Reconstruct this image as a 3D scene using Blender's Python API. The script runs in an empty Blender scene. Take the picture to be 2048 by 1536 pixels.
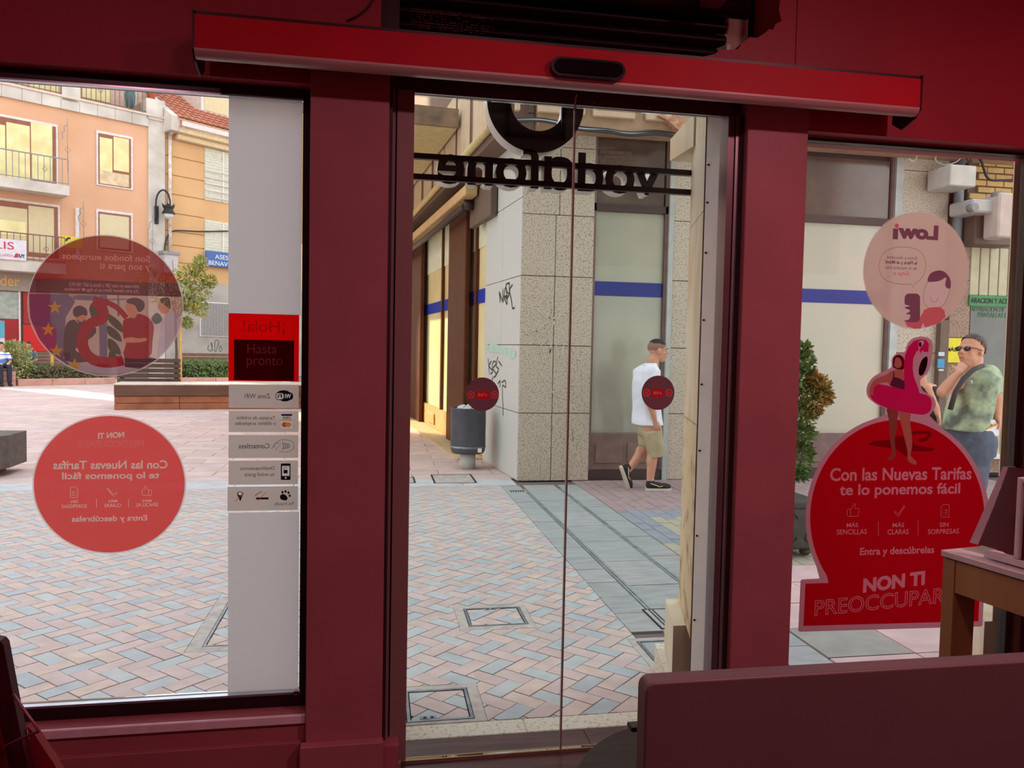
import bpy, bmesh, math, random
from math import sin, cos, pi, radians, sqrt, atan2
from mathutils import Vector, Matrix, noise
SC = bpy.context.scene
COL = SC.collection
rnd = random.Random(7)

# ------------------------------------------------------------------ camera
F_PX, EYE = 1540.0, Vector((0, 0, 1.55))
YAW, PITCH, ROLL = radians(10.03), radians(2.635), radians(1.134)
FW = Vector((sin(YAW)*cos(PITCH), cos(YAW)*cos(PITCH), -sin(PITCH)))
_r0 = Vector((cos(YAW), -sin(YAW), 0)); _u0 = _r0.cross(FW)
RT = _r0*cos(ROLL) + _u0*sin(ROLL); UP = _u0*cos(ROLL) - _r0*sin(ROLL)
cam = bpy.data.cameras.new('camera'); cam_ob = bpy.data.objects.new('camera', cam); COL.objects.link(cam_ob)
cam.sensor_width = 36; cam.lens = F_PX/2048*36; cam.clip_end = 300; cam.clip_start = .02
cam_ob.matrix_world = Matrix(((RT.x, UP.x, -FW.x, 0), (RT.y, UP.y, -FW.y, 0), (RT.z, UP.z, -FW.z, EYE.z), (0, 0, 0, 1)))
SC.camera = cam_ob
SC.cycles.transparent_max_bounces = 32

# ------------------------------------------------------------------ sky, sun, lamps, exposure
vs = SC.view_settings
vs.view_transform = 'Standard'; vs.look = 'None'; vs.gamma = 1; vs.use_curve_mapping = False; vs.exposure = 0.0
SKY_STRENGTH, SUN_STRENGTH, LAMP_POWER = 2.35, 9.0, 15.5
w = bpy.data.worlds.new('sky'); SC.world = w; w.use_nodes = True
nt = w.node_tree; nt.nodes.clear()
_o = nt.nodes.new('ShaderNodeOutputWorld'); _b = nt.nodes.new('ShaderNodeBackground'); _b.inputs[1].default_value = SKY_STRENGTH
_tc = nt.nodes.new('ShaderNodeTexCoord'); _sp = nt.nodes.new('ShaderNodeSeparateXYZ'); _cr = nt.nodes.new('ShaderNodeValToRGB')
_cr.color_ramp.elements[0].color = (.98, .93, .86, 1); _cr.color_ramp.elements[0].position = 0
_cr.color_ramp.elements[1].color = (.78, .88, 1.0, 1); _cr.color_ramp.elements[1].position = .7
nt.links.new(_tc.outputs['Generated'], _sp.inputs[0]); nt.links.new(_sp.outputs[2], _cr.inputs[0])
nt.links.new(_cr.outputs[0], _b.inputs[0]); nt.links.new(_b.outputs[0], _o.inputs[0])

sun = bpy.data.lights.new('sun', 'SUN'); sun.energy = SUN_STRENGTH; sun.angle = radians(.6); sun.color = (1, .83, .55)
sun_ob = bpy.data.objects.new('sun', sun); COL.objects.link(sun_ob)
sun_ob.rotation_euler = Vector((.70, -.714, -math.tan(radians(28)))).to_track_quat('-Z', 'Y').to_euler()
sun_ob.location = (-20, 20, 20)

# ------------------------------------------------------------------ pixel rays, frames
def ray(px, py): return FW + RT*((px-1024)/F_PX) - UP*((py-768)/F_PX)
def gp(px, py, z=0.0):
    d = ray(px, py); return EYE + d*((z-EYE.z)/d.z)
class Frame:
    """vertical plane: local X along it (rightwards in view), Y away from the viewer, Z up"""
    def __init__(s, ox, oy, phi=0.0):
        s.o = Vector((ox, oy, 0)); s.phi = radians(phi)
        s.ux = Vector((cos(s.phi), sin(s.phi), 0)); s.uy = Vector((-sin(s.phi), cos(s.phi), 0))
        s.m = Matrix.Translation(s.o) @ Matrix.Rotation(s.phi, 4, 'Z')
    def uv(s, px, py, d=0.0):
        r = ray(px, py); p0 = s.o + s.uy*d
        t = (p0-EYE).dot(s.uy)/r.dot(s.uy); p = EYE + r*t - s.o
        return p.dot(s.ux), p.z
    def rect(s, x0, y0, x1, y1, d=0.0):
        ym, xm = (y0+y1)/2, (x0+x1)/2
        return s.uv(x0, ym, d)[0], s.uv(x1, ym, d)[0], s.uv(xm, y1, d)[1], s.uv(xm, y0, d)[1]   # u0,u1,z0,z1
    def w(s, u, d, z): return s.o + s.ux*u + s.uy*d + Vector((0, 0, z))
W = Frame(0, 0, 0)

# ------------------------------------------------------------------ materials
def lin(c):
    return tuple(((v/255)/12.92 if v/255 <= .04045 else ((v/255+.055)/1.055)**2.4) for v in c[:3]) + (1,)
MATS = {}
def mat(name, col, rough=.6, metal=0, col2=None, scale=8, bump=0, detail=4, lo=.35, hi=.65, stretch=None, spec=.5, bscale=None, voro=False):
    if name in MATS: return MATS[name]
    m = bpy.data.materials.new(name); m.use_nodes = True; n = m.node_tree; b = n.nodes['Principled BSDF']
    b.inputs['Base Color'].default_value = lin(col); b.inputs['Roughness'].default_value = rough; b.inputs['Metallic'].default_value = metal
    b.inputs['Specular IOR Level'].default_value = spec
    m.diffuse_color = lin(col)
    tc = n.nodes.new('ShaderNodeTexCoord'); mp = n.nodes.new('ShaderNodeMapping')
    n.links.new(tc.outputs['Object'], mp.inputs[0])
    if stretch: mp.inputs['Scale'].default_value = stretch
    if col2 is None:
        col2 = tuple(max(0, min(255, v*.93)) for v in col)
    tx = n.nodes.new('ShaderNodeTexNoise'); tx.inputs['Scale'].default_value = scale; tx.inputs['Detail'].default_value = detail
    n.links.new(mp.outputs[0], tx.inputs[0]); cr = n.nodes.new('ShaderNodeValToRGB')
    cr.color_ramp.elements[0].position = lo; cr.color_ramp.elements[1].position = hi
    cr.color_ramp.elements[0].color = lin(col); cr.color_ramp.elements[1].color = lin(col2)
    n.links.new(tx.outputs['Fac'], cr.inputs[0]); n.links.new(cr.outputs[0], b.inputs['Base Color'])
    if bump:
        t2 = n.nodes.new('ShaderNodeTexNoise'); t2.inputs['Scale'].default_value = bscale or scale*3; t2.inputs['Detail'].default_value = 3
        n.links.new(mp.outputs[0], t2.inputs[0])
        bp = n.nodes.new('ShaderNodeBump'); bp.inputs['Strength'].default_value = bump; bp.inputs['Distance'].default_value = .01
        n.links.new(t2.outputs['Fac'], bp.inputs['Height']); n.links.new(bp.outputs[0], b.inputs['Normal'])
    MATS[name] = m; return m
def film(name, col, through=0.0, trans=.75, col_front=None, see=(1, 1, 1), gloss=0):
    """vinyl film on glass: lets daylight glow through (translucent), partly clear when through > 0"""
    if name in MATS: return MATS[name]
    m = bpy.data.materials.new(name); m.use_nodes = True; n = m.node_tree; n.nodes.clear()
    out = n.nodes.new('ShaderNodeOutputMaterial'); tr = n.nodes.new('ShaderNodeBsdfTranslucent'); di = n.nodes.new('ShaderNodeBsdfDiffuse')
    tr.inputs[0].default_value = lin(col); di.inputs[0].default_value = lin(col_front or col)
    mx = n.nodes.new('ShaderNodeMixShader'); mx.inputs[0].default_value = trans
    n.links.new(di.outputs[0], mx.inputs[1]); n.links.new(tr.outputs[0], mx.inputs[2])
    last = mx
    if through:
        tp = n.nodes.new('ShaderNodeBsdfTransparent'); tp.inputs[0].default_value = (*see, 1); m2 = n.nodes.new('ShaderNodeMixShader'); m2.inputs[0].default_value = through
        n.links.new(mx.outputs[0], m2.inputs[1]); n.links.new(tp.outputs[0], m2.inputs[2]); last = m2
    n.links.new(last.outputs[0], out.inputs[0]); m.diffuse_color = lin(col)
    MATS[name] = m; return m
def glass(name, tint=(1, 1, 1), refl=.05, rough=0.0):
    if name in MATS: return MATS[name]
    m = bpy.data.materials.new(name); m.use_nodes = True; n = m.node_tree; n.nodes.clear()
    out = n.nodes.new('ShaderNodeOutputMaterial'); tp = n.nodes.new('ShaderNodeBsdfTransparent'); gl = n.nodes.new('ShaderNodeBsdfGlossy')
    tp.inputs[0].default_value = (*tint, 1); gl.inputs['Roughness'].default_value = rough
    lw = n.nodes.new('ShaderNodeFresnel'); lw.inputs[0].default_value = 1.25
    mt = n.nodes.new('ShaderNodeMath'); mt.operation = 'MULTIPLY_ADD'; mt.inputs[1].default_value = .8; mt.inputs[2].default_value = refl; mt.use_clamp = True
    n.links.new(lw.outputs[0], mt.inputs[0])
    mx = n.nodes.new('ShaderNodeMixShader'); n.links.new(mt.outputs[0], mx.inputs[0]); n.links.new(tp.outputs[0], mx.inputs[1]); n.links.new(gl.outputs[0], mx.inputs[2])
    n.links.new(mx.outputs[0], out.inputs[0]); MATS[name] = m; return m

# ------------------------------------------------------------------ mesh builder
class MB:
    def __init__(s): s.v = []; s.f = []; s.sm = []
    def add(s, vs, fs, smooth=False):
        b = len(s.v); s.v += [tuple(v) for v in vs]; s.f += [tuple(b+i for i in f) for f in fs]; s.sm += [smooth]*len(fs); return s
    def box(s, x0, x1, y0, y1, z0, z1):
        if x0 > x1: x0, x1 = x1, x0
        if y0 > y1: y0, y1 = y1, y0
        if z0 > z1: z0, z1 = z1, z0
        return s.add([(x0, y0, z0), (x1, y0, z0), (x1, y1, z0), (x0, y1, z0), (x0, y0, z1), (x1, y0, z1), (x1, y1, z1), (x0, y1, z1)],
                     [(0, 3, 2, 1), (4, 5, 6, 7), (0, 1, 5, 4), (1, 2, 6, 5), (2, 3, 7, 6), (3, 0, 4, 7)])
    def bbox(s, x0, x1, y0, y1, z0, z1, r=.01, n=2):
        """box with bevelled edges"""
        bm = bmesh.new(); bmesh.ops.create_cube(bm, size=1)
        for v in bm.verts: v.co = Vector(((x0+x1)/2+v.co.x*(x1-x0), (y0+y1)/2+v.co.y*(y1-y0), (z0+z1)/2+v.co.z*(z1-z0)))
        bmesh.ops.bevel(bm, geom=bm.edges[:], offset=r, segments=n, affect='EDGES', profile=.5)
        bm.verts.index_update(); s.add([v.co for v in bm.verts], [[v.index for v in f.verts] for f in bm.faces]); bm.free(); return s
    def prism(s, pts, y0, y1):
        """polygon given in (x,z), extruded in y"""
        n = len(pts); a = sum(pts[i][0]*pts[(i+1) % n][1]-pts[(i+1) % n][0]*pts[i][1] for i in range(n))
        if a < 0: pts = pts[::-1]
        vs = [(p[0], y0, p[1]) for p in pts]+[(p[0], y1, p[1]) for p in pts]
        return s.add(vs, [tuple(range(n)), tuple(range(2*n-1, n-1, -1))]+[(i, n+i, n+(i+1) % n, (i+1) % n) for i in range(n)])
    def prism_z(s, pts, z0, z1):
        n = len(pts); a = sum(pts[i][0]*pts[(i+1) % n][1]-pts[(i+1) % n][0]*pts[i][1] for i in range(n))
        if a < 0: pts = pts[::-1]
        vs = [(p[0], p[1], z0) for p in pts]+[(p[0], p[1], z1) for p in pts]
        return s.add(vs, [tuple(range(n-1, -1, -1)), tuple(range(n, 2*n))]+[(i, (i+1) % n, n+(i+1) % n, n+i) for i in range(n)])
    def prism_x(s, pts, x0, x1):
        """polygon in (y,z), extruded in x"""
        n = len(pts); a = sum(pts[i][0]*pts[(i+1) % n][1]-pts[(i+1) % n][0]*pts[i][1] for i in range(n))
        if a < 0: pts = pts[::-1]
        vs = [(x0, p[0], p[1]) for p in pts]+[(x1, p[0], p[1]) for p in pts]
        return s.add(vs, [tuple(range(n-1, -1, -1)), tuple(range(n, 2*n))]+[(i, (i+1) % n, n+(i+1) % n, n+i) for i in range(n)])
    def flat(s, pts, y):
        n = len(pts); a = sum(pts[i][0]*pts[(i+1) % n][1]-pts[(i+1) % n][0]*pts[i][1] for i in range(n))
        if a < 0: pts = pts[::-1]
        return s.add([(p[0], y, p[1]) for p in pts], [tuple(range(n))])
    def cyl(s, a, b, r0, r1=None, n=12, caps=True, smooth=True):
        a, b = Vector(a), Vector(b); r1 = r0 if r1 is None else r1; d = (b-a)
        if d.length < 1e-9: return s
        q = d.to_track_quat('Z', 'Y'); vs = []
        for c, r in ((a, r0), (b, r1)):
            for i in range(n):
                t = 2*pi*i/n; vs.append(c + q @ Vector((r*cos(t), r*sin(t), 0)))
        base = len(s.v); s.add(vs, [(i, (i+1) % n, n+(i+1) % n, n+i) for i in range(n)], smooth)
        if caps: s.f += [tuple(base+i for i in range(n-1, -1, -1)), tuple(base+n+i for i in range(n))]; s.sm += [False, False]
        return s
    def tube(s, pts, r, n=8, closed=False):
        pts = [Vector(p) for p in pts]; m = len(pts); vs = []; up = None
        for i, p in enumerate(pts):
            if closed: t = pts[(i+1) % m]-pts[i-1]
            else: t = pts[min(i+1, m-1)]-pts[max(i-1, 0)]
            t = t.normalized() if t.length > 1e-9 else Vector((0, 0, 1))
            if up is None: up = t.orthogonal().normalized()
            up = (up-t*up.dot(t)); up = up.normalized() if up.length > 1e-6 else t.orthogonal().normalized()
            sd = t.cross(up); rr = r[i] if isinstance(r, (list, tuple)) else r
            vs += [p+(up*cos(2*pi*k/n)+sd*sin(2*pi*k/n))*rr for k in range(n)]
        fs = [(i*n+k, i*n+(k+1) % n, ((i+1) % m)*n+(k+1) % n, ((i+1) % m)*n+k) for i in range(m if closed else m-1) for k in range(n)]
        base = len(s.v); s.add(vs, fs, True)
        if not closed: s.f += [tuple(base+k for k in range(n-1, -1, -1)), tuple(base+(m-1)*n+k for k in range(n))]; s.sm += [False, False]
        return s
    def lathe(s, prof, c=(0, 0, 0), n=24, caps=True):
        """prof: (r,z) list"""
        vs = [(c[0]+r*cos(2*pi*k/n), c[1]+r*sin(2*pi*k/n), c[2]+z) for r, z in prof for k in range(n)]; m = len(prof)
        base = len(s.v); s.add(vs, [(i*n+k, i*n+(k+1) % n, (i+1)*n+(k+1) % n, (i+1)*n+k) for i in range(m-1) for k in range(n)], True)
        if caps: s.f += [tuple(base+k for k in range(n-1, -1, -1)), tuple(base+(m-1)*n+k for k in range(n))]; s.sm += [False, False]
        return s
    def ell(s, c, r, rot=None, n=12, m=8):
        q = rot or Matrix.Identity(3); c = Vector(c); vs = [c+q @ Vector((0, 0, r[2]))]
        for i in range(1, m):
            t = pi*i/m
            for k in range(n):
                a = 2*pi*k/n; vs.append(c+q @ Vector((r[0]*sin(t)*cos(a), r[1]*sin(t)*sin(a), r[2]*cos(t))))
        vs.append(c+q @ Vector((0, 0, -r[2]))); L = len(vs)-1
        fs = [(0, 1+k, 1+(k+1) % n) for k in range(n)]
        for i in range(m-2):
            for k in range(n): fs.append((1+i*n+k, 1+(i+1)*n+k, 1+(i+1)*n+(k+1) % n, 1+i*n+(k+1) % n))
        fs += [(1+(m-2)*n+k, L, 1+(m-2)*n+(k+1) % n) for k in range(n)]
        return s.add(vs, fs, True)
    def cap(s, a, b, ra, rb, n=12):
        s.cyl(a, b, ra, rb, n); s.ell(a, (ra,)*3, None, n, 8); s.ell(b, (rb,)*3, None, n, 8); return s
    def mesh(s, name, shift=(0, 0, 0)):
        me = bpy.data.meshes.new(name); sh = Vector(shift)
        me.from_pydata([Vector(v)-sh for v in s.v], [], s.f)
        if any(s.sm): me.polygons.foreach_set('use_smooth', s.sm)
        me.update(); return me

class T:
    """a thing: an Empty at its base that parents its parts, built in the coordinates of a frame"""
    def __init__(s, name, label=None, cat=None, frame=W, base=(0, 0, 0), group=None, kind=None):
        o = bpy.data.objects.new(name, None); COL.objects.link(o); o.empty_display_size = .1
        o.matrix_world = frame.m @ Matrix.Translation(base); s.o = o; s.base = Vector(base); s.fr = frame
        tag(o, label, cat, group, kind)
def tag(o, label=None, cat=None, group=None, kind=None):
    if label: o['label'] = label
    if cat: o['category'] = cat
    if group: o['group'] = group
    if kind: o['kind'] = kind
    return o
def finish(t):
    """cut the printed layers of a film into one another, so every print is lit through the glass on its own"""
    from mathutils.geometry import delaunay_2d_cdt
    from mathutils.bvhtree import BVHTree
    if not t.sheet: return
    L = sorted(range(len(t.sheet)), key=lambda i: (-round(t.sheet[i][1].v[0][1], 5), i)); vs = []; ed = []; trees = []; cx, _, cz = t.base; K = 50.0
    for i in L:
        mb = t.sheet[i][1]; key = {}; idx = []; P3 = []
        for v in mb.v:
            k = (round((v[0]-cx)*K, 5), round((v[2]-cz)*K, 5))
            if k not in key: key[k] = len(vs); vs.append(Vector(k))
            idx.append(key[k]); P3.append((k[0], k[1], 0.0))
        cnt = {}
        for f in mb.f:
            for q in range(len(f)):
                a, b = idx[f[q]], idx[f[(q+1) % len(f)]]
                if a != b: cnt[(min(a, b), max(a, b))] = cnt.get((min(a, b), max(a, b)), 0)+1
        ed += [e for e, n in cnt.items() if n == 1]
        tri = []
        for f in mb.f:
            if len(f) > 4:
                from mathutils.geometry import tessellate_polygon
                tri += [tuple(f[q] for q in g) for g in tessellate_polygon([[Vector(P3[q]) for q in f]])]
            else: tri.append(f)
        trees.append(BVHTree.FromPolygons(P3, tri, epsilon=1e-7))
    r = delaunay_2d_cdt(vs, ed, [], 0, 1e-5); out = {}
    dn = Vector((0, 0, -1))
    for f in r[2]:
        c = sum((r[0][k] for k in f), Vector((0, 0)))/len(f)
        for rank in range(len(L)-1, -1, -1):
            if trees[rank].ray_cast(Vector((c.x, c.y, 1)), dn)[0] is not None: out.setdefault(rank, []).append(f); break
    y = t.sheet[L[0]][1].v[0][1]; sheet, t.sheet = t.sheet, None
    for rank, i in enumerate(L):
        if rank not in out: continue
        name, mb, m, label, kind = sheet[i]; use = {}; a = MB(); ff = []
        for f in out[rank]: ff.append(tuple(use.setdefault(k, len(use)) for k in f))
        pts = [None]*len(use)
        for k, j in use.items(): pts[j] = (r[0][k].x/K+cx, y, r[0][k].y/K+cz)
        a.add(pts, ff); obj(name, a, m, t, label, kind=kind)
OPEN = []
def obj(name, mb, m, parent=None, label=None, cat=None, group=None, kind=None, frame=W, base=None, loose=False):
    if isinstance(parent, T) and getattr(parent, 'sheet', None) is not None and not loose:
        parent.sheet.append((name, mb, m, label, kind)); return None
    """link ONE mesh object. parent: a T (part) or an object (sub-part of a part; its coordinates are the same frame)"""
    if isinstance(parent, T):
        me = mb.mesh(name, parent.base) if isinstance(mb, MB) else mb; o = bpy.data.objects.new(name, me); COL.objects.link(o); o.parent = parent.o; o['_b'] = list(parent.base)
    elif parent is not None:
        b = list(parent.get('_b', (0, 0, 0))); me = mb.mesh(name, b) if isinstance(mb, MB) else mb; o = bpy.data.objects.new(name, me); COL.objects.link(o); o.parent = parent; o['_b'] = b
    else:
        if base is None:
            xs = [v[0] for v in mb.v]; ys = [v[1] for v in mb.v]; zs = [v[2] for v in mb.v]; base = ((min(xs)+max(xs))/2, (min(ys)+max(ys))/2, min(zs))
        me = mb.mesh(name, base); o = bpy.data.objects.new(name, me); COL.objects.link(o); o.matrix_world = frame.m @ Matrix.Translation(base); o['_b'] = list(base)
    if m: me.materials.append(m)
    return tag(o, label, cat, group, kind)

def sprite_curve(text, bold=0, outline=0, extrude=0, spacing=1.0, shear=0, align='LEFT', line=1.0):
    cu = bpy.data.curves.new('lettering', 'FONT'); cu.body = text; cu.size = 1; cu.offset = bold; cu.space_character = spacing; cu.shear = shear
    cu.align_x = align; cu.space_line = line; cu.resolution_u = 4
    cu.extrude = extrude
    if outline: cu.fill_mode = 'NONE'; cu.bevel_depth = outline; cu.bevel_resolution = 0
    o = bpy.data.objects.new('tmp', cu); COL.objects.link(o)
    dg = bpy.context.evaluated_depsgraph_get(); me = bpy.data.meshes.new_from_object(o.evaluated_get(dg)); bpy.data.objects.remove(o); bpy.data.curves.remove(cu)
    vs = [tuple(v.co) for v in me.vertices]; fs = [tuple(p.vertices) for p in me.polygons]; bpy.data.meshes.remove(me)
    return vs, fs
def letters(name, text, fr, box_px, d, m, parent, mirror=False, bold=.012, outline=0, depth=0, slope=0, label=None, shear=0, line=.85, spacing=1.0, align='LEFT', back=None, **kw):
    """text fitted into the pixel box (x0,y0,x1,y1) projected on plane d of frame fr"""
    vs, fs = sprite_curve(text, bold, 0 if getattr(parent, 'sheet', None) is not None else outline, 0, spacing, shear, align, line); vs0, fs0 = vs, fs
    u0, u1, z0, z1 = fr.rect(*box_px, d)
    x0 = min(v[0] for v in vs); x1 = max(v[0] for v in vs); y0 = min(v[1] for v in vs); y1 = max(v[1] for v in vs)
    mb = MB(); out = []
    for v in vs:
        a = (v[0]-x0)/(x1-x0)
        if mirror: a = 1-a
        u = u0+a*(u1-u0); z = z0+(v[1]-y0)/(y1-y0)*(z1-z0)+slope*(u-u0)
        out.append((u, d-(v[2] if outline else 0)*.5*0, z))
    if outline and getattr(parent, 'sheet', None) is not None:
        vs, fs = vs0, fs0; ec = set()
        for f in fs:
            for i in range(len(f)): ec.add((f[i], f[(i+1) % len(f)]))
        q = [(u0+((1-(v[0]-x0)/(x1-x0)) if mirror else (v[0]-x0)/(x1-x0))*(u1-u0), z0+(v[1]-y0)/(y1-y0)*(z1-z0)) for v in vs]
        q = [(u, z+slope*(u-u0)) for u, z in q]
        for a_, b_ in ec:
            if (b_, a_) in ec: continue
            p, r_ = Vector(q[a_]), Vector(q[b_]); t_ = (r_-p)
            if t_.length < 1e-7: continue
            t_ = t_.normalized(); nn = Vector((-t_.y, t_.x))*outline*(z1-z0)*1.6; e = t_*outline*(z1-z0)
            mb.add([(w_.x, d, w_.y) for w_ in (p-nn-e, r_-nn+e, r_+nn+e, p+nn-e)], [(0, 1, 2, 3)])
    elif depth:      # give the outline thickness
        mb2 = MB(); n = len(out)
        from collections import Counter
        ec = Counter()
        for f in fs:
            for i in range(len(f)): ec[(f[i], f[(i+1) % len(f)])] += 1
        side = [(a, b) for (a, b) in ec if (b, a) not in ec]
        vv = [(p[0], d, p[2]) for p in out]+[(p[0], d+depth, p[2]) for p in out]
        ff = list(fs)+[tuple(i+n for i in f[::-1]) for f in fs]+[(b, a, a+n, b+n) for a, b in side]
        mb.add(vv, ff)
    else:
        mb.add(out, fs)
    return obj(name, mb, m, parent, label, **kw)

def circ_px(fr, cx, cy, rx, ry, d, n=64):
    uL, _ = fr.uv(cx-rx, cy, d); uR, _ = fr.uv(cx+rx, cy, d); _, zT = fr.uv(cx, cy-ry, d); _, zB = fr.uv(cx, cy+ry, d)
    c = ((uL+uR)/2, (zT+zB)/2); return c, (uR-uL)/2, (zT-zB)/2
def ellipse(c, a, b, n=64, t0=0, t1=2*pi, closed=True):
    return [(c[0]+a*cos(t0+(t1-t0)*i/n), c[1]+b*sin(t0+(t1-t0)*i/n)) for i in range(n if closed else n+1)]
def P(fr, pts, d): return [fr.uv(x, y, d) for x, y in pts]
def smooth(pts, k=6, closed=True):
    """Catmull-Rom through the points"""
    n = len(pts); out = []
    rng = range(n) if closed else range(n-1)
    for i in rng:
        g = (lambda j: pts[j % n]) if closed else (lambda j: pts[max(0, min(n-1, j))])
        p0, p1, p2, p3 = g(i-1), g(i), g(i+1), g(i+2)
        for q in range(k):
            t = q/k
            out.append(tuple(.5*((2*b)+(-a+c)*t+(2*a-5*b+4*c-e)*t*t+(-a+3*b-3*c+e)*t**3) for a, b, c, e in zip(p0, p1, p2, p3)))
    if not closed: out.append(tuple(pts[-1]))
    return out
def line2(fr, pts_px, d, w_, closed=False):
    """flat ribbon strokes of width w_ (m) on the plane"""
    p = [Vector((*fr.uv(x, y, d),)) for x, y in pts_px]; n = len(p); L = []; R = []
    for i in range(n):
        a = p[i-1] if (i > 0 or closed) else p[i]; b = p[(i+1) % n] if (i < n-1 or closed) else p[i]
        t = (b-a); t = t.normalized() if t.length > 0 else Vector((1, 0)); nn = Vector((-t.y, t.x))*w_/2
        L.append(p[i]+nn); R.append(p[i]-nn)
    mb = MB(); vs = [(q.x, d, q.y) for q in L+R]; m = n if closed else n-1
    mb.add(vs, [(i, n+i, n+(i+1) % n, (i+1) % n) for i in range(m)]); return mb
def merge(*mbs):
    r = MB()
    for m in mbs: r.add(m.v, m.f); r.sm[-len(m.f):] = m.sm
    return r
def remeshed(mb, voxel, smooth_it=4, name='body'):
    me = mb.mesh(name); o = bpy.data.objects.new('tmp', me); COL.objects.link(o)
    r = o.modifiers.new('r', 'REMESH'); r.mode = 'VOXEL'; r.voxel_size = voxel; r.use_smooth_shade = True
    if smooth_it:
        sm = o.modifiers.new('s', 'SMOOTH'); sm.iterations = smooth_it; sm.factor = .5
    dg = bpy.context.evaluated_depsgraph_get(); m2 = bpy.data.meshes.new_from_object(o.evaluated_get(dg)); bpy.data.objects.remove(o); bpy.data.meshes.remove(me)
    r = MB(); r.v = [tuple(v.co) for v in m2.vertices]; r.f = [tuple(p.vertices) for p in m2.polygons]; r.sm = [True]*len(r.f); bpy.data.meshes.remove(m2)
    return r
# ================================================================== the shop interior
YW, YG, YD = 2.77, 2.86, 2.82          # wall face, window glass, door glass
M_wall = mat('painted wall', (172, 106, 112), .55, col2=(164, 98, 104), scale=3)  # red bounce light over a whitish front wall is mixed into these colours
M_wallr = mat('red painted wall', (174, 50, 66), .5, col2=(166, 46, 62), scale=3)
M_pil = mat('painted pillar', (180, 116, 122), .5, scale=3)
M_sill = mat('pale window sill', (240, 232, 236), .45, col2=(228, 218, 222), scale=20)
M_dark = mat('dark brown frame', (38, 22, 24), .35)
M_alu = mat('brushed anodised profile', (156, 130, 126), .45, .1, scale=3, stretch=(1, 1, .05))
M_floor = mat('wood look floor plank', (98, 62, 62), .3, col2=(66, 42, 46), scale=5, stretch=(1, 9, 1), bump=.05)
GL = glass('window glass', refl=.015)
RX0, RX1, RY0, RZ = -2.4, 3.3, -3.0, 3.3

def fz(px, py, y): return W.uv(px, py, y)[1]
def fx(px, py, y): return W.uv(px, py, y)[0]
# window and door openings at wall face
L_top = fz(300, 143, YW); L_bot = fz(300, 1445, YW); R_top = fz(1830, 278, YW)
PLx0, PLx1 = fx(616, 800, 2.74), fx(772, 800, 2.74)
PRx0, PRx1 = fx(1478, 800, 2.74), fx(1597, 800, 2.74)
D_top = fz(1140, 190, YW)
hole = [(762, -60), (762, 40), (775, 66), (1100, 96), (1395, 118), (1430, 108), (1476, 98), (1492, 80), (1530, 66), (1546, 58), (1563, 42), (1560, 0), (1562, -60)]
hz = fz(1100, 96, YW)
wf = T('wall_front', frame=W, base=(0, YW, 0), kind='structure')
a = MB(); xs = fx(762, 30, YW)
a.box(RX0, xs, YW, 2.98, L_top, RZ)                                     # upper left
obj('wall_panel', a, M_wallr, wf)
ztop = fz(1150, -60, YW)
a = MB(); D_open = fz(1140, 213, 2.83)+.10
a = MB(); pts = [(xs, D_open)]+[(xs, fz(800, 62, YW))]+P(W, [(900, 74), (1100, 90), (1290, 106), (1395, 116), (1430, 108), (1440, 101), (1476, 98), (1484, 86), (1500, 74), (1514, 76), (1530, 66), (1538, 58), (1546, 60), (1551, 48), (1563, 42), (1558, 20), (1562, -10), (1561, -60)], YW)+[(fx(1561, -60, YW), RZ), (fx(1592, 60, YW), RZ), (fx(1592, 60, YW), D_open)]
a.prism(pts, YW, 2.98)
obj('wall_panel', a, M_wallr, wf)
a = MB(); a.box(fx(1592, 60, YW)+.001, RX1, YW-.004, 2.98, R_top, RZ)
obj('wall_panel', a, M_wallr, wf)
a = MB(); a.box(RX0, PLx0, YW, 2.98, 0, L_bot); obj('sill_wall', a, M_wall, wf)
a = MB(); a.box(PRx1, RX1, YW, 2.98, 0, .12); obj('sill_wall', a, M_wall, wf)
zt = fz(700, 130, 2.74)
a = MB(); a.bbox(PLx0, PLx1, 2.74, 2.98, 0, max(L_top, fz(1140, 213, 2.83))+.11, .002, 1); obj('pillar', a, M_pil, wf)
a = MB(); a.bbox(PRx0, PRx1, 2.74, 2.98, 0, max(L_top, fz(1140, 213, 2.83))+.11, .002, 1); obj('pillar', a, M_pil, wf)
# window sill slab left
a = MB(); zs = fz(300, 1447, YW); a.bbox(RX0+.01, PLx0-.001, YW-.012, 2.83, zs-.03, zs+.002, .003, 1); obj('window_sill', a, M_sill, wf, label='pale pink stone sill slab')
# baseboards
bz = fz(650, 1487, 2.72); bz2 = fz(400, 1500, 2.74)
b = MB(); b.bbox(RX0+.01, PLx0-.018, 2.745, YW-.001, 0.002, bz2, .002, 1); obj('baseboard_left', b, M_wall, kind='structure')
b = MB(); b.bbox(PLx0-.016, PLx1+.004, 2.70, 2.739, 0.002, bz, .002, 1); obj('trim_1', b, M_pil, kind='structure')
b = MB(); b.bbox(PRx0, PRx1, 2.70, 2.739, 0.002, bz, .002, 1); obj('baseboard_right', b, M_pil, kind='structure')
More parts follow.
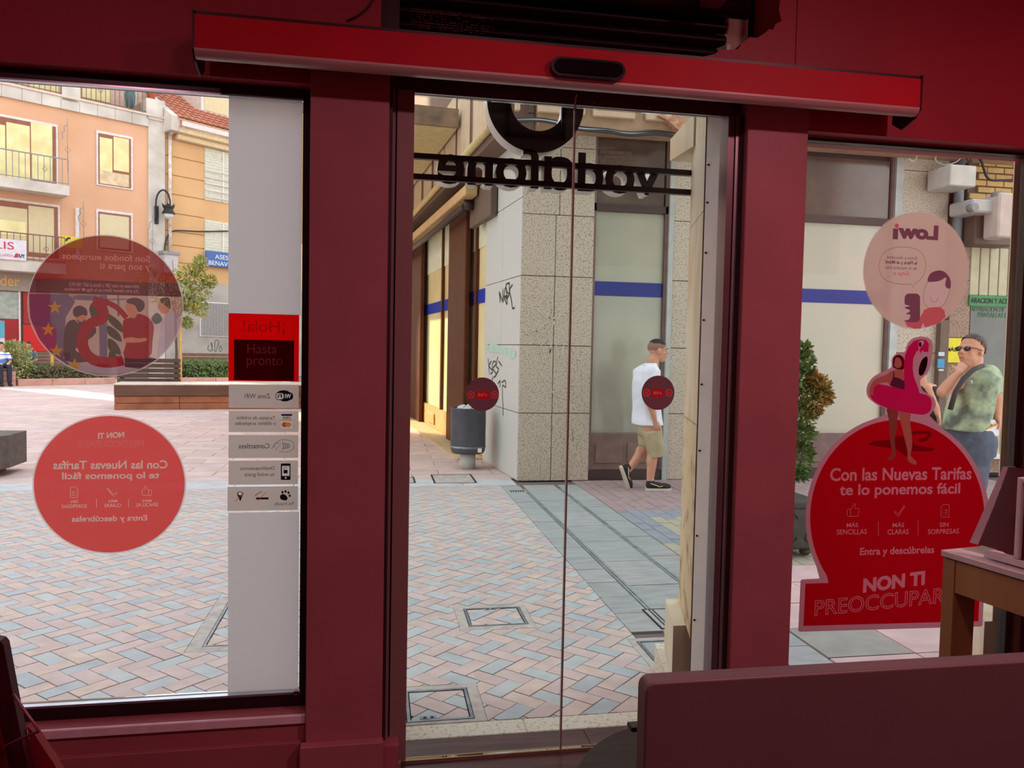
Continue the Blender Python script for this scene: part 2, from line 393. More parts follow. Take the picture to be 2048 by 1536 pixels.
# shell
s_ = MB(); s_.box(RX0-.1, RX1+.1, RY0-.1, RY0, 0, RZ+.1); obj('wall_back', s_, mat('deep red back wall', (190, 52, 62), .7), kind='structure')
s_ = MB(); s_.box(RX0-.1, RX0, RY0, 2.98, 0, RZ+.1); obj('wall_left', s_, M_wallr, kind='structure')
s_ = MB(); s_.box(RX1, RX1+.1, RY0, 2.98, 0, RZ+.1); obj('wall_right', s_, M_wallr, kind='structure')
s_ = MB(); s_.box(RX0-.1, RX1+.1, RY0, 2.98, RZ, RZ+.1); obj('ceiling', s_, mat('ceiling paint', (190, 170, 170), .8), kind='structure')
fl = MB(); fl.box(RX0-.1, RX1+.1, RY0-.1, 2.98, -.12, -.004); FLO = obj('floor', fl, mat('floor grout', (40, 26, 28), .8), kind='structure')
for i in range(-1, 5):
    for j in range(-2, 3):
        y1 = 2.978-.31*i; x0 = -.35+j*1.2+(.4 if i % 2 else 0)
        if i == -1: continue
        p = MB(); p.box(max(x0+.0015, RX0), min(x0+1.1985, RX1), y1-.307, y1, -.004, 0); obj('floor_plank', p, M_floor, FLO)

# ------------------------------------------------------------------ unseen ceiling lamps, added in place of the room's red bounce light
for i, (lx, ly) in enumerate([(-1.5, .35), (.6, .35), (2.2, .45)]):
    t = T('ceiling_lamp', ['round ceiling lamp with a red diffuser over the left side of the shop', 'round ceiling lamp with a red diffuser in the middle of the shop', 'round ceiling lamp with a red diffuser over the right side of the shop'][i], 'lamp', base=(lx, ly, RZ-.001), group='ceiling lamps')
    m_ = MB(); m_.lathe([(.02, 0), (.2, 0), (.2, -.05), (.19, -.05), (.19, -.012), (.02, -.012)], (lx, ly, RZ-.001), 24); obj('housing', m_, mat('white lamp housing', (220, 215, 215), .5), t)
    li = bpy.data.lights.new('lamp_light', 'AREA'); li.shape = 'DISK'; li.size = .34; li.energy = LAMP_POWER*[.62, .9, 2.5][i]; li.color = (1, .42, .48)
    lo = bpy.data.objects.new('lamp_light', li); COL.objects.link(lo); lo.parent = t.o; lo.location = (0, 0, -.06)

# ------------------------------------------------------------------ left window
M_film = None
w1 = T('window_1', frame=W, base=(0, YG, 0), kind='structure')
xr = fx(604, 800, YG); zt1 = fz(300, 182, YG); zb1 = fz(300, 1392, YG); xo = PLx0+.0
a = MB(); a.box(RX0+.01, xo+.02, YG-.03, YG+.02, zt1, L_top+.03); obj('window_frame', a, M_dark, w1)
a = MB(); a.box(RX0+.01, xo+.02, YG-.03, YG+.02, zs+.003, zb1-.008); obj('window_frame', a, M_dark, w1)
a = MB(); a.box(xr, xo+.02, YG-.03, YG+.02, zb1-.008, zt1); obj('window_frame', a, M_dark, w1)
a = MB(); a.box(RX0+.01, xr, YG-.034, YG-.012, zb1-.008, zb1); obj('glazing_bead', a, mat('bare aluminium bead', (205, 215, 230), .25, .8), w1)
a = MB(); a.box(RX0+.01, xr, YG-.034, YG-.012, zt1-.006, zt1); obj('glazing_bead', a, MATS['bare aluminium bead'], w1)
a = MB(); a.box(RX0+.01, xr, YG, YG+.008, zb1, zt1); obj('pane', a, GL, w1)
a = MB(); a.prism(smooth(P(W, [(586, 1384), (592, 1380), (600, 1381), (598, 1386), (590, 1389)], YG-.031), 3), YG-.034, YG-.031); obj('paint_chip', a, M_sill, w1)
# ------------------------------------------------------------------ right window
w2 = T('window_2', frame=W, base=(2, YG, 0), kind='structure')
zt2 = fz(1830, 300, YG); xR = fx(2034, 640, YG); xl2 = fx(1612, 400, YG)
a = MB(); a.box(PRx1-.02, RX1-.01, YG-.03, YG+.02, zt2, R_top+.02); obj('window_frame', a, M_dark, w2)
a = MB(); a.box(PRx1-.02, RX1-.01, YG-.034, YG-.030, zt2+.012, zt2+.016); obj('frame_line', a, M_alu, w2)
for k, (q0, q1, mm, dd) in enumerate([(0, .03, M_dark, .02), (.03, .06, mat('bronze frame strip', (92, 74, 62), .4, .3), .035), (.06, .14, M_dark, .03), (.14, .19, M_alu, .045), (.19, RX1-.01-xR, M_wall, .05)]):
    a = MB(); a.box(xR+q0, xR+q1, YG-dd, YG+.02, .12, zt2); obj('window_frame', a, mm, w2)
a = MB(); a.box(PRx1-.02, xR, YG, YG+.008, .12, zt2); obj('pane', a, GL, w2)

# ------------------------------------------------------------------ sliding door
dr = T('door_1', frame=W, base=(.7, YD, 0), kind='structure')
xa, xb = fx(824, 700, YD), fx(1444, 700, YD); ztd = fz(1140, 213, 2.83); xm = fx(1136, 850, YD)
M_head = mat('dark red header profile', (96, 66, 70), .4, .2)
a = MB(); a.bbox(PLx1+.001, PRx0-.001, 2.80, 2.832, ztd, ztd+.16, .002, 1); obj('header', a, M_head, dr)
a = MB(); a.box(PLx1+.001, PRx0-.001, 2.799, 2.806, ztd-.003, ztd-.0005); obj('header_seal', a, MATS['bare aluminium bead'], dr)
for x in (1190, 1300, 1405):
    u, z = W.uv(x, 205+(x-1190)*.085, 2.764); a = MB(); a.cyl((u, 2.765, z), (u, 2.758, z), .004, n=8); obj('screw', a, M_dark, dr)
u0 = PLx1
for q0, q1, dd, mm in [(0.001, .012, 2.765, mat('dark seal', (58, 38, 42), .5)), (.012, .022, 2.79, M_alu), (.022, .028, 2.80, MATS['dark seal']), (.028, fx(822, 700, 2.80)-u0, 2.785, M_alu)]:
    a = MB(); a.box(u0+q0, u0+q1, dd, 2.86, .03, ztd-.001); obj('jamb_profile', a, mm, dr)
a = MB(); a.box(u0+.001, u0+.06, 2.72, 2.80, .004, fz(800, 1480, 2.76)); obj('jamb_foot', a, M_wall, dr)
u0 = PRx0
for q0, q1, dd, mm in [(-.001, -.010, 2.77, MATS['dark seal']), (-.010, -.026, 2.785, mat('grey glazing profile', (150, 144, 142), .35, .5)), (-.026, -.03, 2.80, MATS['dark seal']), (-.03, -.055, 2.79, mat('mauve glazing profile', (120, 96, 102), .35, .4))]:
    a = MB(); a.box(u0+q0, u0+q1, dd, 2.86, .0, ztd-.001); obj('jamb_profile', a, mm, dr)
GD = glass('door glass', tint=(.97, .99, .98), refl=.012)
a = MB(); a.box(xa-.02, xm-.002, YD, YD+.01, .012, ztd-.005); L1f = obj('door_leaf', a, GD, dr)
a = MB(); a.box(xm+.002, xb+.03, YD+.001, YD+.011, .012, ztd-.005); obj('door_leaf', a, GD, dr)
a = MB(); a.box(xm-.0035, xm+.0, YD-.002, YD+.012, .012, ztd-.004); a.box(xm+.001, xm+.0035, YD-.002, YD+.012, .012, ztd-.004); obj('edge_seal', a, mat('clear rubber seal', (150, 142, 128), .3), dr, label='pale edge seal where the leaves meet')
a = MB(); a.box(xa-.02, xb+.03, YD-.006, YD-.001, .003, .012); a.box(xa-.02, xb+.03, YD+.013, YD+.018, .003, .012); obj('floor_track', a, mat('worn brass track', (190, 160, 120), .3, .7), dr)
# twisted thread hanging from the operator in front of the joint
a = MB(); u1, zA = W.uv(1153, 188, 2.755); u2, zB = W.uv(1148, 222, 2.755)
a.tube([(u1+(u2-u1)*t/10+.0016*sin(t*1.9), 2.755+.0016*cos(t*1.9), zA+(zB-zA)*t/10) for t in range(11)], .0022, 6)
obj('thread', a, mat('white thread', (225, 225, 235), .6), None, 'short white twisted thread hanging under the door operator', 'thread')
a = MB(); q = [W.uv(x, y, YD-.004) for x, y in [(1143, 856), (1146, 862), (1144, 870), (1147, 878), (1146, 884)]]
a.tube([(p[0], YD-.004, p[1]) for p in q], .0014, 5); obj('glue_remnant', a, MATS['white thread'], dr)

# ------------------------------------------------------------------ door operator
op = T('door_operator', 'long door operator cover with red face and silver rounded underside over the door', 'door operator', base=(.7, 2.6, 2.4))
ox0, ox1 = fx(388, 75, 2.58), fx(1841, 190, 2.58); oz1 = fz(1110, 92, 2.58); oz0 = fz(1090, 153, 2.58)
M_red = mat('glossy red cover', (206, 20, 42), .5, .0, scale=2, spec=.25)  # face is silver; the red room's reflection is put into its colour
M_sil = mat('silver anodised underside', (214, 190, 184), .42, .35, scale=2)
prof_f = [(2.58, oz0), (2.58, oz1), (2.586, oz1)]+[(2.586, oz0)]
a = MB(); a.prism_x([(2.58, oz0), (2.58, oz1), (2.586, oz1), (2.586, oz0)], ox0, ox1); obj('cover', a, M_red, op)
arc = [(2.58+.026*(1-cos(t*pi/12)), oz0-.026*sin(t*pi/12)) for t in range(7)]
a = MB(); outer = arc+[(2.625, oz0-.022), (2.63, oz0-.004)]; inner = [(y+.004, z+.004) for y, z in outer[::-1]]
a.prism_x(outer+inner, ox0, ox1); obj('underside', a, M_sil, op)
a = MB(); a.box(ox0+.003, ox1-.003, 2.60, 2.738, oz1-.012, oz1+.004); obj('top_plate', a, M_dark, op)
a = MB(); a.box(ox0+.02, ox1-.02, 2.665, 2.738, oz0+.05, oz1-.013); obj('back_rail', a, M_dark, op)
for x, s in ((ox0, -1), (ox1, 1)):
    a = MB(); a.prism_x([(2.575, oz1+.012), (2.735, oz1+.012), (2.735, oz0-.02), (2.68, oz0-.055), (2.61, oz0-.034), (2.578, oz0-.004)], x, x+s*.006); obj('end_cap', a, mat('dark end cap', (54, 18, 24), .4), op)
a = MB(); a.box(ox0, ox1, 2.586, 2.60, oz1, oz1+.012); obj('shadow_gap', a, MATS['dark end cap'], op)
cu0, cu1, cz0, cz1 = W.rect(1101, 118, 1250, 158, 2.565)
cz0, cz1 = (cz0+cz1)/2-.031, (cz0+cz1)/2+.031; rr = (cz1-cz0)/2; cm = (cz0+cz1)/2
pill = [(cu0+rr-rr*sin(t*pi/10), cm+rr*cos(t*pi/10)) for t in range(11)]+[(cu1-rr+rr*sin(t*pi/10), cm-rr*cos(t*pi/10)) for t in range(11)]
a = MB(); a.prism(pill, 2.556, 2.58); se = obj('sensor', a, mat('black plastic', (14, 8, 9), .25), op, label='black pill-shaped motion sensor')
pi2 = [(cu0+.01+(x-cu0)*(cu1-cu0-.02)/(cu1-cu0), cm+(z-cm)*.72) for x, z in pill]
a = MB(); a.prism(pi2, 2.551, 2.556); obj('sensor_lens', a, mat('smoked lens', (8, 4, 5), .12), se)

# ------------------------------------------------------------------ roller shutter behind the broken opening
rs = T('roller_shutter', 'dark perforated roller shutter in the broken wall opening above the door', 'roller shutter', base=(.8, 2.9, 2.6))
hu0, hu1 = fx(750, 30, YW), fx(1566, 30, YW)
M_blk = mat('blackened shutter metal', (34, 14, 14), .45, .3)
a = MB(); a.box(hu0-.02, hu1+.02, 2.975, 2.98, 2.5, RZ-.001); obj('back_plate', a, mat('black recess', (14, 6, 6), .9), rs)
z = fz(1100, 100, 2.9)
for i in range(9):
    zz = z+.03+i*.052
    a = MB(); a.prism_x([(2.93+.02*sin(t*pi/8)*-1, zz+.047*t/8) for t in range(9)]+[(2.94+.02*sin(t*pi/8)*-1, zz+.047*t/8) for t in range(8, -1, -1)], hu0+.09, hu1-.16); obj('shutter_slat', a, M_blk, rs)
a = MB()
for r_ in range(8):
    for k in range(70):
        x, y = 822+k*2.4+(r_ % 2)*1.2, 17+r_*5.2+k*.10*2.4
        if rnd.random() < (.9 if r_ in (0, 1, 4, 5) else .35)*(1-k/95):
            u, zc = W.uv(x, y, 2.905); a.box(u-.0011, u+.0011, 2.9045, 2.9055, zc-.0009, zc+.0009)
obj('perforations', a, mat('punched metal glints', (190, 120, 84), .3, .6), rs, kind='stuff')  # pale dots coloured as glints where the slats have holes
a = MB(); a.box(hu0+.005, hu0+.085, 2.80, 2.96, z-.02, RZ-.01); obj('side_guide', a, MATS['dark end cap'], rs)
a = MB(); a.cyl((hu0+.1, 2.86, fz(1100, -20, 2.86)), (hu1-.1, 2.86, fz(1100, -20, 2.86)), .035, n=16); obj('drum', a, M_blk, rs)
a = MB(); u0_, u1_, z0_, z1_ = W.rect(1408, -12, 1447, 8, 2.76); a.bbox(u0_, u1_, 2.72, 2.80, z0_, z1_, .006, 2); obj('junction_box', a, mat('dusty pink plastic', (170, 90, 98), .5), None, 'small pinkish box peeking out of the dark opening at the top edge', 'junction box')
# loose cable on the wall left of the opening
a = MB(); q = smooth([(752, -14), (738, 12), (718, 30), (694, 42)], 6, False)
a.tube([(W.uv(x, y, YW-.006)[0], YW-.006, W.uv(x, y, YW-.006)[1]) for x, y in q], .0035, 6); obj('cable', a, M_dark, None, 'thin dark cable curving down the red wall above the operator', 'cable')
# ================================================================== films and stickers on the glass
F0 = YG-.0015
def k5(x0, y0, s, *pts): return [(x0+x/s, y0+y/s) for x, y in pts]
def decal(name, label, cat, cx_px, cy_px, group=None, y=None):
    y = F0 if y is None else y
    u, z = W.uv(cx_px, cy_px, y); t = T(name, label, cat, W, (u, y, z), group); t.sheet = []; OPEN.append(t); return t
FW_white = film('frosted white vinyl', (222, 224, 228), .0, .85, (190, 170, 172))
F_txt = film('pale print', (246, 214, 204), 0, .75)
F_red = film('coral red vinyl', (250, 84, 80), .04, .85, (190, 40, 50))
F_pale = film('pale vinyl margin', (226, 214, 208), .35, .85)

# --- upper round poster about european funds
st = decal('round_window_sticker', 'round red sticker with three people and yellow stars, upper one in left window', 'sticker', 211, 750)
d = F0; c, ra, rb = circ_px(W, 211, 611, 154, 139.5, d)
F_r1 = film('dull red vinyl', (168, 42, 44), .10, .8, (120, 30, 36)); F_r2 = film('maroon vinyl', (110, 38, 52), .12, .8)
F_pk = film('peach photo print', (202, 150, 138), .30, .8); F_fl = film('violet flag print', (112, 66, 106), .22, .8)
F_gold = film('ochre star print', (206, 138, 60), .1, .8); F_jk = film('plum print', (96, 50, 62), .15, .8); F_bl = film('mauve print', (124, 92, 118), .15, .8)
F_skin = film('skin print', (214, 134, 110), .1, .8); F_lf = film('dark leaf print', (84, 60, 48), .15, .8); F_rs = film('red shirt print', (170, 36, 50), .1, .8); F_wh = film('grey shirt print', (190, 158, 172), .2, .8)
zA = W.uv(211, 562, d)[1]; zB = W.uv(211, 589.5, d)[1]
def capseg(z_hi, z_lo, n=24):
    """slice of the disc between two heights"""
    f = lambda z: ra*sqrt(max(0, 1-((z-c[1])/rb)**2))
    L = []; R = []
    for i in range(n+1):
        z = z_hi+(z_lo-z_hi)*i/n; L.append((c[0]-f(z), z)); R.append((c[0]+f(z), z))
    if f(z_hi) < 1e-4: L = L[1:]; 
    if f(z_lo) < 1e-4: L = L[:-1]
    return R+L[::-1]
a = MB(); a.flat(ellipse(c, ra, rb, 80), d); obj('heading_field', a, F_r1, st); d -= .0003
a = MB(); a.flat(capseg(zA, zB, 8), d); obj('text_band', a, F_r2, st)
a = MB(); a.flat(capseg(zB, c[1]-rb, 40), d); ph = obj('photo_print', a, F_pk, st)
ring = ellipse(c, ra, rb, 72); ring2 = ellipse(c, ra+.004, rb+.004, 72)
a = MB(); vs = [(x, d, z) for x, z in ring]+[(x, d, z) for x, z in ring2]; a.add(vs, [(i, (i+1) % 72, 72+(i+1) % 72, 72+i) for i in range(72)]); obj('clear_margin', a, F_pale, st)
B = lambda *p: k5(0, 440, 4.267, *p)
def pf(name, pts_, m, par, dd, sm=0, label=None):
    q = P(W, pts_, dd); q = smooth(q, sm) if sm else q
    # keep inside the round sticker
    q = [((c[0]+(x-c[0])*min(1, 1/(k+1e-9)), c[1]+(z-c[1])*min(1, 1/(k+1e-9)))) for x, z in q for k in [sqrt(((x-c[0])/ra)**2+((z-c[1])/rb)**2)]]
    a = MB(); a.flat(q, dd); return obj(name, a, m, par, label)
e1, e2, e3, e4 = d-.0006, d-.0012, d-.0018, d-.0024
pf('flag_print', B((236, 628), (600, 632), (640, 700), (560, 830), (540, 1180), (740, 1190), (560, 1262), (400, 1180), (300, 1040), (240, 840)), F_fl, st, e1)
pf('pillar_print', B((840, 640), (915, 640), (915, 1195), (850, 1195)), F_bl, st, e1)
pf('window_print', B((620, 640), (830, 640), (830, 690), (620, 680)), F_bl, st, e1)
pf('window_print', B((1000, 642), (1015, 642), (1020, 820), (1000, 820)), F_bl, st, e1); pf('window_print', B((915, 672), (1180, 672), (1180, 682), (915, 682)), F_bl, st, e1)
pf('table_print', B((560, 1200), (1180, 1262), (1130, 1300), (900, 1320), (700, 1290)), F_wh, st, e1)
for q in [((925, 800), (1030, 880), (1040, 960), (930, 870)), ((920, 900), (1010, 960), (1035, 1040), (925, 980)), ((925, 1010), (1000, 1060), (1030, 1150), (930, 1110)), ((935, 1120), (990, 1150), (1000, 1200), (930, 1195)), ((760, 760), (800, 700), (850, 790), (800, 860)), ((1290, 840), (1340, 790), (1385, 850), (1330, 890))]:
    pf('plant_print', B(*q), F_lf, st, e2, 4)
pf('man_print', B((560, 900), (620, 850), (700, 880), (780, 880), (820, 960), (700, 1060), (640, 1110), (730, 1160), (740, 1210), (560, 1200), (540, 1050)), F_jk, st, e2, 3)
pf('face_print', B((640, 800), (700, 770), (735, 820), (725, 870), (690, 885), (650, 870)), F_skin, st, e3, 4); pf('hair_print', B((620, 800), (630, 750), (680, 730), (735, 760), (740, 815), (700, 810), (650, 830)), F_jk, st, e4, 4)
pf('beard_print', B((650, 850), (690, 870), (725, 850), (720, 888), (680, 892)), F_jk, st, e4, 3)
pf('woman_print', B((1050, 860), (1120, 830), (1180, 800), (1260, 830), (1310, 900), (1300, 1030), (1270, 1170), (1060, 1170), (1075, 1050), (1050, 1000)), F_rs, st, e3, 3)
pf('skirt_print', B((1060, 1168), (1280, 1170), (1350, 1200), (1200, 1275), (1065, 1255)), F_jk, st, e2)
pf('face_print', B((1072, 720), (1110, 700), (1160, 740), (1170, 800), (1140, 840), (1100, 815), (1078, 780)), F_skin, st, e3, 4); pf('hair_print', B((1075, 700), (1100, 670), (1170, 665), (1228, 700), (1225, 760), (1180, 785), (1150, 730), (1100, 712)), F_jk, st, e4, 4)
pf('hands_print', B((1050, 1020), (1110, 1000), (1180, 1010), (1240, 1005), (1250, 1030), (1180, 1045), (1080, 1045)), F_skin, st, e4, 3)
pf('visitor_print', B((1380, 860), (1450, 780), (1530, 830), (1540, 940), (1440, 1090), (1380, 1190), (1335, 1150), (1360, 1000)), F_wh, st, e3, 3)
pf('face_print', B((1345, 720), (1400, 690), (1450, 760), (1420, 800), (1370, 790)), F_skin, st, e3, 4); pf('hair_print', B((1370, 670), (1430, 660), (1450, 700), (1452, 760), (1400, 720), (1370, 700)), F_jk, st, e4, 4)
def star(cx, cy, r, n=5): return [(cx+r*(1 if i % 2 == 0 else .4)*sin(pi*i/n), cy-r*(1 if i % 2 == 0 else .4)*cos(pi*i/n)) for i in range(2*n)]
for sx, sy in ((465, 745), (410, 935), (480, 1120), (635, 1240)): pf('star_print', B(*star(sx, sy, 64)), F_gold, st, e3)
pf('star_print', B((580, 632), (665, 632), (640, 650), (620, 645), (600, 655)), F_gold, st, e3)
arc_ = B(*smooth([(790, 690), (845, 715), (880, 800), (860, 845), (780, 880), (720, 950), (700, 1050), (740, 1150), (830, 1205), (950, 1215), (1050, 1195)], 5, False))
a = line2(W, arc_, e4, .036); obj('ring_print', a, F_rs, st)
a = line2(W, B(*smooth([(840, 680), (930, 710), (1010, 760), (1078, 835)], 5, False)), e4, .018); obj('ring_print', a, F_rs, st)
F_t1 = film('faded print', (214, 130, 124), .05, .8); tb = e1
letters('lettering', 'Son fondos europeos', W, (124, 508, 300, 525), tb, F_t1, st, True, .02)
letters('lettering', 'y son para ti', W, (200, 526.5, 300, 543), tb, F_t1, st, True, .02)
letters('lettering', 'Te ayudamos a digitalizar tu pequeño negocio', W, (153.5, 546, 300, 555), tb, film('dim print', (176, 78, 74), .05, .8), st, True, 0)
letters('lettering', 'Infórmate en este QR o llama al 607 100 913.', W, (137, 567, 277.7, 575.5), tb, F_t1, st, True, .01)
letters('lettering', '¿Ya eres cliente? Entra en la App Mi Vodafone', W, (129, 576.5, 277.7, 585.5), tb, F_t1, st, True, .01)

# --- shared tariff text block (mirrored at left, plain at right)
def icon_thumb(box, mir, dd, m, par, w_=.0016):
    x0, y0, x1, y1 = box; g = [(0, .45), (.28, .45), (.30, .42), (.52, .22), (.56, 0), (.68, .04), (.70, .2), (.64, .38), (.95, .38), (1, .5), (.95, .9), (.88, 1), (.05, 1), (0, .93)]
    q = [((x1-gx*(x1-x0)) if mir else (x0+gx*(x1-x0)), y0+gy*(y1-y0)) for gx, gy in g]
    a = line2(W, q, dd, w_, True); b = line2(W, [((x1-.30*(x1-x0)) if mir else (x0+.30*(x1-x0)), y0+gy*(y1-y0)) for gy in (.45, 1)], dd, w_); obj('thumb_icon', merge(a, b), m, par)
def icon_check(box, mir, dd, m, par, w_=.0016):
    x0, y0, x1, y1 = box; g = [(0, .58), (.1, .5), (.36, .78), (.92, 0), (1, .06), (.38, 1)]
    q = [((x1-gx*(x1-x0)) if mir else (x0+gx*(x1-x0)), y0+gy*(y1-y0)) for gx, gy in g]
    obj('check_icon', line2(W, q, dd, w_, True), m, par)
def icon_doc(box, mir, dd, m, par, w_=.0016):
    x0, y0, x1, y1 = box; f = lambda gx, gy: ((x1-gx*(x1-x0)) if mir else (x0+gx*(x1-x0)), y0+gy*(y1-y0))
    mb = [line2(W, [f(*g) for g in [(.3, 0), (.95, 0), (1, .05), (1, .95), (.95, 1), (.05, 1), (0, .95), (0, .25)]], dd, w_, True)]
    for gy in (.45, .62, .79): mb += [line2(W, [f(.45, gy), f(.82, gy)], dd, w_), line2(W, [f(.2, gy), f(.32, gy)], dd, w_)]
    obj('document_icon', merge(*mb), m, par)
def tariff(par, boxes, mir, dd, m):
    for k, t in (('con', 'Con las Nuevas Tarifas'), ('te', 'te lo ponemos fácil'), ('m1', 'MÁS'), ('s1', 'SENCILLAS'), ('m2', 'MÁS'), ('s2', 'CLARAS'), ('m3', 'SIN'), ('s3', 'SORPRESAS'), ('entra', 'Entra y descúbrelas')):
        letters('lettering', t, W, boxes[k], dd, m, par, mir, .022 if k in ('con', 'te', 'entra') else .008)
    icon_thumb(boxes['th'], mir, dd, m, par); icon_check(boxes['ck'], mir, dd, m, par); icon_doc(boxes['dc'], mir, dd, m, par)
    for x, ya, yb in boxes['div']: obj('divider', line2(W, [(x, ya), (x, yb)], dd, .0016), m, par)

st = decal('round_window_sticker', 'plain coral red round sticker with mirrored tariff text, lower one in left window', 'sticker', 218.5, 1106)
c, ra, rb = circ_px(W, 218.5, 968.5, 151, 136.5, F0)
a = MB(); a.flat(ellipse(c, ra, rb, 80), F0); obj('vinyl_disc', a, F_red, st)
ring = ellipse(c, ra, rb, 80); ring2 = ellipse(c, ra+.005, rb+.005, 80)
a = MB(); a.add([(x, F0, z) for x, z in ring]+[(x, F0, z) for x, z in ring2], [(i, (i+1) % 80, 80+(i+1) % 80, 80+i) for i in range(80)]); obj('clear_margin', a, F_pale, st)
tariff(st, dict(con=(106, 921, 335, 938), te=(123.7, 944, 318.7, 962), m1=(284.7, 998, 302.8, 1004), s1=(271.8, 1006, 316.8, 1013), m2=(216.8, 998, 234.4, 1005), s2=(208.6, 1007.3, 242.5, 1014.4), m3=(141.8, 1000.3, 155.4, 1006.3), s3=(123, 1009, 173.9, 1016), entra=(143.4, 1031, 294, 1046),
                th=(283.6, 972, 302.8, 991), ck=(213.7, 976.4, 234.4, 992.8), dc=(140.6, 974.5, 155.8, 995), div=[(192.6, 998, 1015), (257, 998, 1015)]), True, e1, F_txt)
letters('lettering', 'NON TI', W, (195.7, 866, 248.4, 878), e1, F_txt, st, True, .04, slope=.06)
letters('lettering', 'PREOCCUPARE', W, (155.8, 881, 287, 894), e1, film('outline print', (238, 150, 142), 0, .75), st, True, 0, outline=.012, slope=.0)

# --- info strip, panel by panel
def px_panel(name, label, x0, y0, x1, y1, m, cat='vinyl panel', slope0=0, slope1=0, group='frosted vinyl panels', dd=None):
    dd = F0 if dd is None else dd; q = P(W, [(x0, y0), (x1, y0+slope0), (x1, y1+slope1), (x0, y1)], dd); xs = [p[0] for p in q]
    u0, u1 = (q[0][0]+q[3][0])/2, (q[1][0]+q[2][0])/2; z1, z0 = (q[0][1]+q[1][1])/2, (q[2][1]+q[3][1])/2
    t = T(name, label, cat, W, ((u0+u1)/2, dd, z0), group)
    a = MB(); a.flat([(u0, z0), (u1, z0), (u1, z1), (u0, z1)], dd); t.sheet = []; OPEN.append(t); obj('film', a, m, t); return t
F_ink = film('black print', (40, 34, 36), 0, .3); F_grey = film('grey print', (96, 84, 86), 0, .5)
F_str = film('greige vinyl', (206, 198, 192), .04, .85, (170, 150, 150))
px_panel('vinyl_panel', 'tall plain frosted panel above the red greeting panel in left window', 457, 190, 603, 627, FW_white, slope0=14, slope1=3)
px_panel('vinyl_panel', 'tall plain frosted panel below the pet friendly strip in left window', 456, 1025, 597, 1386, FW_white, slope0=-1, slope1=-10)
F_sat = film('saturated red vinyl', (240, 8, 8), 0, .85, (230, 0, 10)); F_drk = film('dark red card', (120, 0, 18), 0, .5, (110, 6, 22))
t = px_panel('greeting_panel', 'bright red square panel with mirrored greeting and dark farewell card', 457, 627, 598, 762, F_sat, 'vinyl panel', 2, 1, None)
letters('lettering', '¡Hola!', W, (486, 641, 569, 670), e1, film('deep red print', (186, 14, 16), 0, .8), t, True, 0)
u0, u1, z0, z1 = W.rect(468, 680, 588, 761, e2); a = MB(); a.box(u0, u1, e3, F0-.0004, z0, z1); cd = obj('farewell_card', a, F_drk, t, label='dark red card with pale lettering', loose=True)
F_pk2 = mat('dim rose print', (176, 70, 86), .6)
letters('lettering', 'Hasta', W, (494.7, 688, 553.8, 707), e4, F_pk2, cd, False, -.01); letters('lettering', 'pronto', W, (493.8, 715, 565, 737), e4, F_pk2, cd, False, -.01)
t = px_panel('info_strip', 'white info strip with wireless zone text and logo', 457.5, 769, 597.5, 816, F_str, 'vinyl strip', 1, 0, 'info strips under the red panel')
letters('lettering', 'Zona WiFi', W, (489, 787.5, 540.6, 796.6), e1, F_grey, t, True, .005)
def blob(cx, cy, rx, ry, dd, m, par, name='logo', n=28):
    a = MB(); a.flat(P(W, ellipse((cx, cy), rx, ry, n), dd), dd); return obj(name, a, m, par)
def rpoly(x0, y0, x1, y1, r, n=5):
    q = []
    for cx, cy, t0 in ((x1-r, y0+r, -pi/2), (x1-r, y1-r, 0), (x0+r, y1-r, pi/2), (x0+r, y0+r, pi)):
        q += [(cx+r*cos(t0+pi/2*i/n), cy+r*sin(t0+pi/2*i/n)) for i in range(n+1)]
    return q
def ppx(name, pts_, dd, m, par, label=None):
    a = MB(); a.flat(P(W, pts_, dd), dd); return obj(name, a, m, par, label)
blob(567, 788, 14, 7.5, e1, F_ink, t, 'logo'); blob(570, 797, 11, 6, e1, F_ink, t, 'logo')
ppx('logo', rpoly(551, 785, 586, 800, 6), e2, F_ink, t); ppx('logo', rpoly(552.5, 786.5, 567, 798.5, 4), e3, FW_white, t)
letters('logo', 'Fi', W, (555, 788, 564, 796.5), e4, F_ink, t, True, .03); letters('logo', 'Wi', W, (569.5, 788, 582, 796.5), e4, FW_white, t, True, .03)
t = px_panel('info_strip', 'white info strip about credit and debit cards with two card logos', 457.5, 822, 597, 864, F_str, 'vinyl strip', 0, 0, 'info strips under the red panel')
letters('lettering', 'Tarjetas de crédito', W, (473.4, 832, 550.6, 841), e1, F_grey, t, True, .005); letters('lettering', 'y débito aceptadas', W, (470, 843, 551.5, 852), e1, F_grey, t, True, .005)
ppx('card_logo', [(562.5, 828), (584, 828), (584, 841), (562.5, 841)], e1, FW_white, t); ppx('card_logo', [(562.5, 828), (584, 828), (584, 832), (562.5, 832)], e2, film('navy print', (40, 50, 120), 0, .7), t); ppx('card_logo', [(562.5, 838), (584, 838), (584, 841), (562.5, 841)], e2, film('yellow print', (224, 190, 90), 0, .7), t)
letters('card_logo', 'VISA', W, (565, 832.8, 582, 837.4), e2, MATS['navy print'], t, True, .03, shear=.2)
ppx('card_logo', [(562, 843), (584, 843), (584, 856), (562, 856)], e1, FW_white, t); blob(569.5, 849.5, 6, 5, e2, film('vermilion print', (210, 90, 60), 0, .7), t, 'card_logo'); blob(576.5, 849.5, 6, 5, e2, film('orange print', (230, 150, 80), 0, .7), t, 'card_logo')
t = px_panel('info_strip', 'white info strip about tap payment with oval hand icon', 457, 870, 596.5, 916, F_str, 'vinyl strip', 0, 0, 'info strips under the red panel')
letters('lettering', 'Contactless', W, (477.5, 887, 539, 897), e1, F_grey, t, True, .01)
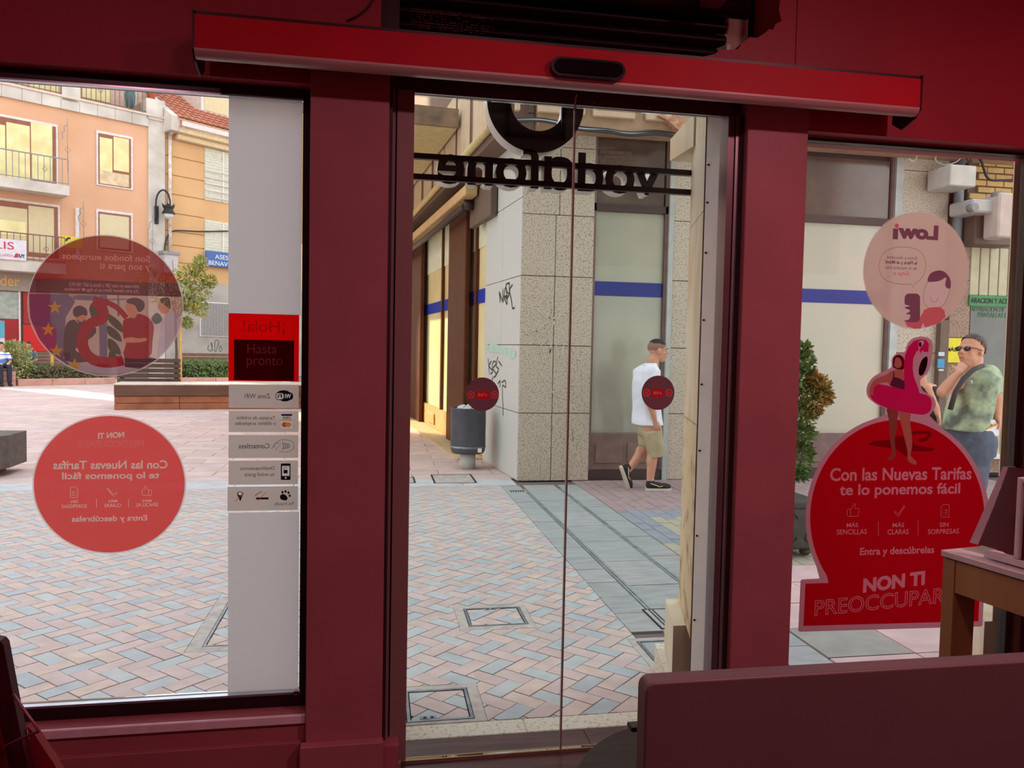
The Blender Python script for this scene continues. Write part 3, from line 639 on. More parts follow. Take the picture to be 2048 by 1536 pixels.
obj('tap_icon', line2(W, smooth([(548, 896), (552, 886), (562, 880), (575, 880), (585, 884), (588, 892), (584, 900), (572, 904), (558, 903)], 4, False), e1, .0014), F_grey, t)
for k in range(4): obj('tap_icon', line2(W, [(564+k*4+3*cos(t_), 892-(7-k)*sin(t_)) for t_ in [pi/2-pi*i/8 for i in range(9)]], e1, .002), F_ink, t)
obj('tap_icon', line2(W, [(543, 898), (549, 888), (556, 885), (562, 889), (556, 893), (552, 900)], e1, .0014), F_grey, t)
t = px_panel('info_strip', 'white info strip about phone unlocking with phone and padlock icon', 457, 921, 596, 969, F_str, 'vinyl strip', 0, 0, 'info strips under the red panel')
letters('lettering', 'Desbloqueamos', W, (480.6, 933, 548.4, 942), e1, F_grey, t, True, .005); letters('lettering', 'tu móvil gratis', W, (489, 945, 548.4, 955), e1, F_grey, t, True, .005)
ppx('phone_icon', rpoly(561.6, 927, 581, 960, 2), e1, F_ink, t); ppx('phone_icon', [(564, 932), (579, 932), (579, 952), (564, 952)], e2, FW_white, t)
ppx('padlock_icon', [(567, 940), (575, 940), (575, 947), (567, 947)], e3, F_ink, t); obj('padlock_icon', line2(W, [(568, 940), (568, 936), (571, 934.5), (574, 936)], e3, .0016), F_ink, t); blob(571.3, 955.8, 1.8, 1.8, e2, FW_white, t, 'phone_icon')
t = px_panel('info_strip', 'white info strip with crossed ice cream, crossed cigarette and paw', 455, 973, 596, 1021, F_str, 'vinyl strip', 0, 0, 'info strips under the red panel')
F_rd = film('red slash print', (214, 70, 70), 0, .7)
blob(480, 988, 6, 5, e1, F_ink, t, 'ice_cream_icon'); blob(480, 987.5, 4, 3.2, e2, FW_white, t, 'ice_cream_icon'); ppx('ice_cream_icon', [(475, 991), (485, 991), (480.5, 1003)], e1, F_ink, t); obj('slash', line2(W, [(470, 1003), (487, 987)], e3, .002), F_rd, t)
ppx('cigarette_icon', [(512, 995), (537, 995), (537, 999), (512, 999)], e1, F_ink, t); obj('cigarette_icon', line2(W, smooth([(511, 993), (513, 988), (518, 987), (520, 984), (525, 984)], 3, False), e1, .0018), F_ink, t); obj('slash', line2(W, [(515, 1002), (533, 984)], e3, .002), F_rd, t)
ppx('paw_icon', smooth([(560, 992), (566, 988), (573, 992), (575, 998), (571, 1001), (565, 1000), (561, 998)], 3), e1, F_ink, t)
for x, y in ((565, 984.5), (571, 983), (577, 985.5), (579.5, 991.5)): blob(x, y, 2.2, 2.6, e1, F_ink, t, 'paw_icon')
letters('lettering', 'Pet friendly', W, (548.4, 1004, 587.5, 1013), e1, F_grey, t, True, 0)

# --- right window: round pink sticker
st = decal('round_window_sticker', 'round pale pink sticker with speech bubble and cartoon person holding phone', 'sticker', 1832, 657)
c, ra, rb = circ_px(W, 1832, 541, 104.5, 116, F0)
F_p = film('pale pink vinyl', (246, 206, 190), .06, .85, (214, 170, 170)); F_plum = film('plum ink', (150, 88, 108), 0, .75); F_cor = film('coral ink', (236, 112, 118), 0, .75); F_out = film('brown line', (150, 104, 92), 0, .7); F_fc = film('face print', (244, 204, 200), 0, .85)
a = MB(); a.flat(ellipse(c, ra, rb, 80), F0); obj('vinyl_disc', a, F_p, st)
a = MB(); ring = ellipse(c, ra, rb, 80); ring2 = ellipse(c, ra+.004, rb+.004, 80); a.add([(x, F0, z) for x, z in ring]+[(x, F0, z) for x, z in ring2], [(i, (i+1) % 80, 80+(i+1) % 80, 80+i) for i in range(80)]); obj('clear_margin', a, F_pale, st)
R = lambda *p: k5(1560, 260, 3.492, *p)
letters('lettering', 'Low', W, (1796, 449, 1877, 479), e1, F_plum, st, True, .06)
letters('lettering', 'ı', W, (1786, 457, 1796.5, 478.5), e1, F_plum, st, True, .06)
blob(1793.7, 451.5, 4.2, 4.6, e1, F_cor, st, 'dot')
bub = smooth([(690, 950), (710, 880), (770, 830), (860, 817), (950, 832), (1005, 880), (1018, 950), (1000, 1020), (960, 1062)], 6, False)+[(940, 1072), (935, 1105), (915, 1075)]+smooth([(910, 1075), (850, 1077), (770, 1062), (710, 1020), (690, 950)], 6, False)
obj('speech_bubble', line2(W, R(*bub), e1, .0016, True), F_out, st)
letters('lettering', 'Entra y descubre', W, (1774, 512, 1834, 520.5), e1, F_plum, st, True, 0); letters('lettering', 'la Fibra y el Móvil', W, (1771.3, 521.5, 1834.3, 530.5), e1, F_plum, st, True, .03)
letters('lettering', 'de la manera más', W, (1771.3, 532, 1834.3, 539), e1, F_plum, st, True, 0); letters('lettering', 'Simple', W, (1786.8, 542, 1820, 553.5), e1, F_cor, st, True, .0, shear=.35)
ppx('face', R(*smooth([(1040, 1050), (1015, 1100), (1003, 1180), (1030, 1235), (1085, 1252), (1140, 1225), (1180, 1150), (1190, 1080), (1160, 1020), (1100, 990)], 4)), e1, F_fc, st)
obj('face_line', line2(W, R(*smooth([(1040, 1050), (1015, 1100), (1003, 1180), (1030, 1235), (1085, 1252), (1140, 1225), (1180, 1150), (1190, 1100)], 4, False)), e2, .0016), F_out, st)
ppx('hair', R(*smooth([(1032, 1055), (1050, 1005), (1100, 982), (1150, 990), (1190, 1040), (1193, 1100), (1170, 1105), (1155, 1080), (1162, 1030), (1120, 1052), (1070, 1060)], 4)), e2, F_plum, st)
obj('smile', line2(W, R(*smooth([(1050, 1165), (1060, 1192), (1080, 1202), (1100, 1190), (1106, 1165)], 4, False)), e2, .0016), F_out, st)
q = R((1010, 1255), (1050, 1240), (1120, 1235), (1150, 1260), (1158, 1305), (1108, 1352), (1015, 1378), (1000, 1345), (985, 1385), (940, 1388), (890, 1372), (868, 1325), (930, 1335), (980, 1310))
ppx('shirt', q, e2, F_cor, st)
ppx('phone', R(*rpoly(872, 1142, 980, 1342, 30)), e2, F_plum, st)
ppx('hand', R(*smooth([(910, 1130), (870, 1122), (845, 1180), (842, 1270), (862, 1320), (900, 1325), (912, 1290), (880, 1285), (912, 1262), (872, 1240), (910, 1228), (872, 1215), (875, 1160)], 3)), e3, F_fc, st)

# --- right window: big tariff sticker with swimming ring figure
st = decal('cutout_window_sticker', 'big red cutout sticker with woman in pink flamingo ring and tariff text', 'sticker', 1790, 1262)
F_bd = film('pinkish white border', (222, 166, 184), 0, .35, (226, 176, 190)); F_rr = film('crimson print', (206, 8, 30), 0, .35, (214, 10, 36)); F_mg = film('magenta print', (224, 28, 100), 0, .35, (226, 30, 104)); F_wt = film('rose text print', (236, 150, 170), 0, .35, (238, 156, 172))
F_sk = film('tan skin print', (196, 110, 96), 0, .35, (204, 118, 104)); F_sk2 = film('shaded skin print', (150, 74, 66), 0, .35, (160, 80, 70)); F_hr = film('dark hair print', (84, 20, 26), 0, .3, (90, 26, 32)); F_su = film('purple swimsuit print', (96, 40, 76), 0, .3, (104, 44, 80)); F_sh = film('dark red shadow print', (146, 8, 22), 0, .35, (150, 12, 28)); F_bk = film('black beak print', (40, 12, 22), 0, .3, (44, 14, 24))
G = lambda *p: k5(1720, 660, 5.486, *p)
ci = [(1795+184*cos(t_), 1036+205*sin(t_)) for t_ in [radians(-128+x) for x in range(0, -100, -6)]]
outer = [(1639, 1157), (1603, 1159), (1601, 1162), (1596.5, 1260), (1599, 1263.5), (1962, 1253), (1965, 1250), (1970, 1148), (1966, 1145), (1950, 1146)]
cr_ = [(1795+184*cos(t_), 1036+205*sin(t_)) for t_ in [radians(x) for x in range(30, -62, -6)]]
fl_ = G(*smooth([(800, 890), (832, 820), (812, 750), (760, 708), (692, 668), (670, 620), (662, 545), (730, 485), (772, 400), (790, 280), (800, 165), (775, 105), (720, 76), (640, 74), (560, 105), (512, 170), (492, 238), (430, 244), (380, 272), (346, 330), (345, 400), (300, 436), (200, 480), (130, 530), (84, 600), (70, 680), (95, 745), (180, 815), (282, 862), (296, 925)], 3, False))
cl_ = [(1795+184*cos(t_), 1036+205*sin(t_)) for t_ in [radians(x) for x in range(-106, -214, -6)]]
q = [(1639, 1157)]+outer[1:]+cr_+G((760, 940))+fl_[:]+cl_
ppx('border', q, F0, F_bd, st)
ci = [(1795+174.5*cos(t_), 1036+196*sin(t_)) for t_ in [radians(x) for x in range(36, -217, -4)]]
q = [(1657, 1166), (1611, 1167.5), (1607, 1252), (1957, 1242.5), (1961, 1156), (1940, 1157)]+ci
ppx('red_field', q, e1, F_rr, st)
ppx('shadow_print', G((90, 1250), (150, 1222), (330, 1205), (420, 1165), (560, 1175), (600, 1255), (700, 1280), (825, 1300), (800, 1330), (640, 1335), (560, 1325), (520, 1400), (420, 1320), (300, 1290), (170, 1275)), e2, F_sh, st)
obj('shadow_print', line2(W, G(*smooth([(560, 1140), (650, 1125), (740, 1125), (770, 1145), (720, 1200), (650, 1215)], 4, False)), e2, .014), F_sh, st)
legL = smooth([(300, 855), (420, 885), (410, 1000), (405, 1100), (385, 1200), (392, 1300), (390, 1390), (345, 1422), (300, 1415), (355, 1350), (335, 1230), (325, 1100), (318, 980)], 3)
legR = smooth([(435, 885), (556, 915), (552, 1000), (572, 1150), (576, 1280), (560, 1380), (628, 1452), (600, 1478), (530, 1430), (525, 1330), (495, 1200), (470, 1090), (440, 980)], 3)
ppx('leg_print', G(*legL), e3, F_sk2, st); ppx('leg_print', G(*legR), e3, F_sk, st)
ppx('arm_print', G(*smooth([(345, 450), (400, 440), (470, 470), (470, 560), (340, 600), (300, 575), (205, 590), (160, 600), (150, 680), (148, 720), (110, 690), (108, 640), (150, 560), (210, 520), (290, 490)], 3)), e2, F_sk, st)
ppx('torso_print', G((330, 610), (360, 460), (400, 430), (400, 400), (470, 400), (480, 460), (500, 480), (502, 655)), e3, F_sk, st)
ppx('swimsuit_print', G((330, 605), (366, 520), (370, 455), (380, 455), (382, 515), (440, 530), (480, 560), (502, 545), (502, 657), (400, 640)), e4, F_su, st)
ppx('hair_print', G(*smooth([(365, 370), (370, 310), (400, 280), (440, 274), (485, 310), (490, 380), (480, 430), (450, 435), (400, 425), (370, 410)], 4)), e4, F_hr, st)
ppx('face_print', G(*smooth([(385, 350), (395, 310), (425, 300), (455, 330), (465, 380), (440, 415), (400, 412), (382, 390)], 4)), e4-.0006, F_sk, st)
ppx('ring_print', G(*smooth([(105, 660), (140, 605), (200, 592), (340, 618), (500, 655), (640, 690), (740, 715), (785, 760), (792, 830), (770, 895), (700, 930), (560, 915), (430, 890), (300, 855), (200, 810), (130, 750)], 3)), e4-.0006, F_mg, st)
ppx('neck_print', G((498, 680), (494, 560), (487, 400), (500, 280), (540, 180), (600, 120), (670, 100), (730, 108), (765, 155), (756, 240), (712, 242), (690, 222), (672, 262), (655, 215), (625, 240), (592, 310), (585, 420), (600, 520), (640, 620), (662, 700)), e4-.0012, F_mg, st)
ppx('eye_print', G(*smooth([(650, 140), (670, 115), (705, 118), (708, 150), (680, 185), (655, 215)], 4)), e4-.0018, F_bd, st); ppx('eye_print', G(*ellipse((669, 160), 15, 28, 16)), e4-.0024, F_bk, st)
ppx('beak_print', G(*smooth([(738, 292), (744, 350), (726, 430), (695, 488), (662, 500), (646, 465), (656, 390), (690, 318)], 4)), e2, F_bk, st)
ppx('hand_print', G(*smooth([(112, 640), (150, 600), (205, 600), (160, 625), (152, 690), (142, 722), (110, 690)], 3)), e4-.0012, F_sk, st)
tariff(st, dict(con=(1661, 935, 1944, 961), te=(1680, 967, 1921, 996), m1=(1694, 1044, 1717, 1054.5), s1=(1674, 1058.6, 1734.4, 1069), m2=(1786, 1044, 1809, 1054.5), s2=(1776, 1058.6, 1818, 1069), m3=(1880, 1045, 1897.6, 1054), s3=(1856.6, 1058, 1918.7, 1068), entra=(1720.7, 1094, 1869, 1113),
                th=(1695, 1007, 1718.6, 1033), ck=(1789, 1011, 1811, 1033.4), dc=(1882.6, 1009, 1899, 1034), div=[(1757.4, 1043, 1071), (1837, 1042, 1070)]), False, e3, F_wt)
letters('lettering', 'NON TI', W, (1727, 1155, 1850, 1184), e3, F_wt, st, False, .05, slope=.085)
letters('lettering', 'PREOCCUPARE', W, (1631, 1196, 1907, 1226), e3, F_wt, st, False, 0, outline=.014, slope=.055)

for t in OPEN: finish(t)
# --- automatic door warning discs
M_bd = mat('dark mauve disc', (140, 112, 118), .5); M_bo = mat('red print on disc', (240, 24, 44), .5); M_bt = mat('salmon print', (255, 176, 160), .5)
for nm, cx, cy, r, sq, ar in (('dark round automatic door sticker on left door leaf above the litter bin', 964.5, 788.5, 34, (952, 781, 978.5, 798), ((941.8, 789.5), (988.8, 789.5))), ('dark round automatic door sticker on right door leaf before the walking man', 1316, 785.5, 33.3, (1303, 777.2, 1327.5, 794.5), ((1293, 785.5), (1337.5, 785.5)))):
    yd = YD-.002; u, z = W.uv(cx, cy, yd); st = T('door_sticker', nm, 'sticker', W, (u, yd, z-.06), 'round stickers on the door leaves')
    c, ra, rb = circ_px(W, cx, cy, r-.5, r+.5, yd); a = MB(); a.prism(ellipse(c, ra, ra, 40), yd-.0008, yd+.0008); obj('disc', a, M_bd, st)
    u0, u1, z0, z1 = W.rect(*sq, yd); a = MB(); a.flat([(u0, z0), (u1, z0), (u1, z1), (u0, z1)], yd-.0014); obj('red_square', a, M_bo, st)
    letters('lettering', 'BFt', W, (sq[0]+4, (sq[1]+sq[3])/2-2.8, sq[2]-4, (sq[1]+sq[3])/2+3.2), yd-.002, M_bt, st, False, .02)
    for k, (ax, ay) in enumerate(ar):
        cc, r2, _ = circ_px(W, ax, ay, 7, 7, yd); a = MB(); a.flat(ellipse(cc, r2*.85, r2*.85, 24), yd-.0014); obj('arrow_disc', a, M_bo, st)
        q = ellipse(cc, r2*.85, r2*.85, 24); q2 = ellipse(cc, r2, r2, 24); a = MB(); a.add([(x, yd-.0014, z) for x, z in q]+[(x, yd-.0014, z) for x, z in q2], [(i, (i+1) % 24, 24+(i+1) % 24, 24+i) for i in range(24)]); obj('arrow_ring', a, M_bt, st)
        s = -1 if k == 0 else 1; obj('arrow', merge(*[line2(W, [(ax+s*(o-2.2), ay-3), (ax+s*(o+.8), ay), (ax+s*(o-2.2), ay+3)], yd-.002, .0016) for o in (-1, 2)]), M_bt, st)
# ================================================================== the pavement outside
GR = T('ground', frame=W, base=(0, 3, 0), kind='structure')
a = MB(); a.box(-24, 14, 2.98, 48, -.2, -.014); obj('bedding', a, mat('grey joint mortar', (112, 100, 96), .9), GR)
SAL = [mat('salmon brick %d' % i, c, .75, col2=c2, scale=9, bump=.12) for i, (c, c2) in enumerate([((198, 180, 172), (184, 164, 156)), ((188, 168, 162), (200, 182, 174)), ((204, 186, 172), (190, 168, 156)), ((184, 164, 158), (194, 176, 168))])]
GRY = [mat('blue grey brick %d' % i, c, .7, col2=c2, scale=9, bump=.12) for i, (c, c2) in enumerate([((176, 182, 182), (160, 168, 170)), ((184, 188, 184), (168, 176, 176))])]
def clip(poly, axis, val, keep_less):
    out = []; n = len(poly)
    for i in range(n):
        p, q = poly[i], poly[(i+1) % n]; ip = (p[axis] <= val) == keep_less or p[axis] == val; iq = (q[axis] <= val) == keep_less or q[axis] == val
        if ip: out.append(p)
        if ip != iq:
            t = (val-p[axis])/(q[axis]-p[axis]); out.append((p[0]+t*(q[0]-p[0]), p[1]+t*(q[1]-p[1])))
    return out
def area(p): return abs(sum(p[i][0]*p[(i+1) % len(p)][1]-p[(i+1) % len(p)][0]*p[i][1] for i in range(len(p))))/2 if len(p) > 2 else 0
def clip_rect(p, r):
    for ax, v, kl in ((0, r[0], False), (0, r[1], True), (1, r[2], False), (1, r[3], True)):
        p = clip(p, ax, v, kl)
        if len(p) < 3: return []
    return p
def cut_rect(p, r):
    """the pieces of p outside rectangle r"""
    if max(q[0] for q in p) <= r[0] or min(q[0] for q in p) >= r[1] or max(q[1] for q in p) <= r[2] or min(q[1] for q in p) >= r[3]: return [p]
    out = [clip(p, 0, r[0], True), clip(p, 0, r[1], False)]; m = clip(clip(p, 0, r[0], False), 0, r[1], True) if len(clip(p, 0, r[0], False)) > 2 else []
    if len(m) > 2: out += [clip(m, 1, r[2], True), clip(m, 1, r[3], False)]
    return [q for q in out if len(q) > 2 and area(q) > 4e-5]
MH = [((.47, .90, 4.13, 4.53), (.525, .865, 4.19, 4.49)), ((.10, .475, 3.105, 3.47), (.14, .425, 3.13, 3.43)), ((1.345, 1.58, 3.53, 3.91), (1.385, 1.56, 3.56, 3.87)), ((-.93, -.55, 4.00, 4.86), (-.86, -.60, 4.07, 4.78))]
def visible(x, y, z=0):
    d = Vector((x, y, z))-EYE; dz = d.dot(FW)
    if dz < .2: return False
    px = 1024+F_PX*d.dot(RT)/dz; py = 768-F_PX*d.dot(UP)/dz
    if not (0 < px < 2048 and 0 < py < 1536): return False
    xg = 2.86*x/y; return (xg < PLx0-.08) or (.09 < xg < 1.30) or (1.66 < xg < 2.7)
sx, sy, X0, Y0 = .0919/sqrt(2), .0866/sqrt(2), .172, 3.796
def cell(a, b): return (X0+(a-b)*sx, Y0+(a+b)*sy)
bricks = []; FIELD = (-7.2, 1.398, 3.105, 8.55)
for v in range(-14, 84):
    for u in range(-110, 24):
        if (u+v) % 2: continue
        aa, bb = (u+v)//2, (v-u)//2; k = (aa+bb) % 4
        if k == 0: A = (aa, bb, aa+2, bb+1); gray = (aa-bb) % 6 == 0
        elif k == 2: A = (aa, bb, aa+1, bb+2); gray = (aa-bb+2) % 6 == 0
        else: continue
        j = .028; g = [cell(A[0]+j, A[1]+j), cell(A[2]-j, A[1]+j), cell(A[2]-j, A[3]-j), cell(A[0]+j, A[3]-j)]
        if max(p[1] for p in g) < FIELD[2] or min(p[1] for p in g) > FIELD[3] or min(p[0] for p in g) > FIELD[1] or max(p[0] for p in g) < FIELD[0]: continue
        g = clip_rect(g, FIELD)
        if area(g) < 1e-4: continue
        bricks.append((g, gray))
pieces = []
for g, gray in bricks:
    todo = [g]; lids = []
    for ro, ri in MH:
        lids += [q for q in [clip_rect(g, (ri[0]+.022, ri[1]-.022, ri[2]+.022, ri[3]-.022))] if area(q) > 1e-4]
        todo = [q for p in todo for q in cut_rect(p, ro)]
    for q in todo: pieces.append((q, gray, 0))
    for q in lids: pieces.append((q, gray, 1))
def cen(p): return (sum(q[0] for q in p)/len(p), sum(q[1] for q in p)/len(p))
pieces.sort(key=lambda t: (not visible(*cen(t[0])), cen(t[0])[0]**2+cen(t[0])[1]**2-area(t[0])*40))
def hz(): return rnd.uniform(-.0016, .0012)
shared = {}; rest = {}
n_single = 270
for i, (p, gray, lid) in enumerate(pieces):
    m = rnd.choice(GRY if gray else SAL) if not (not gray and rnd.random() < .03) else SAL[2]
    h = hz()-(.002 if lid else 0)
    if i < n_single: a = MB(); a.prism_z(p, -.013, h); obj('brick', a, m, GR)
    else: rest.setdefault(m.name, [m, MB()])[1].prism_z(p, -.013, h)
for nm, (m, mb) in rest.items(): obj('herringbone_bricks', mb, m, GR, kind='stuff')
# manholes
M_sl = [mat('grey slab %d' % i, c, .7, col2=c2, scale=6, bump=.1, stretch=(1, 3, 1)) for i, (c, c2) in enumerate([((160, 164, 160), (146, 150, 148)), ((168, 170, 166), (152, 154, 152)), ((150, 156, 154), (162, 166, 162))])]
M_conc = mat('worn concrete', (188, 180, 170), .85, col2=(164, 156, 148), scale=14, bump=.2); M_met = mat('galvanised steel', (150, 160, 166), .4, .7, col2=(120, 128, 132), scale=20); M_gap = mat('black gap', (24, 22, 22), .9)
for i, (ro, ri) in enumerate(MH):
    t = T('manhole_cover', ['square manhole cover filled with bricks in the middle of the paving', 'manhole cover filled with bricks against the pale stone threshold', 'manhole cover by the foot of the stone door jamb', 'manhole cover cut off by the frosted panel in left window'][i], 'manhole cover', W, (ri[0], ri[2], -.002), 'near manhole covers')
    def ringbox(o, n_, z0, z1):
        a = MB(); a.box(o[0], n_[0], o[2], o[3], z0, z1); a.box(n_[1], o[1], o[2], o[3], z0, z1); a.box(n_[0], n_[1], o[2], n_[2], z0, z1); a.box(n_[0], n_[1], n_[3], o[3], z0, z1); return a
    obj('concrete_border', ringbox((ro[0]+.002, ro[1]-.002, ro[2]+.002, ro[3]-.002), ri, -.013, -.0005), M_conc, t)
    g1 = (ri[0]+.004, ri[1]-.004, ri[2]+.004, ri[3]-.004); g2 = (g1[0]+.013, g1[1]-.013, g1[2]+.013, g1[3]-.013)
    obj('steel_frame', ringbox(g1, g2, -.013, .001), M_met, t)
    a = MB(); a.box(ri[0], ri[1], ri[2], ri[3], -.0135, -.012); obj('gap', a, M_gap, t)
    if i == 2: obj('lid', MB().box(ri[0]+.022, ri[1]-.022, ri[2]+.022, ri[3]-.022, -.0115, -.001), M_sl[0], t)
    if i in (0, 1):
        kx = (ri[0]+ri[1])/2+(-.01 if i == 0 else -.05); ky = ri[3]-.04 if i == 0 else ri[2]+.02
        a = MB(); a.bbox(kx-.034, kx+.034, ky, ky+.022, -.006, .0025, .002, 1); kp = obj('key_plate', a, M_met, t)
        for s in (-.015, .015):
            a = MB(); a.cyl((kx+s, ky+.011, .0022), (kx+s, ky+.011, .003), .008, n=12); obj('keyhole', a, M_gap, kp)
# pale stone threshold
M_thr = mat('pale speckled threshold stone', (214, 204, 184), .6, col2=(160, 146, 124), scale=60, lo=.5, hi=.75, bump=.15)
a = MB(); a.bbox(-.10, .62, 2.985, 3.098, -.04, .002, .003, 1); obj('threshold_stone', a, M_thr, GR); a = MB(); a.bbox(.6215, 1.36, 2.985, 3.098, -.04, .002, .003, 1); obj('threshold_stone', a, M_thr, GR)
# grey slab strip with two steel rails
def slab(x0, x1, y0, y1, m, name='slab', par=GR, j=.003): a = MB(); a.box(x0+j, x1-j, y0+j, y1-j, -.013, hz()); obj(name, a, m, par)
y = 3.1
while y < 8.5:
    y2 = min(y+.3, 8.55)
    slab(1.40, 1.615, y, y2, rnd.choice(M_sl)) if not (y < 3.92) else slab(1.585, 1.615, y, y2, rnd.choice(M_sl))
    slab(2.06, 2.29, y, y2, rnd.choice(M_sl)); y = y2
y = 3.1
while y < 8.5: y2 = min(y+.57, 8.55); slab(1.655, 2.02, y, y2, rnd.choice(M_sl)); y = y2
M_rail = mat('zinc drain rail', (176, 190, 188), .45, .5, col2=(150, 160, 160), scale=12)
for x in (1.62, 2.023):
    a = MB(); a.box(x, x+.012, 3.1, 8.3, -.013, .003); a.box(x+.022, x+.034, 3.1, 8.3, -.013, .003); a.box(x+.012, x+.022, 3.1, 8.3, -.013, -.009); obj('drain_rail', a, M_rail, GR)
t = T('manhole_cover', 'grey steel-edged manhole cover crossed by the drain rail near stone jamb', 'manhole cover', W, (1.6, 4.02, -.002), 'near manhole covers')
a = MB(); a.box(1.585, 1.775, 4.335, 4.345, -.01, .0035); a.box(1.585, 1.595, 4.03, 4.335, -.01, .0035); a.box(1.765, 1.775, 4.03, 4.335, -.01, .0035); a.box(1.585, 1.775, 4.02, 4.03, -.01, .0035); obj('steel_frame', a, M_gap, t)
a = MB(); a.box(1.597, 1.763, 4.032, 4.333, -.01, .0030); obj('lid', a, M_sl[1], t)
# coloured pavers on the right of the strip
def tint(n, c, c2): return mat(n, c, .8, col2=c2, scale=7, bump=.1)
M_pr = tint('rose paver', (168, 146, 142), (156, 134, 132)); M_pb = tint('slate paver', (140, 144, 152), (150, 154, 160)); M_py = tint('straw paver', (180, 174, 150), (166, 162, 142)); M_pg = tint('grey paver', (158, 156, 146), (146, 144, 138))
n_p = 0; paver_rest = {}
for i in range(0, 46):
    for k in range(0, 26):
        x0 = 2.295+i*.118; y0 = 5.15+k*.236-(.118 if i % 2 else 0); y1 = y0+.236
        y0, y1 = max(y0, 5.15), min(y1, 8.798)
        if y1-y0 < .03: continue
        ym = (y0+y1)/2
        m = M_pr if ym > 7.05 else (M_pb if ym > 6.75 else ((M_pb if i < 2 and ym > 5.8 else (M_py if (i*7+k*3) % 5 else M_pg))))
        if visible(x0, ym) and x0 < 3.6 and n_p < 130: slab(x0, x0+.118, y0, y1, m, 'paver', j=.003); n_p += 1
        else: paver_rest.setdefault(m.name, [m, MB()])[1].box(x0+.003, x0+.115, y0+.003, y1-.003, -.013, hz())
for nm, (m, mb) in paver_rest.items(): obj('pavers', mb, m, GR, kind='stuff')
M_pk = tint('rosy slab', (206, 178, 176), (192, 164, 162))
for i in range(10):
    for k in range(5):
        x0 = 2.30+i*.5; y0 = 3.12+k*.41-(.0); slab(x0, x0+.5, max(3.1, y0), min(y0+.41, 5.145), M_pk if not (i == 0 and k % 3 == 1) else M_pg, 'slab', j=.004)
# band of pale slabs and the plaza slabs beyond
M_bd2 = mat('pale band slab', (196, 196, 196), .75, col2=(180, 180, 180), scale=5)
for i in range(26): x1 = 1.60-i*.62; slab(x1-.62, x1, 8.55, 9.03, M_bd2, 'band_slab', j=.004)
PZ = [mat('plaza slab %d' % i, c, .8, col2=c2, scale=4) for i, (c, c2) in enumerate([((212, 184, 176), (200, 170, 162)), ((206, 184, 180), (194, 170, 164)), ((216, 192, 182), (204, 178, 168))])]
pz = [MB(), MB(), MB()]
y = 9.03; r_ = 0
while y < 31:
    h = .33 if y < 18 else .66; wd = .66 if y < 18 else 1.3; xx = -22+(wd/2 if r_ % 2 else 0)
    while xx < (1.66-(y-8.8)*.105+0.0):
        x1 = min(xx+wd, 1.66-(y-8.8)*.105); pz[rnd.randrange(3)].box(xx+.004, x1-.004, y+.004, y+h-.004, -.013, hz()*.7); xx += wd
    y += h; r_ += 1
for i in range(3): obj('plaza_slabs', pz[i], PZ[i], GR, kind='stuff')
a = MB(); a.box(-22, -3.5, 31, 34, -.013, 0); obj('plaza_edge', a, PZ[1], GR)
for k, (p0, p1, lb) in enumerate([((868, 967), (942, 949), 'long steel-edged manhole cover in front of the litter bin'), ((815, 978), (838, 964), 'small manhole cover at left edge of the door view')]):
    A_, B_ = gp(*p0), gp(*p1); x0, x1, y0, y1 = min(A_.x, B_.x), max(A_.x, B_.x), min(A_.y, B_.y), max(A_.y, B_.y)
    if k == 1: x0, x1, y0, y1 = .28, .46, 8.75, 9.15
    t = T('manhole_cover', lb, 'manhole cover', W, (x0, y0, .0), 'far manhole covers'); a = MB(); a.box(x0, x1, y0, y1, -.012, .0022); obj('lid', a, M_conc, t)
    a = MB(); a.box(x0, x1, y0, y0+.02, .0022, .004); a.box(x0, x1, y1-.02, y1, .0022, .004); a.box(x0, x0+.02, y0, y1, .0022, .004); a.box(x1-.02, x1, y0, y1, .0022, .004); obj('steel_frame', a, M_gap, t)
t = T('drain_grate', 'small dark drain grate set in grey slab near building corner', 'drain', W, (1.45, 8.15, 0)); a = MB(); a.box(1.44, 1.62, 8.12, 8.22, -.012, .0025); obj('frame', a, M_conc, t)
for i in range(6): a = MB(); a.box(1.45+i*.027, 1.465+i*.027, 8.13, 8.21, .0025, .0045); obj('bar', a, M_gap, t)

# ================================================================== granite corner building across the street
F8 = Frame(0, 8.8, 0); SF = Frame(1.64, 8.8, -84)
M_gr = mat('speckled granite', (194, 182, 164), .6, col2=(96, 84, 76), scale=60, lo=.50, hi=.72, detail=8, bump=.06)
M_gs = mat('side speckled granite', (198, 200, 196), .6, col2=(146, 144, 140), scale=80, lo=.52, hi=.75, detail=8, bump=.06)
M_gb = mat('brown granite', (164, 136, 116), .6, col2=(112, 86, 76), scale=60, lo=.45, hi=.65, detail=8)
M_br = mat('brown joinery', (128, 104, 96), .55, col2=(116, 92, 86)); M_brd = mat('dark brown joinery', (66, 48, 44), .5)
CB = T('corner_building', 'granite-clad corner building with blue-striped shop windows and brown joinery', 'building', F8, (1.64, 0, 0))
a = MB(); a.box(1.70, 7.28, .17, 4, 0, 5.0); obj('wall_core', a, mat('wall core', (120, 110, 100), .9), CB)
def rz(px_y, px_x, d=0): return F8.uv(px_x, px_y, d)[1]
def panel(fr, u0, u1, z0, z1, m, par, d=0, th=.05, j=.004, name='granite_panel', label=None):
    a = MB(); a.bbox(u0+j, u1-j, d+rnd.uniform(0, .003), d+th, z0+j, z1-j, .002, 1); return obj(name, a, m, par, label)
ys = [.0, .80, 1.595, 2.40, 3.11, 3.89, 4.25, 5.0]
for i in range(7):
    xs_ = [1.64, 2.04, 2.50] if i < 4 else [1.64, 2.08, 2.50]
    if i == 6: xs_ = [1.64, 2.50]
    for k in range(len(xs_)-1): panel(F8, xs_[k], xs_[k+1], ys[i], ys[i+1], M_gr, CB)
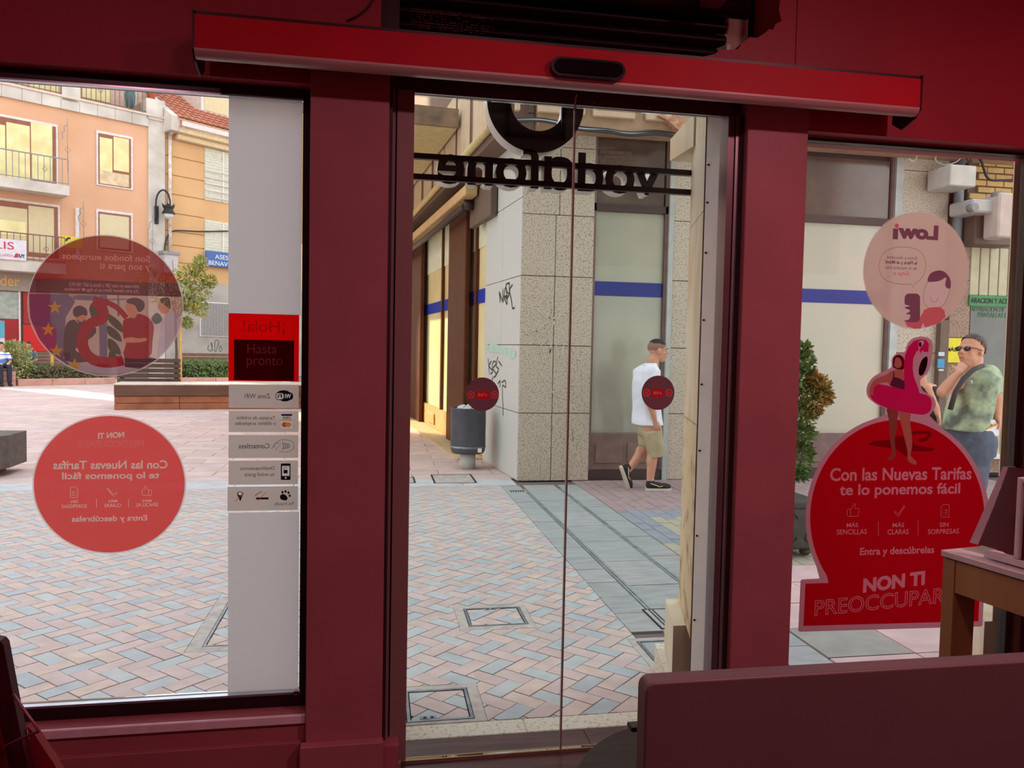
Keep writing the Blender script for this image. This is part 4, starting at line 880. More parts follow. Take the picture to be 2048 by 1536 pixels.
for i in range(6):
    panel(F8, 3.48, 3.92, ys[i], ys[i+1], M_gr, CB); panel(F8, 3.92, 4.36, ys[i], ys[i+1], M_gr, CB)
for i in range(7): panel(F8, 6.50, 7.16, ys[i], ys[i+1], M_gr, CB)
M_ms = mat('pale metal jamb strip', (178, 182, 180), .5, .3)
M_wg = mat('pale film behind shop glass', (196, 200, 178), .35, col2=(178, 186, 170), scale=1.2, spec=.8)
M_wg2 = mat('cream film behind shop glass', (214, 204, 182), .35, col2=(200, 200, 184), scale=1.2, spec=.8)
M_dg = mat('dark transom glass', (74, 58, 50), .15, col2=(98, 80, 68), scale=2, spec=.9)
M_bs = mat('blue stripe', (10, 50, 164), .6, spec=.2)
for u0, u1, film_, zt_ in ((2.50, 3.42, M_wg, 4.12), (4.36, 6.40, M_wg2, 3.98)):
    t = CB
    fr_ = MB(); fr_.box(u0, u1, .10, .16, 0, 4.3); obj('window_back', fr_, M_brd, t)
    a = MB(); a.box(u0+.02, u1-.03, .085, .099, .56, 3.19); w_ = obj('shop_window', a, film_, t)
    a = MB(); a.box(u0+.02, u1-.03, .078, .084, 2.20, 2.37); obj('blue_stripe', a, M_bs, w_)
    a = MB(); a.box(u0+.02, u1-.03, .07, .077, .56, 3.19); obj('pane', a, glass('shop window reflections', refl=.0), w_)
    a = MB(); a.box(u0, u1, .03, .10, 3.19, 3.28); obj('transom_bar', a, M_brd, t)
    a = MB(); a.box(u0+.03, u1-.05, .06, .099, 3.28, 4.12 if film_ is M_wg else 4.0); obj('transom_window', a, M_dg, t)
    a = MB(); a.box(u0, u0+.03, .03, .1, .0, 4.2); obj('mullion', a, M_br, t); a = MB(); a.box(u1-.03, u1, .03, .1, .0, 4.2); obj('mullion', a, M_br, t)
    a = MB(); a.bbox(u0+.03, u1-.03, .05, .099, .12, .56, .004, 1); pl = obj('plinth', a, M_br, t)
    n_ = 2 if film_ is M_wg else 4; wd = (u1-u0-.12)/n_
    for i in range(n_): a = MB(); a.bbox(u0+.09+i*wd, u0+.03+(i+1)*wd, .034, .055, .20, .44, .006, 2); obj('raised_panel', a, M_br, pl)
    a = MB(); a.box(u0, u1, .02, .12, 0, .12); obj('base_board', a, M_brd, t)
a = MB(); a.box(3.42, 3.48, -.01, .06, 0, 4.2); obj('jamb_strip', a, M_ms, CB); a = MB(); a.box(6.40, 6.50, -.01, .06, 0, 4.2); obj('jamb_strip', a, M_ms, CB)
# brick reflection in the transom window, modelled as dim coloured blocks
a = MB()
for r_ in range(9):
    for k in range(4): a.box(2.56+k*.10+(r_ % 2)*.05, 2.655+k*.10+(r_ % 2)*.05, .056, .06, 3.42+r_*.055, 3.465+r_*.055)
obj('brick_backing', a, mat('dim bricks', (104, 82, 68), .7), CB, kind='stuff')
# fascia with raised panels over the shop front
M_fa = mat('beige fascia', (176, 146, 116), .7, col2=(160, 132, 106)); M_fp = mat('beige raised panel', (200, 176, 146), .7, col2=(188, 164, 136))
fz_ = F8.uv(1250, 262, -.3)[1]
a = MB(); a.box(1.75, 8.9, -.3, .0, fz_, 5.8); obj('fascia', a, M_fa, CB)
zb_ = F8.uv(1228, 236, -.34)[1]
for x0, x1 in ((1030, 1040), (1075, 1170), (1186, 1270), (1292, 1330)):
    q0, q1 = F8.uv(x0, 220, -.34)[0], F8.uv(x1, 220, -.34)[0]; a = MB(); a.bbox(q0, q1, -.36, -.30, zb_, zb_+.8, .01, 1); obj('raised_panel', a, M_fp, CB)
for k in range(6): a = MB(); a.bbox(5.1+k*.75, 5.7+k*.75, -.36, -.30, zb_, zb_+.8, .01, 1); obj('raised_panel', a, M_fp, CB)
a = MB(); q = [F8.uv(x, y, -.32) for x, y in ((1310, 236), (1330, 246), (1356, 270), (1372, 262), (1352, 240), (1338, 232))]; a.prism(q, -.42, -.30); obj('broken_plaster', a, mat('exposed brick patch', (176, 110, 84), .9, col2=(196, 160, 130), scale=20), CB)
# cable bundle under the fascia
cb = T('cable_bundle', 'bundle of dark cables strung under the fascia of the granite building', 'cables', F8, (3, -.35, 4.1))
for k in range(6):
    pts = smooth([F8.uv(x, y+k*1.6+rnd.uniform(-1, 1), -.34-.004*k) for x, y in ((1030, 238), (1075, 236), (1110, 242), (1160, 254), (1215, 258), (1258, 264), (1310, 262), (1350, 268))], 4, False)
    a = MB(); a.tube([(u, -.34-.008*k, z) for u, z in pts], .010, 5); obj('cable', a, mat('black cable', (44, 42, 42), .6) if k != 2 else mat('pale cable', (196, 200, 196), .6), cb)
cb2 = T('cable_bundle', 'tangle of cables at the top of the right window over the granite pillar', 'cables', F8, (6.5, -.1, 3.9))
for k, pts in enumerate([((1612, 282), (1700, 290), (1780, 300), (1870, 304), (2030, 318)), ((1612, 288), (1720, 298), (1830, 302), (1900, 310)), ((1812, 318), (1822, 324), (1830, 312), (1828, 300)), ((1870, 302), (1864, 322), (1880, 332), (1905, 326), (1920, 312)), ((1900, 306), (1912, 318), (1925, 310), (1935, 300)), ((1938, 300), (1952, 330), (1964, 360), (1990, 364), (2030, 362)), ((1922, 305), (1928, 330), (1918, 322))]):
    q = smooth([F8.uv(x, y, -.1) for x, y in pts], 5, False); a = MB(); a.tube([(u, -.1-.02*k, z) for u, z in q], .016 if k in (0, 5) else .010, 5); obj('cable', a, MATS['pale cable'] if k in (2, 3) else MATS['black cable'], cb2)
# downpipe
dp = T('downpipe', 'grey-blue downpipe between the granite pillar and the repair shop', 'pipe', F8, (7.22, -.05, 2.2))
a = MB(); zt = F8.uv(1898, 300, -.08)[1]; a.cyl((7.235, -.08, 2.3), (7.235, -.08, zt), .055, n=16); obj('pipe', a, mat('grey blue pipe', (124, 132, 136), .5), dp)
a = MB(); a.cyl((7.235, -.08, 3.4), (7.235, -.08, 3.44), .068, n=16); obj('bracket', a, M_ms, dp)

# side street flank
CS = T('corner_building_flank', 'flank of the granite building with brown pillars and awning on side street', 'building', SF, (0, 0, 0))
zs_ = [0, .80, 1.595, 2.40, 3.30, 4.2]
for i in range(5):
    panel(SF, -.86, -.02, zs_[i], zs_[i+1], M_gs, CS, d=.0); panel(SF, -1.72, -.86, zs_[i], zs_[i+1], M_gs, CS, d=.0)
a = MB(); a.box(-1.72, -.06, .05, 1.0, 0, 5); obj('wall_core', a, MATS['wall core'], CS)
M_col = mat('brown metal pillar', (92, 50, 26), .5, col2=(82, 44, 24), spec=.15); M_gl2 = mat('sunny cream interior', (226, 214, 164), .5, col2=(206, 186, 130), scale=1)
M_tan = mat('tan render', (200, 150, 96), .7)
for p0, p1 in ((903, 937), (812, 847)): u0, u1 = SF.uv(p0, 600, 0)[0], SF.uv(p1, 600, 0)[0]; a = MB(); a.bbox(u0, u1, -.06, .02, 0, 4.2, .015, 1); obj('pillar', a, M_col, CS)
a = MB(); a.box(-14, -1.72, .10, .40, 0, 4.6); obj('shop_back', a, M_gl2, CS)
a = MB(); a.box(-14, -1.72, .085, .099, 2.20, 2.40); obj('blue_stripe', a, M_bs, CS)
for u in (SF.uv(884, 600, .06)[0], SF.uv(951, 600, .06)[0]): a = MB(); a.box(u-.05, u+.05, .05, .099, 0, 4.4); obj('mullion', a, M_col, CS)
a = MB(); a.box(-14, -1.72, .04, .098, .0, .42); obj('plinth', a, M_tan, CS)
a = MB(); a.bbox(-6.3, -5.6, .01, .045, .1, .3, .01, 1); obj('raised_panel', a, M_tan, CS)
a = MB(); a.box(-14, -1.75, -.02, .3, 3.95, 4.25); obj('lintel', a, M_col, CS)
a = MB(); a.box(-14, -1.72, .085, .099, 3.0, 3.95); obj('pale_transom', a, mat('pale transom film', (226, 228, 200), .5), CS)
a = MB(); a.box(-16, -1.72, -.35, .02, .0, .03); obj('kerb', a, mat('sandy kerb', (206, 180, 140), .8), CS)
# overhang with raised panels
d_ = -.28; zf = 4.0
a = MB(); a.box(-16, .18, d_, -.01, zf, 6.5); obj('overhang', a, mat('brown shaded render', (112, 86, 72), .7), CS)  # dark brown stands in for the shade between the raised panels
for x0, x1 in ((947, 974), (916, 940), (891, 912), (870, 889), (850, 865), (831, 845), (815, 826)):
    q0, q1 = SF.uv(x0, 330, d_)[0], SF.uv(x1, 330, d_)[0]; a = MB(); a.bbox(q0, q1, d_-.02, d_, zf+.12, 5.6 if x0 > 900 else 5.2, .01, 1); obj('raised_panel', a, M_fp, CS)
ue_, zb_s = SF.uv(912, 256, -.36); a = MB(); a.box(-16, ue_, d_-2.6, d_-.06, zb_s, zb_s+.22); bs = obj('balcony_slab', a, mat('cream soffit', (206, 190, 140), .8), CS)
a = MB(); a.box(ue_+.001, ue_+.08, d_-2.6, d_-.06, zb_s-.01, zb_s+.24); obj('slab_edge', a, mat('stained brown edge', (96, 78, 66), .8, col2=(150, 124, 100), scale=3), bs)
a = MB(); a.tube([(-16, d_-.03, zf+.10), (-6, d_-.04, zf+.08), (-.3, d_-.04, zf+.14)], .05, 8); obj('cable_tray', a, mat('ochre cable tray', (210, 186, 130), .6), CS)
# rolled awning
aw = T('awning', 'rolled awning cassette over the brown pillars of the side street', 'awning', SF, (-4, -.3, 3.5))
zA_, zB_ = 3.78, 3.50
a = MB(); a.bbox(-9.4, -1.75, -.30, -.12, zB_+.12, zB_+.26, .02, 2); obj('cassette', a, mat('beige awning cassette', (214, 176, 124), .5), aw)
a = MB(); a.bbox(-9.4, -1.75, -.24, -.06, zB_+.27, zB_+.31, .01, 1); obj('cassette_lid', a, mat('silver awning lid', (200, 196, 184), .35, .6), aw)
for u in (-8.4, -2.1): a = MB(); a.cyl((u, -.24, zB_+.05), (u, -.10, zB_+.05), .07, n=14); obj('arm_joint', a, M_brd, aw)
a = MB(); a.tube([(-2.1, -.22, zB_+.02), (-5.2, -.24, zB_-.0), (-9.4, -.26, zB_-.02)], .05, 8); obj('folding_arm', a, M_brd, aw)
a = MB(); u0, u1, z0, z1 = SF.rect(940, 376, 981, 443, -.10); a.bbox(u0, u1, -.10, -.012, z0, z1, .006, 1); obj('awning_end_cover', a, mat('taupe metal cover', (104, 84, 72), .6), None, 'taupe metal cover box at the building corner above the awning', 'box', frame=SF)
# tags and scribbles on the stone
M_ink = mat('black marker', (34, 32, 34), .6); M_wsc = mat('faded white scribble', (206, 196, 180), .7); M_teal = mat('faded teal spray', (176, 206, 194), .7)
def scrib(name, label, fr, d, strokes, w_, m, grp='scribbles on the corner building'):
    q = [p for s in strokes for p in s]; u, z = fr.uv(sum(p[0] for p in q)/len(q), max(p[1] for p in q), d)
    t = T(name, label, 'graffiti', fr, (u, d, z), grp)
    for s in strokes: a = line2(fr, smooth(s, 4, False), d, w_); obj('stroke', a, m, t)
N = lambda *p: k5(800, 540, 3.072, *p)
scrib('graffiti_tag', 'black jagged four-letter tag high on the flank of the corner', SF, -.004, [N((608, 130), (615, 200), (612, 140), (628, 190), (632, 115)), N((632, 200), (648, 105), (658, 210), (640, 165), (665, 160)), N((672, 80), (650, 90), (655, 130), (668, 150), (655, 175), (645, 165)), N((668, 75), (672, 150)), N((690, 90), (672, 125), (684, 190), (690, 235), (704, 230))], .020, M_ink)
scrib('graffiti_tag', 'black looping tag with long tail above the bin', SF, -.004, [N((540, 540), (548, 640)), N((560, 560), (545, 590), (568, 620), (555, 640)), N((570, 600), (590, 575), (575, 560), (565, 600), (590, 640), (575, 660)), N((600, 530), (590, 590), (605, 610), (585, 650)), N((605, 560), (625, 590)), N((600, 700), (615, 680), (612, 720)), N((625, 690), (645, 680), (648, 720), (628, 715), (632, 840), (632, 895)), N((570, 655), (560, 690))], .017, M_ink)
scrib('graffiti_tag', 'large faded white scribble on the front of the corner pillar', F8, -.004, [N((930, 180), (940, 250), (900, 320), (810, 400)), N((840, 240), (900, 290), (960, 300), (900, 360), (830, 420)), N((1000, 250), (940, 340), (900, 420), (860, 480), (880, 560), (860, 620), (900, 700), (960, 770), (1030, 790)), N((870, 470), (900, 540), (930, 480)), N((960, 460), (980, 560), (1010, 440)), N((1060, 240), (1100, 200)), N((1060, 470), (1080, 520), (1100, 480)), N((800, 360), (850, 380)), N((930, 440), (920, 520))], .014, M_wsc)
t = T('graffiti_smear', 'pale teal spray smear across the flank of the corner', 'graffiti', SF, (-1, -.003, 1.9), 'scribbles on the corner building'); a = MB(); a.flat(P(SF, smooth(N((530, 480), (570, 450), (620, 470), (700, 490), (712, 520), (690, 545), (640, 515), (560, 505)), 3), -.003), -.003); obj('smear', a, M_teal, t)
a = MB(); a.flat(P(SF, [(970+1, 924-2), (1008, 948), (1008, 952), (970, 928)], -.003), -.003)

# ------------------------------------------------------------------ litter bin
bx, by = 1.17, 9.78
FB = Frame(0, by, 0); bz0, bz1 = FB.uv(938, 905, 0)[1], FB.uv(938, 815, 0)[1]
bn = T('litter_bin', 'dark grey cylindrical litter bin on pale post at the building corner', 'litter bin', W, (bx, by, 0))
a = MB(); a.lathe([(.20, bz0), (.218, bz0+.03), (.225, bz0+.08), (.226, bz1-.02), (.232, bz1-.01), (.232, bz1), (.215, bz1), (.21, bz1-.08), (.2, bz1-.09)], (bx, by, 0), 32); obj('body', a, mat('dark grey bin shell', (84, 88, 96), .45, .2, col2=(72, 76, 84)), bn)
a = MB(); a.lathe([(.228, bz0+.07), (.231, bz0+.075), (.231, bz0+.09), (.228, bz0+.095)], (bx, by, 0), 32, False); obj('band', a, M_met, bn)
a = MB(); a.cyl((bx, by, 0), (bx, by, bz0+.01), .105, .10, 20); obj('post', a, mat('pale concrete post', (196, 198, 194), .7), bn)
a = MB(); a.bbox(bx+.10, bx+.15, by-.232, by-.20, bz0+.03, bz0+.08, .003, 1); obj('label_plate', a, M_sill, bn)
a = MB()
for k in range(7): t_ = k*.9; a.ell((bx+.09*cos(t_)*.8-.02, by+.09*sin(t_), bz1-.03+.02*sin(k*2.1)), (.07, .06, .05), Matrix.Rotation(k, 3, 'X'), 7, 5)
rb = remeshed(a, .012, 0); 
for i, v in enumerate(rb.v): n_ = noise.noise(Vector(v)*22)*.018; rb.v[i] = (v[0]+n_, v[1]-n_, v[2]+n_)
rb.sm = [False]*len(rb.f); obj('rubbish_bag', rb, mat('milky plastic bag', (206, 214, 210), .35), None, 'crumpled milky rubbish bag sticking out of the litter bin', 'bag')
# ================================================================== stone jambs, fascia sign of this shop (seen from behind)
M_mb = mat('weathered cream marble', (218, 208, 184), .5, col2=(194, 164, 112), scale=4, lo=.45, hi=.72, detail=8, stretch=(1, 1, .45), bump=.06)
M_mb2 = mat('stained base marble', (212, 194, 156), .6, col2=(150, 112, 66), scale=9, lo=.52, hi=.72, detail=9, bump=.15)
jb = T('stone_jamb', 'weathered cream marble jamb right of the door with stepped base', 'stone jamb', W, (1.5, 3.2, 0))
zj = [0.36, 1.25, 2.12, 3.2]
for i in range(3): a = MB(); a.prism_z([(1.297, 2.966), (1.43, 3.42), (1.72, 3.42), (1.66, 2.985)], zj[i]+(.002 if i else 0), zj[i+1]-.002); obj('marble_block', a, M_mb if i else M_mb2, jb)
a = MB(); a.prism_z([(1.285, 3.12), (1.385, 3.47), (1.76, 3.47), (1.70, 3.12)], .12, .36); obj('plinth_block', a, M_mb, jb)
a = MB(); a.prism_z([(1.27, 3.12), (1.36, 3.53), (1.80, 3.53), (1.74, 3.12)], .0, .12); obj('base_block', a, M_thr, jb)
u0, u1, z0, z1 = W.rect(1353, 262, 1386, 315, 3.5); a = MB(); a.prism_x([(3.30, z1+.02), (3.30, z0), (3.58, z0), (3.58, z1-.02)], u0, u0+.16); obj('corbel', a, M_mb, jb)
jr = T('stone_jamb', 'cream marble jamb at the far right edge of the right window', 'stone jamb', W, (3.2, 3.2, 0))
for i in range(2): a = MB(); a.prism_z([(2.76, 3.0), (3.215, 3.5), (3.9, 3.5), (3.9, 3.0)], [.36, 1.62][i]+.001, [1.62, 3.2][i]-.001); obj('marble_block', a, M_mb, jr)
a = MB(); a.prism_z([(2.72, 3.0), (3.10, 3.55), (3.9, 3.55), (3.9, 3.0)], 0, .36); obj('plinth_block', a, M_mb, jr)
ws = T('white_reveal_strip', 'white metal reveal strip with dark screws between door profile and marble', 'metal strip', W, (1.32, 2.9, 0))
a = MB(); a.prism_z([(1.330, 2.868), (1.297, 2.952), (1.312, 2.952), (1.345, 2.868)], .01, 2.75); obj('strip', a, mat('white painted metal', (248, 250, 252), .5, col2=(236, 242, 246), scale=6), ws)
a = MB(); a.box(1.299, 1.33, 2.953, 2.965, .0, 2.75); obj('black_gap', a, M_gap, ws)
for z in (.45, .8, 1.15, 1.42, 1.68, 1.95, 2.15, 2.30): a = MB(); a.cyl((1.301+.002, 2.938, z), (1.297, 2.936, z), .004, n=8); obj('screw', a, M_gap, ws)
a = MB(); a.bbox(-.12, .085, 2.985, 3.42, 0, 3.2, .01, 1); obj('stone_jamb', a, M_mb, None, 'plain marble jamb outside left of the door behind the red pillar', 'stone jamb')
# outside face of the shop above the openings
a = MB(); a.box(RX0-9, RX1+6, 2.985, 3.30, 3.22, 9.5); obj('facade_front', a, mat('grey beige facade render', (184, 178, 170), .8), kind='structure')

sg = T('shop_sign', 'raised mirror-reading sign letters with ring emblem on two dark rails', 'shop sign', W, (.8, 3.42, 2.3))
M_sb = mat('dark sign back', (66, 56, 58), .5); M_ss = mat('white lacquer sign side', (214, 210, 206), .35); M_rl = mat('dark sign rail', (40, 20, 26), .4, .3)
def solid(name, pts2, fs, y0, y1, par, label=None):
    n = len(pts2); ec = {}
    for f in fs:
        for i in range(len(f)): ec[(f[i], f[(i+1) % len(f)])] = 1
    side = [(a_, b_) for (a_, b_) in ec if (b_, a_) not in ec]
    mb = MB(); mb.add([(p[0], y0, p[1]) for p in pts2]+[(p[0], y1, p[1]) for p in pts2], list(fs)+[tuple(i+n for i in f[::-1]) for f in fs]+[(b_, a_, a_+n, b_+n) for a_, b_ in side])
    o = obj(name, mb, M_sb, par, label); o.data.materials.append(M_ss)
    mi = [0]*len(fs)+[0]*len(fs)+[1]*len(side); o.data.polygons.foreach_set('material_index', mi); return o
ys_ = 3.44
vs, fs = sprite_curve('vod\u0251fone', .022, 0, 0, .98)
par_ = list(range(len(vs)))
def fnd(i):
    while par_[i] != i: par_[i] = par_[par_[i]]; i = par_[i]
    return i
key = {}
for i, v in enumerate(vs):
    k = (round(v[0], 4), round(v[1], 4))
    if k in key: par_[fnd(i)] = fnd(key[k])
    else: key[k] = i
for f in fs:
    for i in f[1:]: par_[fnd(i)] = fnd(f[0])
x0 = min(v[0] for v in vs); x1 = max(v[0] for v in vs); y0 = min(v[1] for v in vs); y1 = max(v[1] for v in vs)
uL, uR = W.uv(874, 345, ys_)[0], W.uv(1322, 365, ys_)[0]; zL = W.uv(1100, 380, ys_)[1]; zH = W.uv(1100, 300, ys_)[1]
isl = {}
for f in fs: isl.setdefault(fnd(f[0]), []).append(f)
for r_ in isl.values():
    use = {}; ff = [tuple(use.setdefault(i, len(use)) for i in f) for f in r_]; pts = [None]*len(use)
    for i, j in use.items(): q_ = (vs[i][1]-y0)/(y1-y0); q_ = q_*.80/.745 if q_ < .745 else .80+(q_-.745)*.20/.255; pts[j] = (uR-(vs[i][0]-x0)/(x1-x0)*(uR-uL), zL+q_*(zH-zL))
    solid('letter', pts, ff, ys_, ys_+.085, sg)
c, ra, _ = circ_px(W, 1071, 205, 97, 97, ys_); c2, rb_, _ = circ_px(W, 1076, 206, 54, 54, ys_); n = 64
o_ = ellipse(c, ra, ra, n); i_ = ellipse(c2, rb_, rb_, n)
solid('ring_emblem', o_+i_, [(i, n+i, n+(i+1) % n, (i+1) % n) for i in range(n)], ys_, ys_+.10, sg)
def railz(py, px): return W.uv(px, py, ys_-.02)[1]
for py in (329, 369):
    z = railz(py, 1103); a = MB(); a.box(.087, 1.435, ys_-.03, ys_-.002, z-.012, z+.012); obj('rail', a, M_rl, sg)
q = [W.uv(x, y, ys_-.012) for x, y in ((1016, 170), (1016, 268), (1126, 276), (1130, 180))]
zq = (q[1][1]+q[2][1])/2
for s in ((q[0][0], q[0][1]+.2, q[0][0], zq), (q[0][0], zq, q[2][0], zq), (q[2][0], zq, q[2][0], q[3][1]+.2)):
    a = MB(); a.box(min(s[0], s[2])-.010, max(s[0], s[2])+.010, ys_-.02, ys_-.002, min(s[1], s[3])-.010, max(s[1], s[3])+.010); obj('frame_tube', a, M_rl, sg)

# ================================================================== square to the left: apartment houses
P0 = EYE+ray(200, 400)*30.2
L1 = Frame(P0.x, P0.y, 34.5)
_u, _z = L1.uv(330, 400); _p = L1.w(_u, 0, 0); L2 = Frame(_p.x, _p.y, 41.5)
def qb(name, fr, x0, y0, x1, y1, d0, d1, m, par=None, bev=0, label=None, **kw):
    u0, u1, z0, z1 = fr.rect(x0, y0, x1, y1, d0); a = MB()
    if bev: a.bbox(u0, u1, d0, d1, z0, z1, bev, 1)
    else: a.box(u0, u1, d0, d1, z0, z1)
    return obj(name, a, m, par, label, frame=fr, **kw)
M_or = mat('apricot render', (214, 166, 132), .85, col2=(202, 154, 120), scale=.5, detail=6); M_co = mat('stained concrete', (208, 200, 190), .85, col2=(180, 170, 160), scale=1.2, detail=6)
M_wf = mat('brown window frame', (140, 84, 58), .5); M_wb = mat('white window surround', (220, 208, 204), .6); M_bl = mat('beige roller blind', (206, 190, 152), .7, col2=(200, 184, 146)); M_yg = mat('yellow reflecting pane', (224, 212, 150), .2, col2=(206, 190, 126), scale=2, spec=.8)  # the pane yellow is a painted reflection of sunlit houses opposite
M_ra = mat('rusty railing', (120, 86, 76), .5); M_rag = mat('grey railing', (140, 136, 136), .5)
ub0, ub1 = -3.9, L1.uv(296, 400)[0]; ue = L1.uv(329, 400)[0]
A1 = T('apartment_building', 'apricot apartment building with balconies and a ground floor bank', 'building', L1, (0, 0, 0))
z_led0, z_led1 = L1.uv(150, 224)[1], L1.uv(150, 201)[1]
a = MB(); a.box(ub0, ub1, 0, 9, 3.9, z_led0); obj('wall', a, M_or, A1)
a = MB(); a.box(ub0, ub1, 0.02, 9, 0, 3.9); obj('ground_floor_wall', a, mat('taupe cladding', (150, 132, 116), .7), A1)
a = MB(); a.box(ub1, ue, -.06, 9, 0, L1.uv(312, 200)[1]); obj('corner_pilaster', a, M_co, A1)
for k in range(9):
    w_ = (ub1-ub0)/9; a = MB(); a.bbox(ub0+k*w_+.004, ub0+(k+1)*w_-.004, -.10, .3, z_led0, z_led1, .01, 1); obj('ledge_panel', a, M_co, A1)
a = MB(); a.box(ub0, ue, -.14, .4, z_led1, z_led1+.08); obj('ledge_cap', a, mat('pinkish coping', (214, 190, 176), .8), A1)
a = MB(); a.box(ub0, ue, 1.6, 9, z_led1, z_led1+3.0); obj('penthouse_wall', a, mat('pinkish penthouse wall', (214, 186, 170), .8), A1)
for x0, x1 in ((-10, 42), (60, 118), (165, 222)): qb('penthouse_window', L1, x0, 100, x1, 200, 1.55, 1.6, M_yg, A1)
qb('terrace_pier', L1, 124, 150, 160, 203, -.1, .4, M_co, A1); qb('terrace_pier', L1, 293, 199, 326, 240, -.1, .4, M_co, A1)
a = MB(); a.box(ub0, ue, 0, 9, z_led1+3.0, z_led1+3.2); obj('roof_slab', a, M_co, A1)
def railing(fr, u0, u1, z0, z1, d, step, m, par, diamond=()):
    t = obj('railing', MB().box(u0, u1, d-.02, d+.02, z1-.04, z1), m, par); obj('bottom_rail', MB().box(u0, u1, d-.015, d+.015, z0+.05, z0+.08), m, t)
    n_ = max(1, int((u1-u0)/step))
    for i in range(n_+1): x = u0+(u1-u0)*i/n_; obj('bar', MB().box(x-.011, x+.011, d-.011, d+.011, z0, z1-.04), m, t)
    for x in diamond:
        zc = (z0+z1)/2; obj('diamond', MB().tube([(x, d-.02, zc+.1), (x+.08, d-.02, zc), (x, d-.02, zc-.1), (x-.08, d-.02, zc)], .012, 5, True), m, t)
zt_ = z_led1+.08
uu = lambda x, fr=L1, y=300, d=0: fr.uv(x, y, d)[0]
railing(L1, ub0+.2, uu(122, y=180), zt_, zt_+1.0, -.05, .17, M_ra, A1, (uu(78),))
railing(L1, uu(162, y=200), uu(293, y=220), zt_, zt_+1.0, -.05, .17, M_ra, A1, (uu(200, y=190), uu(256, y=205)))
# folded parasol and pot on the terrace
u0 = uu(274, y=200); zc = zt_; pr = T('folded_parasol', 'folded blue-green parasol on the terrace at the top', 'parasol', L1, (u0, .8, zc))
a = MB(); a.lathe([(.02, .25), (.16, .35), (.20, .8), (.12, 1.5), (.03, 1.75)], (u0, .8, zc), 14); obj('folded_canopy', a, mat('sea green cloth', (84, 124, 130), .8, col2=(60, 96, 106), scale=6, stretch=(6, 6, .5)), pr)
a = MB(); a.cyl((u0, .8, zc-.08), (u0, .8, zc+1.8), .02, n=8); obj('pole', a, M_rag, pr)
u0, z0 = L1.uv(302, 199, .1); zp_ = L1.uv(310, 199, -.1)[1]; pt = T('terracotta_pot', 'terracotta pot on the concrete terrace pier', 'pot', L1, (u0, .1, zp_))
a = MB(); a.lathe([(.13, 0), (.19, .26), (.21, .27), (.21, .33), (.18, .33), (.16, .28), (.02, .28)], (u0, .1, zp_), 18); obj('pot', a, mat('terracotta', (186, 96, 62), .8), pt)
def win(fr, par, x0, y0, x1, y1, frame_px, mull, pane_m, border=True, tr=None, split_y=None):
    """window with surround, frame, mullions (px) and panes"""
    if border: qb('window_surround', fr, x0-4, y0-5, x1+4, y1+3, -.04, .02, M_wb, par)
    f = qb('window_frame', fr, x0, y0, x1, y1, -.055, .01, M_wf, par)
    xs = [x0+frame_px*.5]+[v for m_ in mull for v in (m_-1.2, m_+1.2)]+[x1-frame_px*.8]
    for i in range(0, len(xs), 2):
        if split_y: qb('pane', fr, xs[i], y0+frame_px*.8, xs[i+1], split_y-1.5, -.062, -.05, pane_m, f)
        else: qb('pane', fr, xs[i], y0+frame_px*.8, xs[i+1], y1-frame_px*.6, -.062, -.05, pane_m[i//2] if isinstance(pane_m, list) else pane_m, f)
    if split_y: qb('pane', fr, x0+frame_px*.5, split_y+1.5, x1-frame_px*.8, y1-frame_px*.3, -.062, -.05, mat('warm lower pane', (214, 190, 150), .2, col2=(190, 160, 120), scale=3, spec=.8), f)
    return f
win(L1, A1, -22, 241, 112, 367, 9, [12, 61], M_yg)
win(L1, A1, 197, 272, 262, 372, 5, [226], M_yg, split_y=344)
win(L1, A1, -22, 406, 116, 512, 10, [56], M_bl)
win(L1, A1, 197, 427, 262, 500, 5, [], M_bl)
qb('blind_gap_pane', L1, -10, 441, 52, 470, -.075, -.063, M_yg, A1)
for (x1, ya, yb, zz) in ((140, 0, 0, 0),):
    pass
u1 = uu(139, y=380, d=-.9); zt1_ = L1.uv(100, 366, -.9)[1]; zb1_ = L1.uv(100, 386, -.9)[1]
b1 = obj('balcony_slab', MB().box(ub0, u1, -.9, 0, zb1_, zt1_), M_co, A1); railing(L1, ub0+.2, uu(137, y=350, d=-.88), zt1_, zt1_+.98, -.86, .19, M_rag, A1, (uu(90, y=330, d=-.9),))
zt2_ = L1.uv(50, 522, -.9)[1]; zb2_ = L1.uv(50, 543, -.9)[1]; u2 = uu(132, y=530, d=-.9)
obj('balcony_slab', MB().box(ub0, u2, -.9, 0, zb2_, zt2_), M_co, A1); railing(L1, ub0+.2, uu(130, y=500, d=-.88), zt2_, zt2_+1.0, -.86, .19, M_ra, A1, (uu(93, y=497, d=-.9),))
# signs on the balcony
t = T('estate_sign', 'white sign with red letters hanging on the lower balcony', 'sign', L1, (uu(25, y=500, d=-.95), -.93, zt2_))
u0, u1, z0, z1 = L1.rect(-30, 478, 53, 519, -.95); obj('board', MB().bbox(u0, u1, -.96, -.90, z0, z1, .01, 1), mat('white sign board', (216, 208, 216), .5), t)
M_rt = mat('red sign paint', (196, 40, 52), .5); M_nt = mat('navy sign paint', (44, 40, 100), .5)
letters('lettering', 'LIS', L1, (-9, 483, 28, 498), -.965, M_rt, t, False, .0); letters('lettering', 'INMOBILIARIA', L1, (-32, 506, 27, 512), -.965, mat('salmon sign paint', (200, 120, 120), .5), t, False, 0); letters('lettering', 'API', L1, (34, 508, 49, 516), -.965, M_nt, t, False, .03, shear=.2)
for k in range(2): obj('slash_mark', line2(L1, [(29+k*3, 515), (33+k*3, 507)], -.965, .05), M_rt, t)
